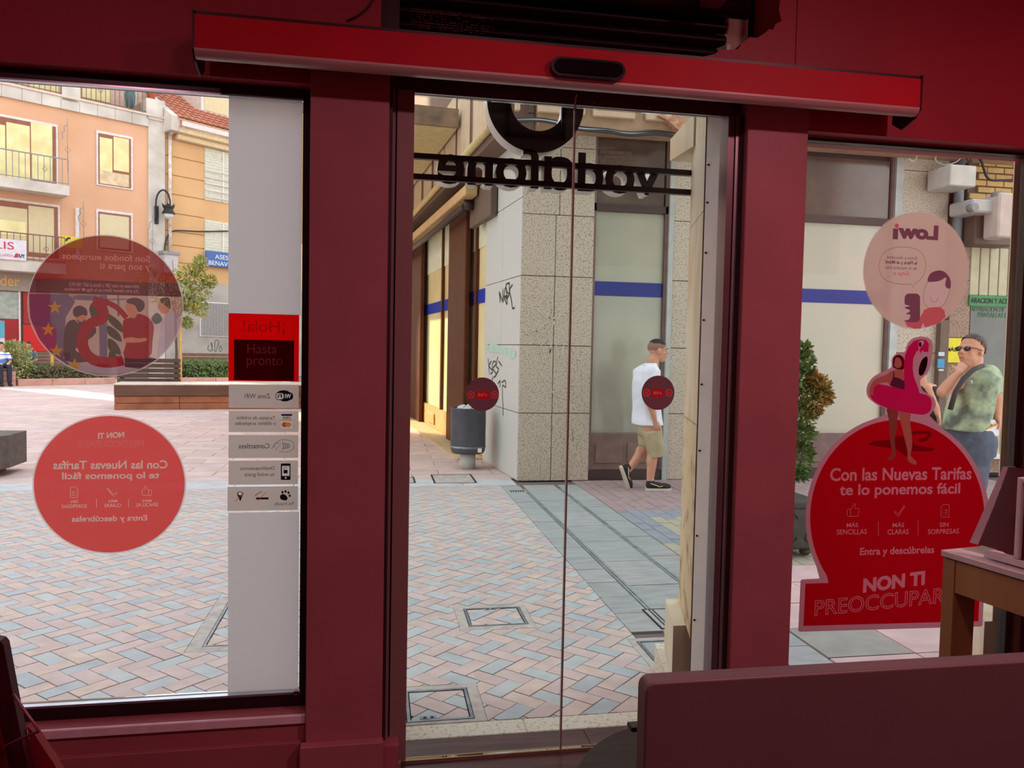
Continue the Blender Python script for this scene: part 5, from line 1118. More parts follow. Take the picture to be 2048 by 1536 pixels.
t = T('phone_sign', 'yellow sign with black telephone handset on the lower balcony', 'sign', L1, (uu(140, y=490, d=-.5), -.6, L1.uv(140, 492, -.6)[1]))
u0, u1, z0, z1 = L1.rect(124, 473, 165, 496, -.6); obj('board', MB().bbox(u0, u1, -.62, -.56, z0, z1, .01, 1), mat('yellow sign board', (212, 194, 40), .5), t); obj('handset', line2(L1, [(132, 482), (134, 478), (138, 476), (141, 477)], -.625, .07), M_ink, t)
# bank ground floor
u0, u1, z0, z1 = L1.rect(-40, 541, 62, 581, -.15); t = obj('bank_fascia', MB().box(ub0, uu(72, y=560, d=-.15), -.15, .02, z0, z1), mat('taupe bank fascia', (150, 136, 120), .5), A1)
letters('lettering', 'der', L1, (1, 551, 39, 572), -.16, mat('gold letters', (226, 176, 84), .3, .3), A1, False, .0, depth=.04)
qb('bank_window', L1, -40, 582, 37, 637, -.05, .02, mat('grey green bank glass', (170, 176, 166), .2, col2=(150, 158, 150)), A1)
qb('red_panel', L1, -40, 638, 38, 716, -.06, .02, mat('dark red panel', (160, 28, 30), .5), A1); qb('red_panel', L1, 46, 583, 100, 648, -.06, .02, mat('dark red panel', (160, 28, 30), .5), A1); qb('red_panel', L1, 46, 651, 112, 702, -.06, .02, mat('bright red panel', (206, 26, 22), .5), A1)
qb('white_post', L1, 38, 582, 41.5, 700, -.10, .02, M_wb, A1); qb('dark_post', L1, 42, 582, 45, 700, -.09, .02, M_brd, A1)
t = T('advert_banner', 'blue and white upright advert banner at the left edge', 'banner', L1, (uu(0, y=690, d=-1), -1.0, 0)); u0, u1, z0, z1 = L1.rect(-30, 641, 9, 676, -1.0); u0_, _, zlo, _ = L1.rect(-30, 676, 9, 745, -1.0)
obj('blue_half', MB().box(u0, u1, -1.02, -.98, z0, z1), mat('banner blue', (84, 164, 188), .6), t); obj('white_half', MB().box(u0, u1, -1.02, -.98, max(.02, zlo), z0), M_wb, t); obj('foot', MB().box(u0, u1, -1.1, -.9, 0, .03), M_met, t)
obj('tall_pipe', MB().box(uu(150, y=440), uu(157, y=440), -.08, 0, L1.uv(153, 520)[1], L1.uv(153, 416)[1]), M_wb, A1)
# strings of wire ornaments on the facade
for i, (x, ya, yb, lb) in enumerate([(135, 236, 345, 'thin wire street ornament beside the upper balcony window'), (167, 402, 480, 'thin wire street ornament next to the white pipe'), (305, 430, 520, 'thin wire street ornament on the corner pilaster')]):
    dd = -.3; u, z1 = L1.uv(x, ya, dd); _, z0 = L1.uv(x, yb, dd); t = T('wire_ornament', lb, 'ornament', L1, (u, dd, z0), 'wire street ornaments')
    obj('rod', MB().cyl((u, dd, z0), (u, dd, z1), .012, n=6), M_rag, t); zc = z0+(z1-z0)*.42
    obj('diamond', MB().tube([(u, dd, zc+.12), (u+.1, dd, zc), (u, dd, zc-.12), (u-.1, dd, zc)], .012, 5, True), M_rag, t)
    q = smooth([(u-.02, z1-.25), (u-.12, z1-.35), (u-.10, z1-.5), (u-.18, z1-.6), (u-.16, z1-.8)], 4, False); obj('scroll', MB().tube([(a_, dd, b_) for a_, b_ in q], .016, 5), M_rag, t)
# wall lantern
u, z = L1.uv(313, 448, -.1); lt = T('street_lantern', 'black swan-neck street lantern on the corner pilaster', 'street lamp', L1, (u, -.1, z)); M_il = mat('black iron', (40, 42, 46), .5, .4)
z2 = L1.uv(313, 412, -.1)[1]; obj('wall_plate', MB().bbox(u-.07, u+.07, -.16, -.07, z, z2, .01, 1), M_il, lt)
q = smooth([L1.uv(x, y, -.35) for x, y in ((314, 440), (314, 402), (318, 386), (326, 380), (334, 386), (338, 400), (338, 410))], 5, False); n_ = len(q); obj('swan_neck', MB().tube([(a_, -.2-.3*i/n_, b_) for i, (a_, b_) in enumerate(q)], .035, 8), M_il, lt)
ul, zl = L1.uv(337, 428, -.5); zt3 = L1.uv(337, 408, -.5)[1]; h = zt3-zl
obj('lantern_hood', MB().lathe([(.26, 0), (.24, h*.12), (.17, h*.45), (.20, h*.6), (.24, h*.8), (.08, h*.85), (.05, h)], (ul, -.5, zl), 16), M_il, lt); obj('lantern_glass', MB().lathe([(.02, -.22), (.14, -.16), (.22, 0)], (ul, -.5, zl), 16), mat('clear lantern glass', (206, 206, 200), .2), lt)
for k in range(6): obj('crown_spike', MB().cyl((ul+.22*cos(k*1.05), -.5+.22*sin(k*1.05), zl+h*.78), (ul+.26*cos(k*1.05), -.5+.26*sin(k*1.05), zl+h*1.05), .025, .005, 6), M_il, lt)

# ------------------------------------------------------------------ second house
M_o2 = mat('ochre render', (208, 164, 116), .85, col2=(198, 154, 108), scale=.6); M_gw = mat('grey stained render', (168, 160, 150), .9, col2=(136, 128, 118), scale=1.2, detail=7, lo=.4, hi=.75); M_shu = mat('pale shutter', (208, 204, 186), .6)
A2 = T('town_house', 'ochre rendered town house with tiled roof and grey ground floor', 'building', L2, (0, 0, 0))
uE = 7.0; zg = L2.uv(410, 566)[1]; ze = L2.uv(350, 268)[1]
a = MB(); a.box(.02, uE, .05, 8, 0, ze); obj('wall_core', a, M_o2, A2)
zc_ = [L2.uv(400, y)[1] for y in (565, 530, 497, 470, 435, 398, 361, 325, 291, 262)]; us = L2.uv(409, 350)[0]
for i in range(9):
    obj('render_course', MB().bbox(.02, us, .0, .06, zc_[i]+.02, zc_[i+1]-.02, .012, 1), M_o2, A2)
obj('render_wall', MB().box(us, uE, 0.02, .06, zg, zc_[-1]), M_o2, A2)
obj('grey_base_wall', MB().box(.0, uE, -.05, .055, 0, zg), M_gw, A2)
for y0, y1 in ((305, 407), (446, 536)):
    f = qb('shutter_frame', L2, 409, y0, 500, y1, -.02, .04, M_shu, A2); u0, u1, z0, z1 = L2.rect(410, y0+1, 500, y1-1, -.03)
    n_ = int((z1-z0)/.06); mb = MB()
    for k in range(n_): mb.box(u0, u1, -.035-(.01 if k % 2 else 0), -.02, z0+k*.06, z0+k*.06+.055)
    obj('shutter_slats', mb, M_shu, f, kind='stuff'); obj('mullion', MB().box(L2.uv(445, (y0+y1)/2)[0]-.04, L2.uv(445, (y0+y1)/2)[0]+.04, -.07, -.03, z0, z1), M_wb, f)
    if y0 == 305:
        for k in range(5): zz = z0+.1+k*.28; obj('guard_bar', MB().box(u0, u1, -.12, -.09, zz, zz+.035), M_wb, f)
t = T('office_sign', 'blue sign with white capital letters under the shutters', 'sign', L2, (us+.6, -.2, L2.uv(435, 538, -.2)[1])); u0, u1, z0, z1 = L2.rect(412, 507, 520, 537, -.2)
obj('board', MB().bbox(u0, u1, -.2, -.12, z0, z1, .02, 1), mat('blue sign board', (60, 96, 156), .5), t); M_wt = mat('white sign paint', (226, 230, 236), .5)
letters('lettering', 'ASESORIA', L2, (430, 512, 486, 520.5), -.205, M_wt, t, False, .0); letters('lettering', 'BENAVENTE', L2, (417.5, 524, 484, 532.5), -.205, M_wt, t, False, .0)
t = qb('window_frame', L2, 400, 606, 500, 674, -.09, -.04, M_wb, A2); u0, u1, z0, z1 = L2.rect(402, 608, 500, 672, -.1)
for k in range(int((u1-u0)/.14)): obj('shutter_fold', MB().prism_z([(u0+k*.14, -.095), (u0+k*.14+.07, -.14), (u0+k*.14+.14, -.095)], z0, z1), mat('grey folding shutter', (150, 144, 140), .6), t)
scrib('graffiti_tag', 'faint looping pencil-like tag on the grey wall', L2, -.06, [[(418, 690), (416, 698), (422, 702), (425, 690), (422, 686), (426, 702)], [(430, 704), (430, 684), (434, 680), (438, 684), (434, 696), (432, 704)], [(438, 700), (441, 692), (444, 700), (438, 703)]], .03, mat('grey scribble', (96, 92, 90), .7), 'scribbles on the houses')
# gutter, mouldings, downpipe, roof
z1g, z0g = L2.uv(400, 250, -.6)[1], L2.uv(400, 262, -.6)[1]
obj('gutter', MB().bbox(.35, uE, -.75, -.55, z0g, z1g, .03, 2), M_wb, A2); obj('eaves_moulding', MB().bbox(.3, uE, -.55, .05, z0g-.22, z0g+.02, .04, 2), mat('cream moulding', (222, 198, 160), .7), A2); obj('eaves_moulding', MB().bbox(.4, uE, -.3, .05, z0g-.45, z0g-.22, .04, 2), MATS['cream moulding'], A2)
d2 = T('downpipe', 'peeling white downpipe left of the ochre house wall', 'pipe', L2, (.45, -.1, 4)); ud = L2.uv(340, 400, -.1)[0]
obj('pipe', MB().cyl((ud, -.1, L2.uv(340, 548)[1]), (ud, -.1, L2.uv(340, 270)[1]), .07, n=10), mat('peeling white pipe', (216, 208, 200), .7, col2=(180, 160, 140), scale=5), d2); obj('bend', MB().tube([(ud, -.1, L2.uv(340, 270)[1]), (ud+.1, -.3, L2.uv(340, 262)[1]), (ud+.35, -.62, z0g)], .07, 8), MATS['peeling white pipe'], d2)
TL = [mat('roof tile %d' % i, c, .85, col2=c2, scale=4) for i, (c, c2) in enumerate([((190, 116, 88), (172, 102, 78)), ((200, 130, 98), (180, 110, 84)), ((178, 106, 82), (194, 122, 92))])]
rf = obj('roof_deck', MB().prism_x([(-.78, z1g-.02), (-.78, z1g+.02), (4.2, z1g+3.0), (4.2, z1g+2.9)], .2, uE), M_or, A2)
tm = {}
def tile_mesh(i):
    if i not in tm:
        mb = MB(); n_ = 6; r = .13; L_ = .46; vs = []
        for y_, zz, rr in ((0, .03, r), (L_, 0, r*.85)):
            for k in range(n_+1): t_ = pi*k/n_; vs.append((rr*cos(t_), y_, zz+rr*.55*sin(t_)))
        mb.add(vs, [(k, k+1, n_+2+k, n_+1+k) for k in range(n_)]+[tuple(range(n_+1))], True); me = mb.mesh('roof_tile'); me.materials.append(TL[i]); tm[i] = me
    return tm[i]
sl = atan2(2.98, 4.98)
for r_ in range(11):
    for k in range(25):
        u = .33+k*.265
        if u > uE-.1 or (r_ > 4 and u > 1.9): continue
        if u < .33+max(0, 0): continue
        o = bpy.data.objects.new('roof_tile', tile_mesh(rnd.randrange(3))); COL.objects.link(o); o.parent = rf
        b = Vector(rf['_b']); o.location = Vector((u, -.80+r_*.40*cos(sl), z1g+.03+r_*.40*sin(sl)))-b; o.rotation_euler = (sl, 0, 0)
obj('gable_wall', MB().prism_x([(-.7, z1g-.5), (-.7, z1g+.1), (4.4, z1g+3.2), (4.4, z1g-.5)], -.1, .22), M_co, A2)
dm = obj('dormer', MB().box(2.1, uE, .9, 4, z1g+1.0, z1g+2.6), M_wb, A2); 
for k in range(4): obj('dormer_window', MB().box(2.25+k*1.25, 3.4+k*1.25, .87, .9, z1g+1.15, z1g+2.3), M_bl, dm)
obj('dormer_roof', MB().box(1.9, uE, .7, 4.2, z1g+2.6, z1g+2.75), M_co, A2)
# cable box and cable at the joint of the two houses
t = T('wall_box', 'grey cabinet with metal hood on the wall behind the small tree', 'box', L2, (.6, -.3, L2.uv(346, 548, -.3)[1])); qb('cabinet', L2, 329, 508, 357, 547, -.4, -.0, mat('grey cabinet', (186, 180, 178), .6), t, .02); qb('hood', L2, 327, 503, 361, 509, -.45, 0, M_rag, t)
q = smooth([L2.uv(x, y, -.1) for x, y in ((329, 506), (331, 485), (337, 470), (345, 463), (360, 461), (400, 463), (458, 462))], 4, False); obj('cable', MB().tube([(a_, -.1, b_) for a_, b_ in q], .03, 6), mat('black cable', (44, 42, 42), .6), None, 'black cable sagging from the wall cabinet to the frosted panel', 'cable', frame=L2)
# unseen block added left of the frame to shade the near part of the square
s_ = MB(); s_.box(-30, -6.8, 0, 9, 0, 28); o = obj('neighbour_building', s_, M_or, A1.o if False else None, 'plain apricot building further left along the square', 'building', frame=L1)

# ================================================================== plaza furniture
FBn = Frame(gp(228, 820).x, gp(228, 820).y, 9.5)
M_bw = mat('brown stained boards', (112, 78, 60), .7, col2=(92, 62, 48), scale=3, stretch=(.3, 1, 3)); M_bs2 = mat('rusty orange stone', (172, 108, 74), .8, col2=(142, 86, 60), scale=3, detail=6); M_ct = mat('pale coping', (214, 196, 180), .7)
hb = FBn.uv(340, 768, 0)[1]; t = T('long_bench', 'long block bench with brown wooden top course on the square', 'bench', FBn, (0, 0, 0))
for r_, (z0, z1, m_) in enumerate([(.0, .24*hb/.95, M_bs2), (.245*hb/.95, .5*hb/.95, M_bs2)]):
    for k in range(4): obj('stone_block', MB().bbox(k*1.35+.004, k*1.35+1.346, 0, 1.1, z0+.003, z1-.003, .006, 1), m_, t)
for k in range(2): obj('board', MB().bbox(k*2.7+.003, k*2.7+2.697, -.03, 1.13, .505*hb/.95, hb-.03, .008, 1), M_bw, t)
obj('top_slab', MB().bbox(-.02, 5.42, -.04, 1.14, hb-.03, hb, .006, 1), M_ct, t)
u0, u1, z0, z1 = FBn.rect(234, 716, 361, 766, 1.4); t2 = T('slatted_screen', 'dark slatted wooden screen standing behind the long bench', 'screen', FBn, (u0, 1.4, 0))
for k in range(5): obj('slat', MB().bbox(u0, u1, 1.4, 1.45, z0+(z1-z0)*k/5+.01, z0+(z1-z0)*(k+1)/5-.012, .006, 1), mat('dark weathered slats', (92, 72, 60), .7, col2=(76, 58, 48), scale=3), t2)
for u in (u0+.1, u1-.1): obj('post', MB().box(u-.05, u+.05, 1.45, 1.55, 0, z1), M_brd, t2)
# planting beds
def hedge(name, label, fr, u0, u1, d0, d1, z0, z1, m, n, par=None):
    mb = MB(); r2 = random.Random(len(name)+n)
    core = MB(); core.bbox(u0+.08, u1-.08, d0+.08, d1-.08, z0, z1-.1, .05, 1)
    for k in range(n):
        s = r2.random(); u = r2.uniform(u0, u1); z = r2.uniform(z0, z1); d = d0+abs(r2.gauss(0, .06))
        if s < .4: z = z1+r2.gauss(0, .03); d = r2.uniform(d0, d1)
        w_ = r2.uniform(.03, .06); a1 = r2.uniform(0, 6.3); a2 = r2.uniform(-1, 1)
        e1_ = Vector((cos(a1), sin(a1)*.5, sin(a2)))*w_; e2_ = Vector((-sin(a1)*.5, cos(a2)*.4, 1))*w_*.9; c = Vector((u, d, z))
        mb.add([c-e1_, c-e2_*.5, c+e1_, c+e2_], [(0, 1, 2, 3)])
    t = T(name, label, 'hedge', fr, ((u0+u1)/2, (d0+d1)/2, z0)); obj('leaves', mb, m, t, kind='stuff'); obj('inner_branches', core, mat('dark twig mass', (54, 48, 34), .9), t); return t
M_lv = mat('hedge leaves', (96, 122, 48), .6, col2=(70, 92, 38), scale=6); M_lv2 = mat('dull hedge leaves', (84, 96, 54), .6, col2=(96, 72, 46), scale=3)
FH = Frame(gp(228, 820).x, gp(228, 820).y+3.2, 24)
A_, B_ = gp(36, 772), gp(232, 768); FC = Frame(A_.x, A_.y, math.degrees(atan2(B_.y-A_.y, B_.x-A_.x)))
Lc = sqrt((B_.x-A_.x)**2+(B_.y-A_.y)**2); M_pk2 = mat('rose granite kerb', (204, 156, 138), .8, col2=(186, 138, 122), scale=3)
t = T('planter_kerb', 'rose granite kerb of the left planting bed', 'kerb', FC, (0, 0, 0))
for k in range(3): obj('kerb_stone', MB().bbox(k*Lc/3+.005, (k+1)*Lc/3-.005, 0, .3, 0, .22, .01, 1), M_pk2, t)
hedge('low_hedge', 'low reddish-green hedge behind the left kerb', FC, 0, Lc, .35, 1.1, 0, .62, M_lv2, 2600)
A2_ = gp(362, 770); FC2 = Frame(A2_.x, A2_.y, 22); u0 = 0
t = T('planter_kerb', 'rose granite kerb of the bed right of the slatted screen', 'kerb', FC2, (0, 0, 0))
for k in range(3): obj('kerb_stone', MB().bbox(k*1.2+.005, (k+1)*1.2-.005, 0, .3, 0, .26, .01, 1), M_pk2, t)
zh = FC2.uv(410, 724, .4)[1]; hedge('low_hedge', 'bright green clipped hedge left of the frosted panels', FC2, 0, 3.6, .35, 1.1, 0, max(.5, zh), M_lv, 2600)
# wooden benches with boards behind the hedges
def boards(label, fr, x0, y0, x1, y1, d, n, m):
    u0, u1, z0, z1 = fr.rect(x0, y0, x1, y1, d); t = T('slatted_bench', label, 'bench', fr, (u0, d, 0))
    for k in range(n): obj('slat', MB().bbox(u0, u1, d, d+.05, z0+(z1-z0)*k/n+.012, z0+(z1-z0)*(k+1)/n-.012, .006, 1), m, t)
    obj('seat', MB().bbox(u0, u1, d-.5, d, z0-.05, z0+.01, .01, 1), m, t)
    for u in (u0+.15, (u0+u1)/2, u1-.15): obj('leg', MB().box(u-.05, u+.05, d-.4, d+.04, 0, z0-.05), M_brd, t)
M_bd3 = mat('brown bench boards', (134, 98, 76), .7, col2=(116, 84, 66), scale=3)
boards('brown slatted bench behind the left hedge', FC, 62, 704, 140, 731, 2.0, 4, M_bd3); boards('brown slatted bench behind the bright green hedge', FC2, 361, 706, 470, 728, 2.0, 3, M_bd3)
# stone seat at the far left
t = T('stone_bench', 'brick-faced bench with dark slab top at left edge', 'bench', FC, (-1, 0, 0)); u0, u1, z0, z1 = FC.rect(-60, 747, 32, 775, -.05)
for r_ in range(3):
    for k in range(4): obj('stone_block', MB().bbox(u1-(k+1)*.55+.004, u1-k*.55-.004, -.05, .9, r_*.17+.003, (r_+1)*.17-.003, .006, 1), M_pk2, t)
obj('slab_top', MB().bbox(u1-2.25, u1+.02, -.10, 1.0, .512, .58, .01, 1), mat('dark slab top', (94, 88, 88), .6), t)
# dark stone block seat nearer
t_ = gp(-30, 962); bz_ = .46; x0 = gp(37, 945).x
M_dk = mat('dark grey stone', (104, 96, 92), .75, col2=(88, 80, 78), scale=14)
bm_ = MB(); pts = [(x0-1.2, 9.0), (x0-.22, 9.05), (x0, 9.5), (x0-.02, 10.0), (x0-1.2, 10.1)]
sb = T('stone_block_seat', 'dark grey polished stone block seat on the square at left edge', 'seat', W, (x0-.6, 9.5, 0)); obj('block', bm_.prism_z(pts, .09, bz_), M_dk, sb); b2 = MB(); b2.prism_z([(x0-1.1, 9.15), (x0-.3, 9.2), (x0-.18, 9.5), (x0-.2, 9.9), (x0-1.1, 9.95)], 0, .09); obj('foot', b2, M_brd, sb)
# yellow stakes
for i, (x, y0, y1, fr, d) in enumerate([(104, 706, 760, FC, .6), (361, 640, 768, FC2, .2)]):
    u, zb = fr.uv(x, y1, d); zt = fr.uv(x, y0, d)[1]; obj('wooden_stake', MB().bbox(u-.045, u+.045, d-.045, d+.045, 0, zt, .008, 1), mat('yellow timber stake', (206, 164, 84), .7), None, ['yellow timber stake in the left hedge', 'yellow timber stake beside the small tree'][i], 'stake', frame=fr)

# ================================================================== repair shop right of the granite front
RS = T('repair_shop', 'phone repair shop with green lettering right of the downpipe', 'shop front', F8, (7.3, 0, 0))
qb('brown_granite_panel', F8, 1906, 432, 1942, 560, -.02, .3, M_gb, RS); qb('brown_granite_panel', F8, 1900, 561, 1940, 675, -.02, .3, M_gb, RS); qb('brown_granite_panel', F8, 1892, 676, 1930, 930, -.02, .3, M_gb, RS)
qb('brown_post', F8, 1876, 640, 1893, 930, -.08, .05, mat('brown shop post', (112, 92, 78), .6), RS)
a = MB(); a.box(7.3, 11.5, .05, 3, 0, 2.2); obj('wall_core', a, M_brd, RS); a = MB(); a.box(7.17, 11.5, .35, 3, 2.2, 5.6); obj('upper_wall', a, M_gb, RS); 
u0, u1, z0, z1 = F8.rect(1940, 497, 2060, 592, -.02)
for k in range(14): obj('ribbed_slat', MB().bbox(u0+k*.14, u0+k*.14+.128, -.03, .04, z0, z1, .006, 1), mat('cream ribbed cladding', (196, 190, 158), .6), RS)
qb('green_band', F8, 1939, 592, 2060, 613, -.04, .04, mat('green sign band', (60, 140, 84), .5), RS); letters('lettering', 'ARACION Y ACCESORIOS', F8, (1942, 597, 2056, 607.5), -.045, M_ink, RS, False, .01)
qb('shop_glass', F8, 1936, 613, 2060, 860, -.02, .04, mat('dark shop glass', (74, 80, 78), .15, col2=(96, 100, 94), scale=2, spec=.8), RS)
letters('lettering', 'REPARACION DE', F8, (1944, 613.5, 2010, 623), -.025, mat('green print', (50, 120, 76), .5), RS, False, .01, shear=.2); letters('lettering', 'PANTALLAS EN', F8, (1956, 625, 2022, 635), -.025, MATS['green print'], RS, False, .01, shear=.2)
u0, u1, z0, z1 = F8.rect(1925, 862, 2060, 912, -.04)
for k in range(14): obj('ribbed_slat', MB().bbox(u0+k*.14, u0+k*.14+.128, -.05, .04, z0, z1, .006, 1), mat('cream ribbed cladding', (196, 190, 158), .6), RS)
qb('sill', F8, 1920, 910, 2060, 918, -.12, .04, M_sill, RS); qb('stone_base', F8, 1918, 918, 2060, 945, -.06, .04, M_gb, RS)
qb('yellow_poster', F8, 1889, 676, 1926, 725, -.06, -.03, mat('yellow poster', (236, 222, 30), .5), RS); letters('lettering', 'MÁSMÓVIL', F8, (1893, 694, 1946, 703), -.065, M_ink, RS, False, .03)
for (x0, y0, x1, y1, c_) in ((1878, 704, 1889, 712, (200, 214, 222)), (1876, 718, 1889, 736, (60, 160, 206)), (1878, 738, 1887, 742, (206, 210, 212))): qb('small_sticker', F8, x0, y0, x1, y1, -.10, -.085, mat('sticker %d' % c_[0], c_, .5), RS)
# wall box, bricks and awning unit over the shop
t = qb('junction_cabinet', F8, 1901, 330, 1953, 372, -.45, -.05, mat('white dirty cabinet', (198, 192, 182), .6), None, .01, 'dirty white junction box among the cables top right', cat='box')
M_yb = mat('yellow facing brick', (210, 176, 116), .8, col2=(190, 156, 100), scale=6)
bw = T('brickwork', 'yellow brickwork over the repair shop awning', 'brick wall', F8, (8, 0, 3.3)); u0, u1, z0, z1 = F8.rect(1944, 300, 2060, 388, 0); obj('mortar', MB().box(7.45, 9.2, .03, .3, 3.3, 5.0), mat('dark mortar', (110, 96, 80), .9), bw)
for r_ in range(13):
    for k in range(7):
        x = 7.45+k*.25+(.125 if r_ % 2 else 0)
        if x > 9: continue
        obj('brick', MB().bbox(x+.006, x+.244, 0, .05, 3.42+r_*.085, 3.42+r_*.085+.066, .004, 1), M_yb, bw)
aw = T('shop_awning', 'folded grey awning unit over the repair shop', 'awning', F8, (8, -.4, 2.6)); qb('housing', F8, 1945, 398, 1999, 425, -.5, -.1, mat('pale awning housing', (188, 186, 184), .5), aw, .02); qb('dark_box', F8, 1950, 426, 2030, 490, -.3, -.0, mat('taupe metal cover', (104, 84, 72), .6), aw, .01); qb('fabric_roll', F8, 1998, 385, 2030, 475, -.6, -.35, mat('pale awning cloth', (206, 188, 178), .8), aw, .02)
for k, (x, y) in enumerate(((1946, 415), (1996, 390), (2000, 426))): u, z = F8.uv(x, y, -.52); obj('arm_joint', MB().cyl((u, -.56, z), (u, -.46, z), .05, n=12), M_rag, aw)
# ================================================================== people
M_skin = mat('tanned skin', (206, 152, 124), .55, col2=(196, 140, 112), scale=9); M_hair = mat('black short hair', (34, 28, 28), .7); M_fade = mat('shaved hair', (142, 108, 92), .7); M_ew = mat('eye white', (220, 214, 206), .3); M_ed = mat('dark eye', (30, 22, 20), .2)
M_tee = mat('white cotton', (232, 234, 244), .85, col2=(220, 224, 236), scale=6); M_kh = mat('khaki cotton', (180, 168, 138), .85, col2=(164, 152, 122), scale=7)
def eloft(mb, rings, n=18):
    vs = []; m = len(rings)
    for c, rx, ry in rings: vs += [(c[0]+rx*cos(2*pi*k/n), c[1]+ry*sin(2*pi*k/n), c[2]) for k in range(n)]
    mb.add(vs, [(i*n+k, i*n+(k+1) % n, (i+1)*n+(k+1) % n, (i+1)*n+k) for i in range(m-1) for k in range(n)]+[tuple(range(n-1, -1, -1)), tuple((m-1)*n+k for k in range(n))], True); return mb
def chain(mb, pts, rs, n=12):
    for i in range(len(pts)-1): mb.cap(pts[i], pts[i+1], rs[i], rs[i+1], n)
    return mb
def rotm(face, tilt=0, roll=0): return Matrix.Rotation(face, 3, 'Z') @ Matrix.Rotation(-tilt, 3, 'Y') @ Matrix.Rotation(roll, 3, 'X')
def head_mb(mb, c, R, s=1.0):
    c = Vector(c); f = lambda x, y, z: c+R @ Vector((x, y, z))*s; e = lambda p, r: mb.ell(f(*p), tuple(v*s for v in r), R, 16, 12)
    e((-.014, 0, .032), (.098, .076, .088)); e((.022, 0, -.03), (.068, .060, .082)); e((.046, 0, -.094), (.034, .036, .026)); e((.01, 0, -.065), (.055, .055, .045))
    e((.098, 0, -.022), (.023, .017, .014)); mb.cap(f(.084, 0, .018), f(.108, 0, -.018), .009*s, .012*s, 8); e((.076, 0, .022), (.018, .052, .012)); e((.086, 0, -.055), (.011, .024, .007)); e((.084, 0, -.067), (.011, .021, .008))
    for sd in (-1, 1): e((-.004, sd*.077, -.008), (.020, .010, .032)); e((.058, sd*.040, -.028), (.020, .018, .020))
    mb.cap(f(-.03, 0, -.06), f(-.045, 0, -.16), .052*s, .056*s, 14)
def face_bits(par, c, R, s=1.0, fr=W):
    c = Vector(c); f = lambda x, y, z: c+R @ Vector((x, y, z))*s
    for sd in (-1, 1):
        m_ = MB(); m_.ell(f(.078, sd*.031, .004), (.012*s, .014*s, .007*s), R, 10, 8); ey = obj('eye', m_, M_ew, par)
        m_ = MB(); m_.ell(f(.087, sd*.031, .004), (.005*s, .006*s, .006*s), R, 8, 6); obj('iris', m_, M_ed, ey)
        m_ = MB(); m_.tube([f(.086, sd*.014, .024), f(.091, sd*.034, .029), f(.080, sd*.052, .022)], .004*s, 6); obj('eyebrow', m_, M_hair, par)
    m_ = MB(); m_.tube([f(.0925, -.017, -.061), f(.0975, 0, -.060), f(.0925, .017, -.061)], .003*s, 6); obj('mouth', m_, mat('lips', (150, 88, 78), .5), par)
def hair_mb(c, R, s=1.0, top=.10, zmin=.02, r=(.104, .082, .096), xoff=-.016, cut=0.0):
    """cap of hair: the part of a skull-shaped ellipsoid above a slanted line"""
    a = MB(); c = Vector(c); n, m = 24, 16; vs = []; fs = []
    g = {}
    for i in range(m+1):
        t = pi*i/m*.62
        for k in range(n):
            p = 2*pi*k/n; x, y, z = r[0]*sin(t)*cos(p), r[1]*sin(t)*sin(p), r[2]*cos(t)
            g[(i, k)] = (x+xoff, y, z+.034)
    keep = lambda q: q[2] > zmin+cut*q[0]
    idx = {}
    for (i, k), q in g.items(): idx[(i, k)] = len(vs); vs.append(c+R @ Vector(q)*s)
    for i in range(m):
        for k in range(n):
            qs = [(i, k), (i+1, k), (i+1, (k+1) % n), (i, (k+1) % n)]
            if all(keep(g[q]) for q in qs): fs.append(tuple(idx[q] for q in qs))
    a.add(vs, fs, True); return a
def hand_mb(mb, w, d, nrm, s=1.0, curl=.5, thumb=1):
    """w wrist, d direction of the fingers, nrm palm normal (fingers curl towards it)"""
    w, d = Vector(w), Vector(d).normalized(); nrm = Vector(nrm); nrm = (nrm-d*nrm.dot(d)).normalized(); sd = d.cross(nrm)*thumb
    R = Matrix((sd, d, nrm)).transposed(); mb.ell(w+d*.048*s, (.040*s, .052*s, .016*s), R, 12, 8); mb.ell(w+d*.03*s+sd*.02*s, (.024*s, .034*s, .018*s), R, 10, 8)
    for k, L in enumerate((.066, .074, .070, .056)):
        b = w+d*.088*s+sd*(.030-.020*k)*s-d*.004*abs(k-1.3)*s; a1 = curl*.7; a2 = curl*1.7
        d1 = (d*cos(a1)+nrm*sin(a1)); d2 = (d*cos(a2)+nrm*sin(a2)); p1 = b+d1*L*.5*s; mb.cap(w+d*.06*s+sd*(.026-.018*k)*s, b, .010*s, .010*s, 8); mb.cap(b, p1, .0098*s, .009*s, 8); mb.cap(p1, p1+d2*L*.5*s, .009*s, .0075*s, 8)
    t0 = w+d*.02*s+sd*.028*s; t1 = t0+(d*.6+sd*.75+nrm*.25).normalized()*.040*s; t2 = t1+(d*.92+sd*.2+nrm*.3).normalized()*.034*s; mb.cap(t0, t1, .014*s, .011*s, 8); mb.cap(t1, t2, .011*s, .008*s, 8)
def crumple(mb, amp=.005, sc=9):
    for i, v in enumerate(mb.v):
        p = Vector(v)*sc; mb.v[i] = (v[0]+noise.noise(p)*amp, v[1]+noise.noise(p+Vector((9, 3, 1)))*amp, v[2]+noise.noise(p+Vector((2, 8, 5)))*amp*.5)
    return mb

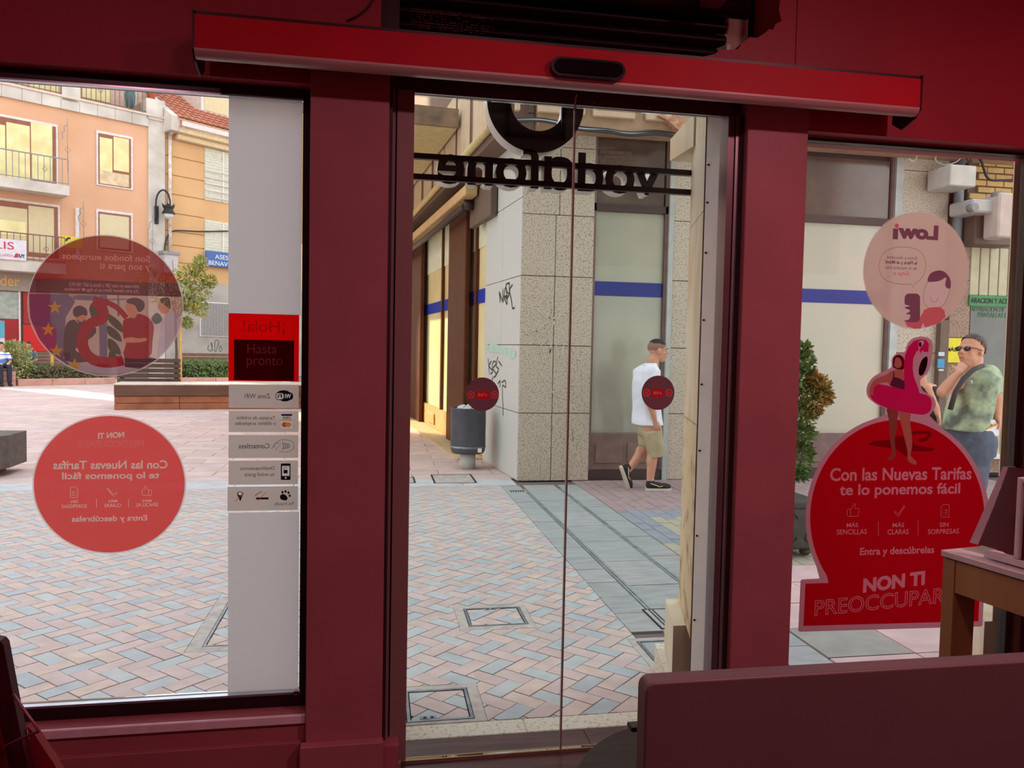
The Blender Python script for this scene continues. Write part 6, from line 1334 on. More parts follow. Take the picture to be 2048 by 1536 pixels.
# ---- walking man in white T-shirt and khaki shorts
YM = 8.2
K = lambda cx, cy, dy=0: Vector((lambda u, z: (u, YM+dy, z))(*W.uv(1200+cx/4.267, 640+cy/4.267, YM+dy)))
wm = T('person', 'man in white T-shirt, khaki shorts and black trainers walking to the right', 'person', W, (K(460, 1470).x, YM, 0))
body = MB()
H0 = K(496, 262); Rw = rotm(-.10, -.03); head_mb(body, H0, Rw, 1.06)
neck = K(440, 345); body.cap(K(474, 325), neck, .052, .056, 14)
sh_n, sh_f = K(425, 420, -.15), K(425, 420, .15)
eloft(body, [(K(410, 860), .12, .15), (K(405, 720), .115, .14), (K(400, 560), .125, .155), (K(400, 440), .12, .16), (K(415, 385), .08, .12)])
def leg(hip, knee, ank, toe, r=(.085, .060, .058, .038)):
    mid = knee.lerp(ank, .3); chain(body, [hip, knee, mid, ank], r, 14); body.ell(mid+Vector((-.015, 0, -.01)), (.052, .052, .10), None, 12, 8)
hipn, hipf = K(425, 920, -.09), K(400, 920, .09)
kneeF, ankF = K(452, 1110, -.09), K(425, 1392, -.09); kneeR, ankR = K(392, 1075, .09), K(246, 1276, .09)
leg(hipn, kneeF, ankF, None); leg(hipf, kneeR, ankR, None)
elb, wr = K(425, 690, -.22), K(470, 862, -.20)
chain(body, [K(415, 450, -.19), elb, elb.lerp(wr, .3), wr], (.052, .042, .042, .026), 12)
hand_mb(body, wr, K(492, 930, -.20)-wr, (.3, .8, 0), 1.0, .75, -1)
elf, wrf = K(440, 680, .22), K(470, 840, .2); chain(body, [K(415, 450, .19), elf, wrf], (.05, .041, .027), 12); hand_mb(body, wrf, (.2, 0, -1), (.3, -.8, 0), 1.0, .7, 1)
obj('body', remeshed(body, .0075, 3), M_skin, wm)
face_bits(wm, H0, Rw, 1.06)
obj('hair', hair_mb(H0, Rw, 1.06, zmin=.066, cut=-.12, r=(.1005, .078, .0925)), M_hair, wm, label='short black crew cut')
obj('shaved_sides', hair_mb(H0, Rw, 1.06, zmin=.0, r=(.0990, .0768, .0895), cut=.5), M_fade, wm, label='shaved greyish sides')
sh = MB()
eloft(sh, [(K(404, 892), .172, .205), (K(400, 800), .160, .195), (K(392, 640), .150, .19), (K(395, 520), .155, .195), (K(402, 430), .145, .19), (K(415, 392), .088, .13), (K(436, 368), .060, .07)])
for dy, e_ in ((-.19, elb), (.19, elf)):
    s0 = K(416, 442, dy*.97); s1 = Vector(s0).lerp(e_, .88); sh.cap(s0, s0+(s1-s0)*.4, .084, .084, 14); sh.cyl(s0, s1, .082, .084, 16)
ts = crumple(remeshed(sh, .011, 2), .012, 9); obj('tshirt', ts, M_tee, wm, label='loose white T-shirt')
so = MB(); eloft(so, [(K(420, 870), .135, .17), (K(420, 940), .14, .175), (K(425, 985), .13, .17)])
k1 = hipn.lerp(kneeF, 1.22); k1.z = K(450, 1158).z; so.cyl(K(440, 940, -.085), Vector((K(458, 1158).x, YM-.09, k1.z)), .115, .095, 18)
so.cyl(K(405, 940, .085), kneeR+Vector((.0, 0, .0)), .11, .088, 18)
obj('shorts', crumple(remeshed(so, .011, 2), .010, 8), M_kh, wm, label='knee-length khaki shorts')
M_shoe = mat('black suede', (34, 32, 34), .7); M_sole = mat('off white sole', (206, 200, 186), .6); M_strp = mat('cream stripe', (224, 206, 170), .5); M_or2 = mat('orange flash', (214, 150, 70), .5)
def shoe(par, heel, direction, up, s=1.0, sole_m=None, side=-1):
    d = Vector(direction).normalized(); u = Vector(up); u = (u-d*u.dot(d)).normalized(); l = u.cross(d); h = Vector(heel); R = Matrix((d, l, u)).transposed()
    f = lambda x, y, z: h+(d*x+l*y+u*z)*s
    a = MB(); a.ell(f(.20, 0, .045), (.085*s, .045*s, .036*s), R, 14, 10); a.ell(f(.10, 0, .055), (.09*s, .040*s, .042*s), R, 14, 10); a.ell(f(.035, 0, .065), (.045*s, .038*s, .055*s), R, 14, 10); a.cyl(f(.045, 0, .06), f(.04, 0, .115), .042*s, .044*s, 14)
    o = obj('shoe', remeshed(a, .008, 3), M_shoe, par)
    b = MB(); pts = smooth([(-.012, 0), (.0, .036), (.08, .038), (.18, .048), (.26, .036), (.288, 0), (.26, -.036), (.18, -.046), (.08, -.038), (.0, -.036)], 3); n = len(pts)
    vs = [f(x, y, -.002) for x, y in pts]+[f(x, y, .026) for x, y in pts]; b.add(vs, [tuple(range(n-1, -1, -1)), tuple(range(n, 2*n))]+[(i, (i+1) % n, n+(i+1) % n, n+i) for i in range(n)]); obj('sole', b, sole_m or M_sole, o)
    b = MB(); b.tube([f(.03, side*.040, .085), f(.09, side*.044, .064), f(.13, side*.046, .048)], .005*s, 6); b2 = MB(); b2.tube([f(.13, side*.046, .045), f(.17, side*.047, .055)], .007*s, 6); obj('stripe', b, M_strp, o); obj('stripe', b2, M_or2, o)
    b = MB(); b.cyl(f(.045, 0, .105), f(.04, 0, .14), .040*s, .038*s, 14); obj('sock', b, mat('grey sock', (200, 198, 196), .8), o)
hx = K(372, 1475).x; shoe(wm, (hx, YM-.09, .004), (1, -.05, 0), (0, 0, 1), 1.0)
hr = K(215, 1262, .09); tr_ = K(268, 1412, .09); dr_ = (tr_-hr).normalized(); upv = Vector((-dr_.z, 0, dr_.x)); upv = upv if upv.x > 0 else -upv
shoe(wm, hr-upv*.055-dr_*.03, dr_, upv, .98)

# ---- man with sunglasses in tie-dye T-shirt, hand on his cheek
YT = 5.1
Q = lambda cx, cy, dy=0: Vector((lambda u, z: (u, YT+dy, z))(*W.uv(1840+cx/4.798, 640+cy/4.798, YT+dy)))
tm_ = T('person', 'man in sunglasses and green tie-dye T-shirt touching his cheek', 'person', W, (Q(480, 1050).x, YT, 0))
body = MB(); H1 = Q(490, 300); Rt = rotm(pi+.30, .16); head_mb(body, H1, Rt, 1.04)
nk = Q(500, 450); body.cap(Q(520, 380), nk, .062, .068, 14)
eloft(body, [(Q(445, 1060), .10, .14), (Q(470, 900), .10, .14), (Q(505, 700), .10, .15), (Q(540, 580), .10, .15), (Q(545, 510), .07, .12)])
shR, shL = Q(470, 560, .06), Q(655, 545, -.05)
eR, wR = Q(215, 690, -.10), Q(378, 505, -.13); chain(body, [shR, eR, eR.lerp(wR, .35), wR], (.052, .042, .044, .028), 12)
hand_mb(body, wR, Q(410, 430, -.09)-wR, (.5, .6, .1), .92, .35, 1)
eL, wL = Q(735, 760, -.06), Q(745, 960, -.12); chain(body, [shL, eL, eL.lerp(wL, .3), wL], (.055, .044, .044, .028), 12); hand_mb(body, wL, (-.15, -.2, -1), (-.8, .3, 0), 1.05, .9, -1)
hxc = Q(480, 1100).x
for s_ in (-1, 1): chain(body, [Vector((hxc+.02*s_, YT+.1*s_, .95)), Vector((hxc+.05*s_, YT+.1*s_, .50)), Vector((hxc+.03+.06*s_, YT+.1*s_, .09))], (.09, .06, .042), 12)
obj('body', remeshed(body, .0075, 3), M_skin, tm_)
obj('hair', hair_mb(H1, Rt, 1.04, zmin=.035, cut=.75, r=(.104, .081, .099)), mat('greying hair', (92, 84, 80), .8, col2=(60, 52, 50), scale=40), tm_)
obj('mouth', MB().tube([H1+Rt @ Vector(v)*1.04 for v in ((.0925, -.017, -.061), (.0975, 0, -.060), (.0925, .017, -.061))], .003, 6), mat('lips', (150, 88, 78), .5), tm_)
sg_ = MB(); f = lambda x, y, z: H1+Rt @ Vector((x, y, z))*1.04
for sd in (-1, 1): sg_.ell(f(.096, sd*.032, .002), (.008, .028, .019), Rt, 14, 8); sg_.tube([f(.094, sd*.055, .010), f(.06, sd*.074, .010), f(-.01, sd*.084, .004)], .004, 6)
sg_.tube([f(.104, -.01, .006), f(.106, 0, .008), f(.104, .01, .006)], .003, 6); obj('sunglasses', remeshed(sg_, .0035, 1), mat('black glossy plastic', (14, 14, 18), .12), tm_)
sh = MB(); eloft(sh, [(Q(440, 1055), .150, .18), (Q(458, 940), .146, .18), (Q(490, 780), .136, .18), (Q(525, 640), .136, .19), (Q(555, 545), .13, .185), (Q(555, 490), .09, .13), (Q(530, 458), .07, .08)])
sh.cap(Q(660, 530, -.05), Q(690, 600, -.05), .082, .085, 14); sh.cyl(Q(665, 540, -.05), Q(708, 705, -.06), .085, .086, 16); sh.cap(Q(460, 545, .06), Q(420, 590, .04), .075, .07, 12)
M_td = mat('green tie-dye cotton', (176, 196, 160), .85, col2=(92, 106, 96), scale=7, detail=5, lo=.38, hi=.62); obj('tshirt', crumple(remeshed(sh, .011, 2), .012, 8), M_td, tm_)
jn = MB(); eloft(jn, [(Vector((hxc, YT, 1.02)), .15, .19), (Vector((hxc, YT, .9)), .155, .215), (Vector((hxc, YT, .82)), .15, .21)])
for s_ in (-1, 1): jn.cyl((hxc+.02*s_, YT+.09*s_, .92), (hxc+.05*s_, YT+.1*s_, .50), .118, .082, 16); jn.cyl((hxc+.05*s_, YT+.1*s_, .52), (hxc+.03+.06*s_, YT+.1*s_, .07), .078, .07, 16)
obj('jeans', crumple(remeshed(jn, .012, 2), .008, 10), mat('slate blue denim', (84, 96, 112), .85, col2=(70, 80, 96), scale=14), tm_)
obj('bag_strap', MB().tube([Q(600, 440, -.12), Q(520, 470, -.16), Q(420, 560, -.20), Q(340, 690, -.19), Q(290, 860, -.17)], .018, 8), mat('dark strap', (58, 50, 50), .7), tm_)
obj('shirt_print', MB().tube([Q(480, 590, -.20), Q(495, 580, -.205), Q(500, 600, -.205), Q(490, 610, -.20)], .004, 6), M_tee, tm_)
for s_ in (-1, 1): shoe(tm_, (hxc+.07+.06*s_, YT+.1*s_, .004), (-1, -.1, 0), (0, 0, 1), 1.0)
pp = T('paper_folder', 'white papers with an orange edge held by the tie-dye man', 'folder', W, tuple(Q(690, 1130, -.16)))
a = MB(); a.prism([(v.x, v.z) for v in (Q(625, 1050, -.17), Q(750, 1000, -.17), Q(745, 1105, -.17), Q(620, 1145, -.17))], YT-.18, YT-.165); obj('papers', a, mat('white paper', (226, 226, 232), .7), pp)
a = MB(); a.prism([(v.x, v.z) for v in (Q(625, 1040, -.17), Q(750, 992, -.17), Q(750, 1002, -.17), Q(625, 1055, -.17))], YT-.182, YT-.163); obj('orange_edge', a, M_or2, pp)
a = MB(); a.prism([(v.x, v.z) for v in (Q(650, 960, -.15), Q(705, 955, -.15), Q(735, 1000, -.15), Q(690, 1020, -.15))], YT-.16, YT-.155); obj('card', a, MATS['white paper'], pp)

# ---- woman walking behind the flamingo sticker, only her arm shows
YB = 6.6
V_ = lambda cx, cy, dy=0: Vector((lambda u, z: (u, YB+dy, z))(*W.uv(1840+cx/4.798, 640+cy/4.798, YB+dy)))
pw = T('person', 'person in black top mostly hidden behind the pink flamingo, bare arm showing', 'person', W, (V_(20, 800).x, YB, 0))
body = MB(); H2 = V_(-20, 440); Rb = rotm(pi+.2); head_mb(body, H2, Rb, .95)
x0 = V_(10, 700).x
eloft(body, [(Vector((x0, YB, .85)), .15, .14), (Vector((x0, YB, 1.05)), .12, .12), (Vector((x0, YB, 1.25)), .13, .15), (V_(20, 620), .11, .15), (V_(10, 590), .06, .07)])
chain(body, [V_(65, 655, -.12), V_(115, 780, -.13), V_(150, 850, -.14), V_(168, 900, -.16)], (.050, .042, .038, .028), 12); hand_mb(body, V_(168, 900, -.16), (.1, -.3, -1), (-.7, .3, 0), .95, .6, -1)
chain(body, [V_(-30, 650, .12), V_(-60, 780, .13), V_(-60, 900, .1)], (.048, .04, .028), 12)
for s_ in (-1, 1): chain(body, [Vector((x0, YB+.08*s_, .88)), Vector((x0+.06*s_, YB+.08*s_, .47)), Vector((x0+.1*s_, YB+.08*s_, .06))], (.09, .06, .042), 12); body.ell((x0+.1*s_-.06, YB+.08*s_, .035), (.11, .042, .033), None, 12, 8)
obj('body', remeshed(body, .009, 3), M_skin, pw); face_bits(pw, H2, Rb, .95)
obj('hair', hair_mb(H2, Rb, .95, zmin=-.05, cut=.6, r=(.118, .096, .108)), mat('auburn hair', (120, 62, 40), .7), pw)
tp = MB(); eloft(tp, [(Vector((x0, YB, .80)), .19, .17), (Vector((x0, YB, 1.0)), .15, .15), (Vector((x0, YB, 1.25)), .155, .17), (V_(18, 625), .125, .155)]); obj('black_top', crumple(remeshed(tp, .012, 2), .006, 9), mat('black jersey', (30, 28, 32), .8), pw)
sk = MB(); eloft(sk, [(Vector((x0, YB, .90)), .165, .165), (Vector((x0, YB, .75)), .18, .19), (Vector((x0, YB, .45)), .21, .20)]); obj('skirt', crumple(remeshed(sk, .014, 2), .01, 8), mat('dark skirt', (60, 56, 66), .8), pw)

# ---- two seated people far away on the square
def seated(label, x, y, z_seat, face, shirt, trousers, hair):
    t = T('person', label, 'person', W, (x, y, 0)); R = Matrix.Rotation(face, 3, 'Z'); f = lambda a, b, c: Vector((x, y, 0))+R @ Vector((a, b, c)); b = MB()
    Hc = f(.03, 0, z_seat+.74); head_mb(b, Hc, R, 1.0)
    for s_ in (-1, 1):
        chain(b, [f(0, .1*s_, z_seat+.08), f(.42, .12*s_, z_seat+.06), f(.45, .12*s_, .08)], (.09, .065, .042), 10); b.ell(f(.52, .12*s_, .04), (.12, .045, .035), R, 10, 8)
        chain(b, [f(0, .2*s_, z_seat+.48), f(.08, .25*s_, z_seat+.22), f(.28, .12*s_, z_seat+.16)], (.055, .042, .028), 10); hand_mb(b, f(.28, .12*s_, z_seat+.16), R @ Vector((1, -.3*s_, 0)), (0, 0, -1), 1, .4, s_)
    b.cap(f(0, 0, z_seat+.12), f(-.02, 0, z_seat+.45), .13, .13); obj('body', remeshed(b, .013, 2), M_skin, t)
    for s_ in (-1, 1): obj('shoe', remeshed(MB().ell(f(.53, .12*s_, .05), (.135, .055, .048), R, 12, 10).cyl(f(.45, .12*s_, .05), f(.45, .12*s_, .12), .055, .05, 12), .012, 1), M_shoe, t)
    s = MB()
    rings = [(f(0, 0, z_seat+.06), .16, .19), (f(-.01, 0, z_seat+.25), .15, .19), (f(-.02, 0, z_seat+.45), .15, .21), (f(-.01, 0, z_seat+.54), .08, .10)]; eloft(s, rings)
    for s_ in (-1, 1): s.cyl(f(-.01, .17*s_, z_seat+.49), f(.06, .25*s_, z_seat+.27), .08, .075, 12)
    obj('shirt', remeshed(s, .014, 2), shirt, t)
    s = MB()
    for s_ in (-1, 1): s.cap(f(0, .1*s_, z_seat+.1), f(.42, .12*s_, z_seat+.06), .10, .078, 12); s.cyl(f(.42, .12*s_, z_seat+.1), f(.45, .12*s_, .12), .078, .07, 12)
    obj('trousers', remeshed(s, .014, 2), trousers, t); obj('hair', hair_mb(Hc, R, 1.0, zmin=.02, cut=.3), hair, t); face_bits(t, Hc, R)
M_str = mat('blue striped shirt', (90, 130, 190), .8, col2=(226, 230, 236), scale=9, stretch=(.05, .05, 1), lo=.48, hi=.52); M_chk = mat('checked grey shirt', (70, 84, 92), .8, col2=(120, 130, 136), scale=12)
g0 = FC.w(u1_s := FC.uv(2, 742, .3)[0], .3, 0); seated('person in blue striped shirt seated on the wall at left edge', g0.x, g0.y, .58, -.9, M_str, mat('navy trousers', (36, 40, 56), .8), M_hair)
g0 = FC.w(FC.uv(57, 731, 1.75)[0], 1.75, 0); seated('person in grey checked shirt seated behind the flowering bush', g0.x, g0.y, max(.4, FC.uv(57, 731, 1.8)[1]-.02), -1.3, M_chk, mat('navy trousers', (36, 40, 56), .8), M_hair)

# ================================================================== plants
def leafcloud(centres, n, size, seed, up=.3):
    r2 = random.Random(seed); mb = MB()
    for k in range(n):
        c, rr = centres[r2.randrange(len(centres))]; v = Vector((r2.gauss(0, 1), r2.gauss(0, 1), r2.gauss(0, 1))).normalized()*rr*(r2.random()**.35); p = Vector(c)+v
        d = (v.normalized()+Vector((r2.uniform(-.6, .6), r2.uniform(-.6, .6), up+r2.uniform(-.5, .5)))).normalized(); s = size*r2.uniform(.6, 1.3); sd = d.orthogonal().normalized(); sd = Matrix.Rotation(r2.uniform(0, 6.3), 3, d) @ sd
        mb.add([p, p+d*s*.5+sd*s*.22, p+d*s, p+d*s*.5-sd*s*.22], [(0, 1, 2, 3)])
    return mb
YP = 5.55; ps = lambda x, y, d=0: Vector((lambda u, z: (u, YP+d, z))(*W.uv(x, y, YP+d)))
pb = T('potted_shrub', 'conifer-like shrub with green and rusty foliage beside the red pillar', 'shrub', W, (3.12, YP, .44))
stm = MB(); stm.tube([(3.10, YP, .40), (3.13, YP, .8), (3.16, YP, 1.2), (3.24, YP, 1.6)], [.03, .025, .018, .008], 8); stm.tube([(3.14, YP, .95), (3.3, YP-.05, 1.15), (3.42, YP-.05, 1.25)], [.018, .012, .006], 6); obj('stem', stm, mat('bark', (92, 70, 52), .9), pb)
gc = [(ps(1606, y, 0), r) for y, r in ((700, .05), (725, .08), (755, .09), (790, .10), (830, .11), (870, .08), (905, .07))]+[(ps(1585, y, .05), .14) for y in (740, 800, 860, 920)]+[(ps(1600, 948), .05)]
obj('green_foliage', leafcloud(gc, 3200, .045, 3), mat('conifer green', (66, 108, 48), .6, col2=(110, 140, 70), scale=9), pb, kind='stuff')
rc = [(ps(1638, 775, -.05), .08), (ps(1645, 785, -.05), .05), (ps(1628, 800, -.05), .09), (ps(1652, 795, -.05), .035), (ps(1622, 820, -.03), .06), (ps(1630, 760, -.05), .05)]
obj('rusty_foliage', leafcloud(rc, 1500, .045, 4, .1), mat('rusty conifer', (170, 118, 58), .6, col2=(140, 150, 76), scale=8), pb, kind='stuff')
pl_ = T('planter', 'dark ornate planter box half hidden by the red pillar', 'planter', W, (3.1, YP, 0)); zt_p = .44
a = MB(); a.bbox(2.85, 3.345, YP-.22, YP+.25, .06, zt_p-.05, .02, 2); a2 = MB(); a2.bbox(2.83, 3.365, YP-.24, YP+.27, zt_p-.06, zt_p-.005, .015, 2); M_pt = mat('dark bronze planter', (70, 72, 64), .6, col2=(56, 56, 50), scale=10)
obj('box', a, M_pt, pl_); obj('rim', a2, M_pt, pl_)
for cx, cz, s_ in ((3.27, .30, 1), (3.27, .16, -1), (3.12, .30, 1), (3.12, .16, -1)):
    obj('scroll_relief', MB().tube([(cx+.05*cos(t*.6)*(1-t/14), YP-.225, cz+s_*.05*sin(t*.6)*(1-t/14)) for t in range(13)], .006, 6), M_pt, pl_)
for cx in (2.92, 3.28): obj('foot', MB().ell((cx, YP-.15, .035), (.045, .045, .035)), M_pt, pl_)
# small tree behind the round sticker
tb = FC2.w(FC2.uv(352, 768, .15)[0], .15, 0); tpx = lambda x, y, d=0: FC2.w(FC2.uv(x, y, .15+d)[0], .15+d, FC2.uv(x, y, .15+d)[1])
tt = T('young_tree', 'young tree with yellow-green leaves right of the upper round sticker', 'tree', W, (tb.x, tb.y, 0))
st_ = MB(); st_.tube([tb, tb+Vector((.02, 0, 1.2)), tpx(350, 620)], [.05, .045, .035], 8)
for x, y in ((385, 540), (400, 590), (370, 640), (330, 560), (410, 575), (345, 520)): st_.tube([tpx(352, 640), tpx((352+x)/2, (625+y)/2-5), tpx(x, y)], [.025, .018, .008], 6)
obj('trunk', st_, MATS['bark'], tt)
cc = [(tpx(x, y, d), r) for x, y, r, d in ((375, 548, .35, 0), (392, 560, .4, .2), (400, 525, .22, 0), (372, 585, .4, -.2), (405, 580, .35, .1), (420, 562, .2, 0), (380, 610, .25, 0), (402, 618, .25, 0), (375, 645, .15, 0), (340, 560, .5, .2), (330, 600, .4, 0), (300, 560, .4, 0), (360, 600, .35, .2), (390, 600, .3, 0), (396, 540, .25, 0))]
obj('leaves', leafcloud(cc, 2600, .14, 8, -.2), mat('yellow green leaves', (120, 134, 52), .6, col2=(170, 160, 80), scale=2), tt, kind='stuff')
bpx = lambda x, y, d=0: FC.w(FC.uv(x, y, d)[0], d, FC.uv(x, y, d)[1])
bb = bpx(36, 768, .5); bt = T('flowering_bush', 'loose pale green bush left of the low hedge', 'bush', W, (bb.x, bb.y, 0)); st_ = MB()
for x, y in ((20, 700), (30, 690), (45, 695), (55, 715), (22, 730)): st_.tube([Vector((bb.x, bb.y, .02)), bpx((36+x)/2, 735, .5), bpx(x, y, .5)], [.03, .02, .01], 6)
obj('stems', st_, MATS['bark'], bt); cc = [(bpx(x, y, .5), r) for x, y, r in ((18, 692, .12), (28, 700, .3), (42, 700, .28), (38, 718, .42), (25, 730, .3), (50, 725, .3), (35, 745, .35), (28, 755, .2), (48, 740, .3), (20, 715, .2))]
obj('leaves', leafcloud(cc, 2200, .10, 5), mat('pale bush leaves', (122, 140, 76), .6, col2=(170, 172, 110), scale=3), bt, kind='stuff')
obj('blossoms', leafcloud([(bpx(x, y, .2), .08) for x, y in ((27, 737), (32, 745), (38, 742), (50, 735), (42, 752), (30, 757))], 90, .07, 6), mat('cream blossoms', (226, 220, 150), .6), bt, kind='stuff')
# ================================================================== furniture in the foreground
M_pn = mat('mauve laminate board', (116, 92, 94), .5, col2=(110, 86, 88), scale=4)
yf = 1.45; xl = W.uv(1290, 1450, yf)[0]; zt_ = W.uv(1700, 1343, yf)[1]; th = .05
dk = T('desk_partition', 'large mauve partition board with rounded corner in the foreground', 'partition', W, (1.3, yf, 0))
r = .022; pts = [(xl+r-r*cos(t*pi/12), zt_-r+r*sin(t*pi/12)) for t in range(7)]+[(2.25, zt_), (2.25, .02), (xl, .02)]
bm = bmesh.new(); vs_ = [bm.verts.new((x, yf, z)) for x, z in pts]; bm.faces.new(vs_); g_ = bmesh.ops.extrude_face_region(bm, geom=bm.faces[:]); bmesh.ops.translate(bm, verts=[v for v in g_['geom'] if isinstance(v, bmesh.types.BMVert)], vec=(0, th, 0))
bmesh.ops.recalc_face_normals(bm, faces=bm.faces[:]); ed_ = [e for e in bm.edges if abs(e.verts[0].co.y-e.verts[1].co.y) < 1e-6]; bmesh.ops.bevel(bm, geom=ed_, offset=.005, segments=3, affect='EDGES', profile=.5)
bm.verts.index_update(); a = MB(); a.add([v.co for v in bm.verts], [[v.index for v in f.verts] for f in bm.faces]); bm.free(); obj('board', a, M_pn, dk)
a = MB(); a.bbox(xl+.1, 2.2, yf-.10, yf+.14, .0, .02, .004, 1); obj('floor_foot', a, M_dark, dk)
# round table
c0 = (1.0, 1.695); R0 = .44; zt2_ = .30
rt = T('round_table', 'low round dark brown table behind the partition board', 'table', W, (c0[0], c0[1]+0.0, 0))
a = MB(); a.lathe([(.0, zt2_-.022), (R0-.01, zt2_-.022), (R0, zt2_-.016), (R0, zt2_-.004), (R0-.004, zt2_), (0, zt2_)], (c0[0], c0[1]+.29, 0), 64, False); obj('table_top', a, mat('dark wood veneer', (58, 42, 38), .6, spec=.25, col2=(42, 30, 28), scale=6, stretch=(1, 14, 1)), rt)
a = MB(); a.cyl((c0[0], c0[1]+.29, .02), (c0[0], c0[1]+.29, zt2_-.02), .035, n=20); obj('column', a, M_dark, rt); a = MB(); a.lathe([(.0, 0), (.24, 0), (.24, .01), (.04, .03), (0, .03)], (c0[0], c0[1]+.29, 0), 36, False); obj('base', a, M_dark, rt)
u, z = W.uv(1259, 1446, 1.56); a = MB(); a.bbox(u-.006, u+.03, 1.53, 1.56, z-.006, z+.004, .002, 1); obj('clip', a, M_dark, None, 'small dark clip at the left edge of the partition board', 'clip')

# display table at right
FT = Frame(gp(1887, 1100, 1.0).x, gp(1887, 1100, 1.0).y, -80)
M_oak = mat('light oak veneer', (186, 148, 96), .5, col2=(164, 126, 78), scale=3, stretch=(4, 4, .5), detail=6); M_wl = mat('white lacquer', (240, 238, 240), .3)
dt = T('display_table', 'oak display table with white top at the right edge', 'table', FT, (.6, .3, 0))
zT = 1.0; obj('table_top', MB().bbox(-.005, 1.6, -.005, .7, zT-.018, zT, .002, 1), M_wl, dt)
lw = FT.uv(1906, 1200, 0)[0]
zap = FT.uv(1915, 1185, .002)[1]; zz_ = []
obj('apron', MB().box(lw+.002, 1.58, 0.002, .03, FT.uv(1960, 1203, .002)[1], zT-.022), M_oak, dt); obj('apron', MB().box(.004, lw, lw*.0+.09, .6, FT.uv(1960, 1203, .002)[1], zT-.022), M_oak, dt)
obj('shadow_line', MB().box(.004, 1.58, .006, .03, zT-.022, zT-.018), M_gap, dt)
for u in (0.0, 1.50): obj('leg', MB().bbox(u, u+lw, 0, .085, 0, zT-.022, .001, 1), M_oak, dt); obj('leg', MB().bbox(u, u+lw, .6, .685, 0, zT-.022, .001, 1), M_oak, dt)
# white framed trays and stands
uT, _ = FT.uv(1910, 1092, .02)
td = T('display_tray', 'white framed display tray with coral pad on the oak table', 'tray', FT, (.3, .2, zT))
u0 = .10; u1 = u0+.30
for k in range(3):
    a_ = u0+k*.305; b_ = a_+.30
    for q_ in ((a_, b_, .03, .06), (a_, b_, .50, .53), (a_, a_+.03, .06, .50), (b_-.03, b_, .06, .50)): obj('frame_bar', MB().bbox(q_[0], q_[1], q_[2], q_[3], zT+.004, zT+.022, .002, 1), M_wl, td)
    obj('pad', MB().box(a_+.03, b_-.03, .06, .50, zT+.004, zT+.016), mat('coral pad', (206, 84, 78), .4), td)
# slanted glass phone stand
sp = T('phone_stand', 'slanted glassy grey price stand leaning on the white tray', 'display stand', FT, (.25, .2, zT+.022))
def fu(px, py, d): return FT.uv(px, py, d)
A_ = Vector((fu(1953, 1105, .07)[0], .07, zT+.024)); B_ = Vector((fu(2012, 934, .20)[0], .20, fu(2012, 934, .20)[1]))
w_ = .32
nrm = Vector((0, 1, 0)); t_ = Vector((-.05, 0, 0))
q = [A_, B_, B_+Vector((.012, -.016, -.004)), A_+Vector((.030, -.010, 0))]
M_clr = mat('milky acrylic edge', (178, 160, 168), .15, spec=.8)
a = MB(); off = Vector((w_, .0, 0)); n4 = 4
a.add([A_, B_, B_+off, A_+off, A_+Vector((.0, .02, 0)), B_+Vector((0, .02, 0)), B_+off+Vector((0, .02, 0)), A_+off+Vector((0, .02, 0))], [(0, 1, 2, 3), (7, 6, 5, 4), (0, 4, 5, 1), (1, 5, 6, 2), (2, 6, 7, 3), (3, 7, 4, 0)])
obj('panel', a, mat('dark glossy card', (84, 40, 50), .15, spec=.8), sp)
a = MB(); a.add([A_+Vector((-.02, -.004, 0)), B_+Vector((-.006, -.004, 0)), B_+Vector((.006, -.004, 0)), A_+Vector((.004, -.004, 0)), A_+Vector((-.02, .03, 0)), B_+Vector((-.006, .03, 0)), B_+Vector((.006, .03, 0)), A_+Vector((.004, .03, 0))], [(0, 1, 2, 3), (7, 6, 5, 4), (0, 4, 5, 1), (1, 5, 6, 2), (2, 6, 7, 3), (3, 7, 4, 0)]); obj('edge', a, M_clr, sp)
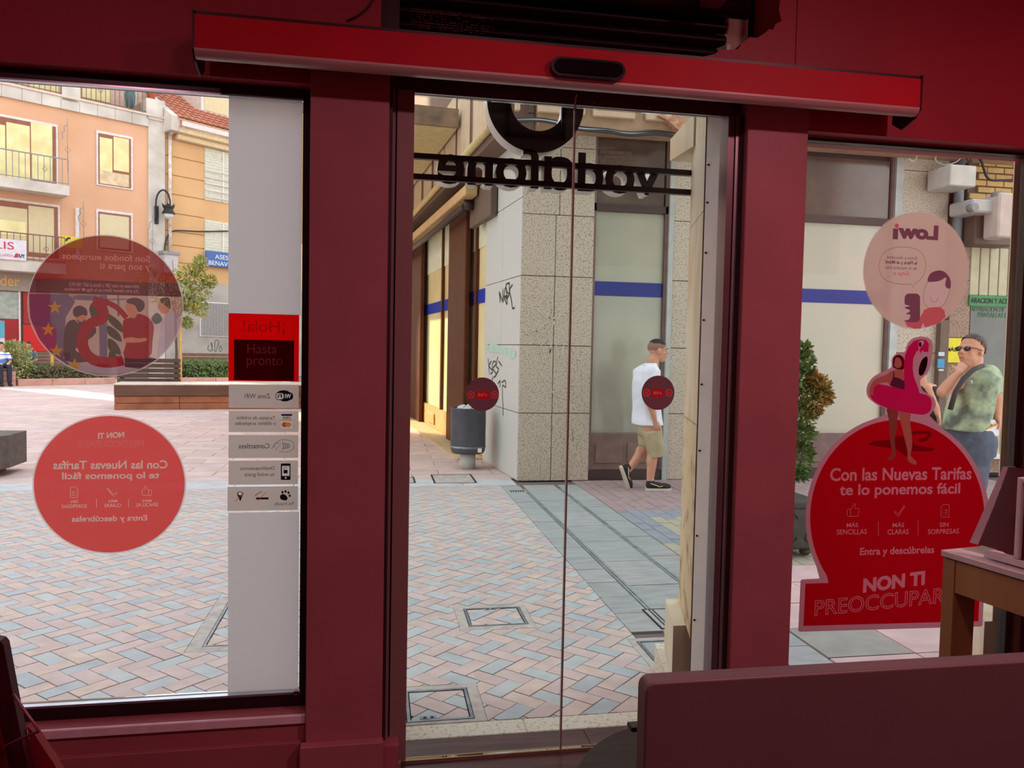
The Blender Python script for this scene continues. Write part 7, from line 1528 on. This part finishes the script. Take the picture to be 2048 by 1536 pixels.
# upright white frames with dark red screens
fu0 = fu(2026, 1120, .03)[0]; zf_ = fu(2040, 955, .03)[1]
uf = T('upright_frame', 'upright white frame with dark red insert at the right edge', 'display frame', FT, (fu0, .04, zT+.022))
for k in range(2):
    s0 = fu0+k*.15; 
    obj('post', MB().bbox(s0, s0+.014, .03, .06, zT+.023, zf_, .003, 2), M_wl, uf); obj('post', MB().bbox(s0+.122, s0+.136, .03, .06, zT+.023, zf_, .003, 2), M_wl, uf); obj('rail', MB().bbox(s0+.0145, s0+.1215, .03, .06, zf_-.014, zf_, .003, 2), M_wl, uf)
    obj('insert', MB().box(s0+.015, s0+.121, .04, .05, zT+.023, zf_-.015), mat('dark red insert', (96, 6, 26), .35), uf)

# brochure rack in the left corner
M_rk = mat('dark maroon board', (62, 16, 28), .5); M_rk2 = mat('crimson board', (136, 30, 48), .45)
yk = 1.3; p_ = lambda x, y, d=0: W.uv(x, y, yk+d)
br = T('brochure_rack', 'dark maroon easel board with bent wire arm in the lower left corner', 'display stand', W, (-.62, yk, .0))
def poly(px, y0, y1): a = MB(); a.prism([p_(*q) for q in px], y0, y1); return a
obj('board', poly([(-60, 1270), (0, 1282), (7, 1290), (26, 1392), (44, 1480), (66, 1580), (66, 1700), (-60, 1700)], yk, yk+.02), M_rk, br)
obj('side_board', poly([(42, 1466), (52, 1474), (96, 1540), (130, 1600), (130, 1700), (60, 1700), (58, 1560)], yk+.021, yk+.04), M_rk2, br)
obj('red_strip', poly([(-60, 1380), (0, 1440), (20, 1540), (30, 1700), (-60, 1700)], yk-.012, yk-.001), mat('deep red strip', (84, 6, 22), .4), br)
q = [p_(27, 1388, -.005), p_(52, 1425, -.03), p_(76, 1458, -.03), p_(77, 1463, -.03), p_(50, 1474, -.02), p_(12, 1490, -.012)]
dd_ = [-.006, -.03, -.03, -.03, -.018, -.016]; obj('wire_arm', MB().tube([(a_[0], yk+d_, a_[1]) for a_, d_ in zip(q, dd_)], .0022, 8), mat('pinkish wire', (150, 96, 108), .35, .4), br)
obj('stand_leg', MB().box(-.75, -.60, yk-.05, yk+.3, 0, .03), M_rk, br); obj('stand_post', MB().box(-.70, -.66, yk+.021, yk+.05, .03, .8), M_rk, br)
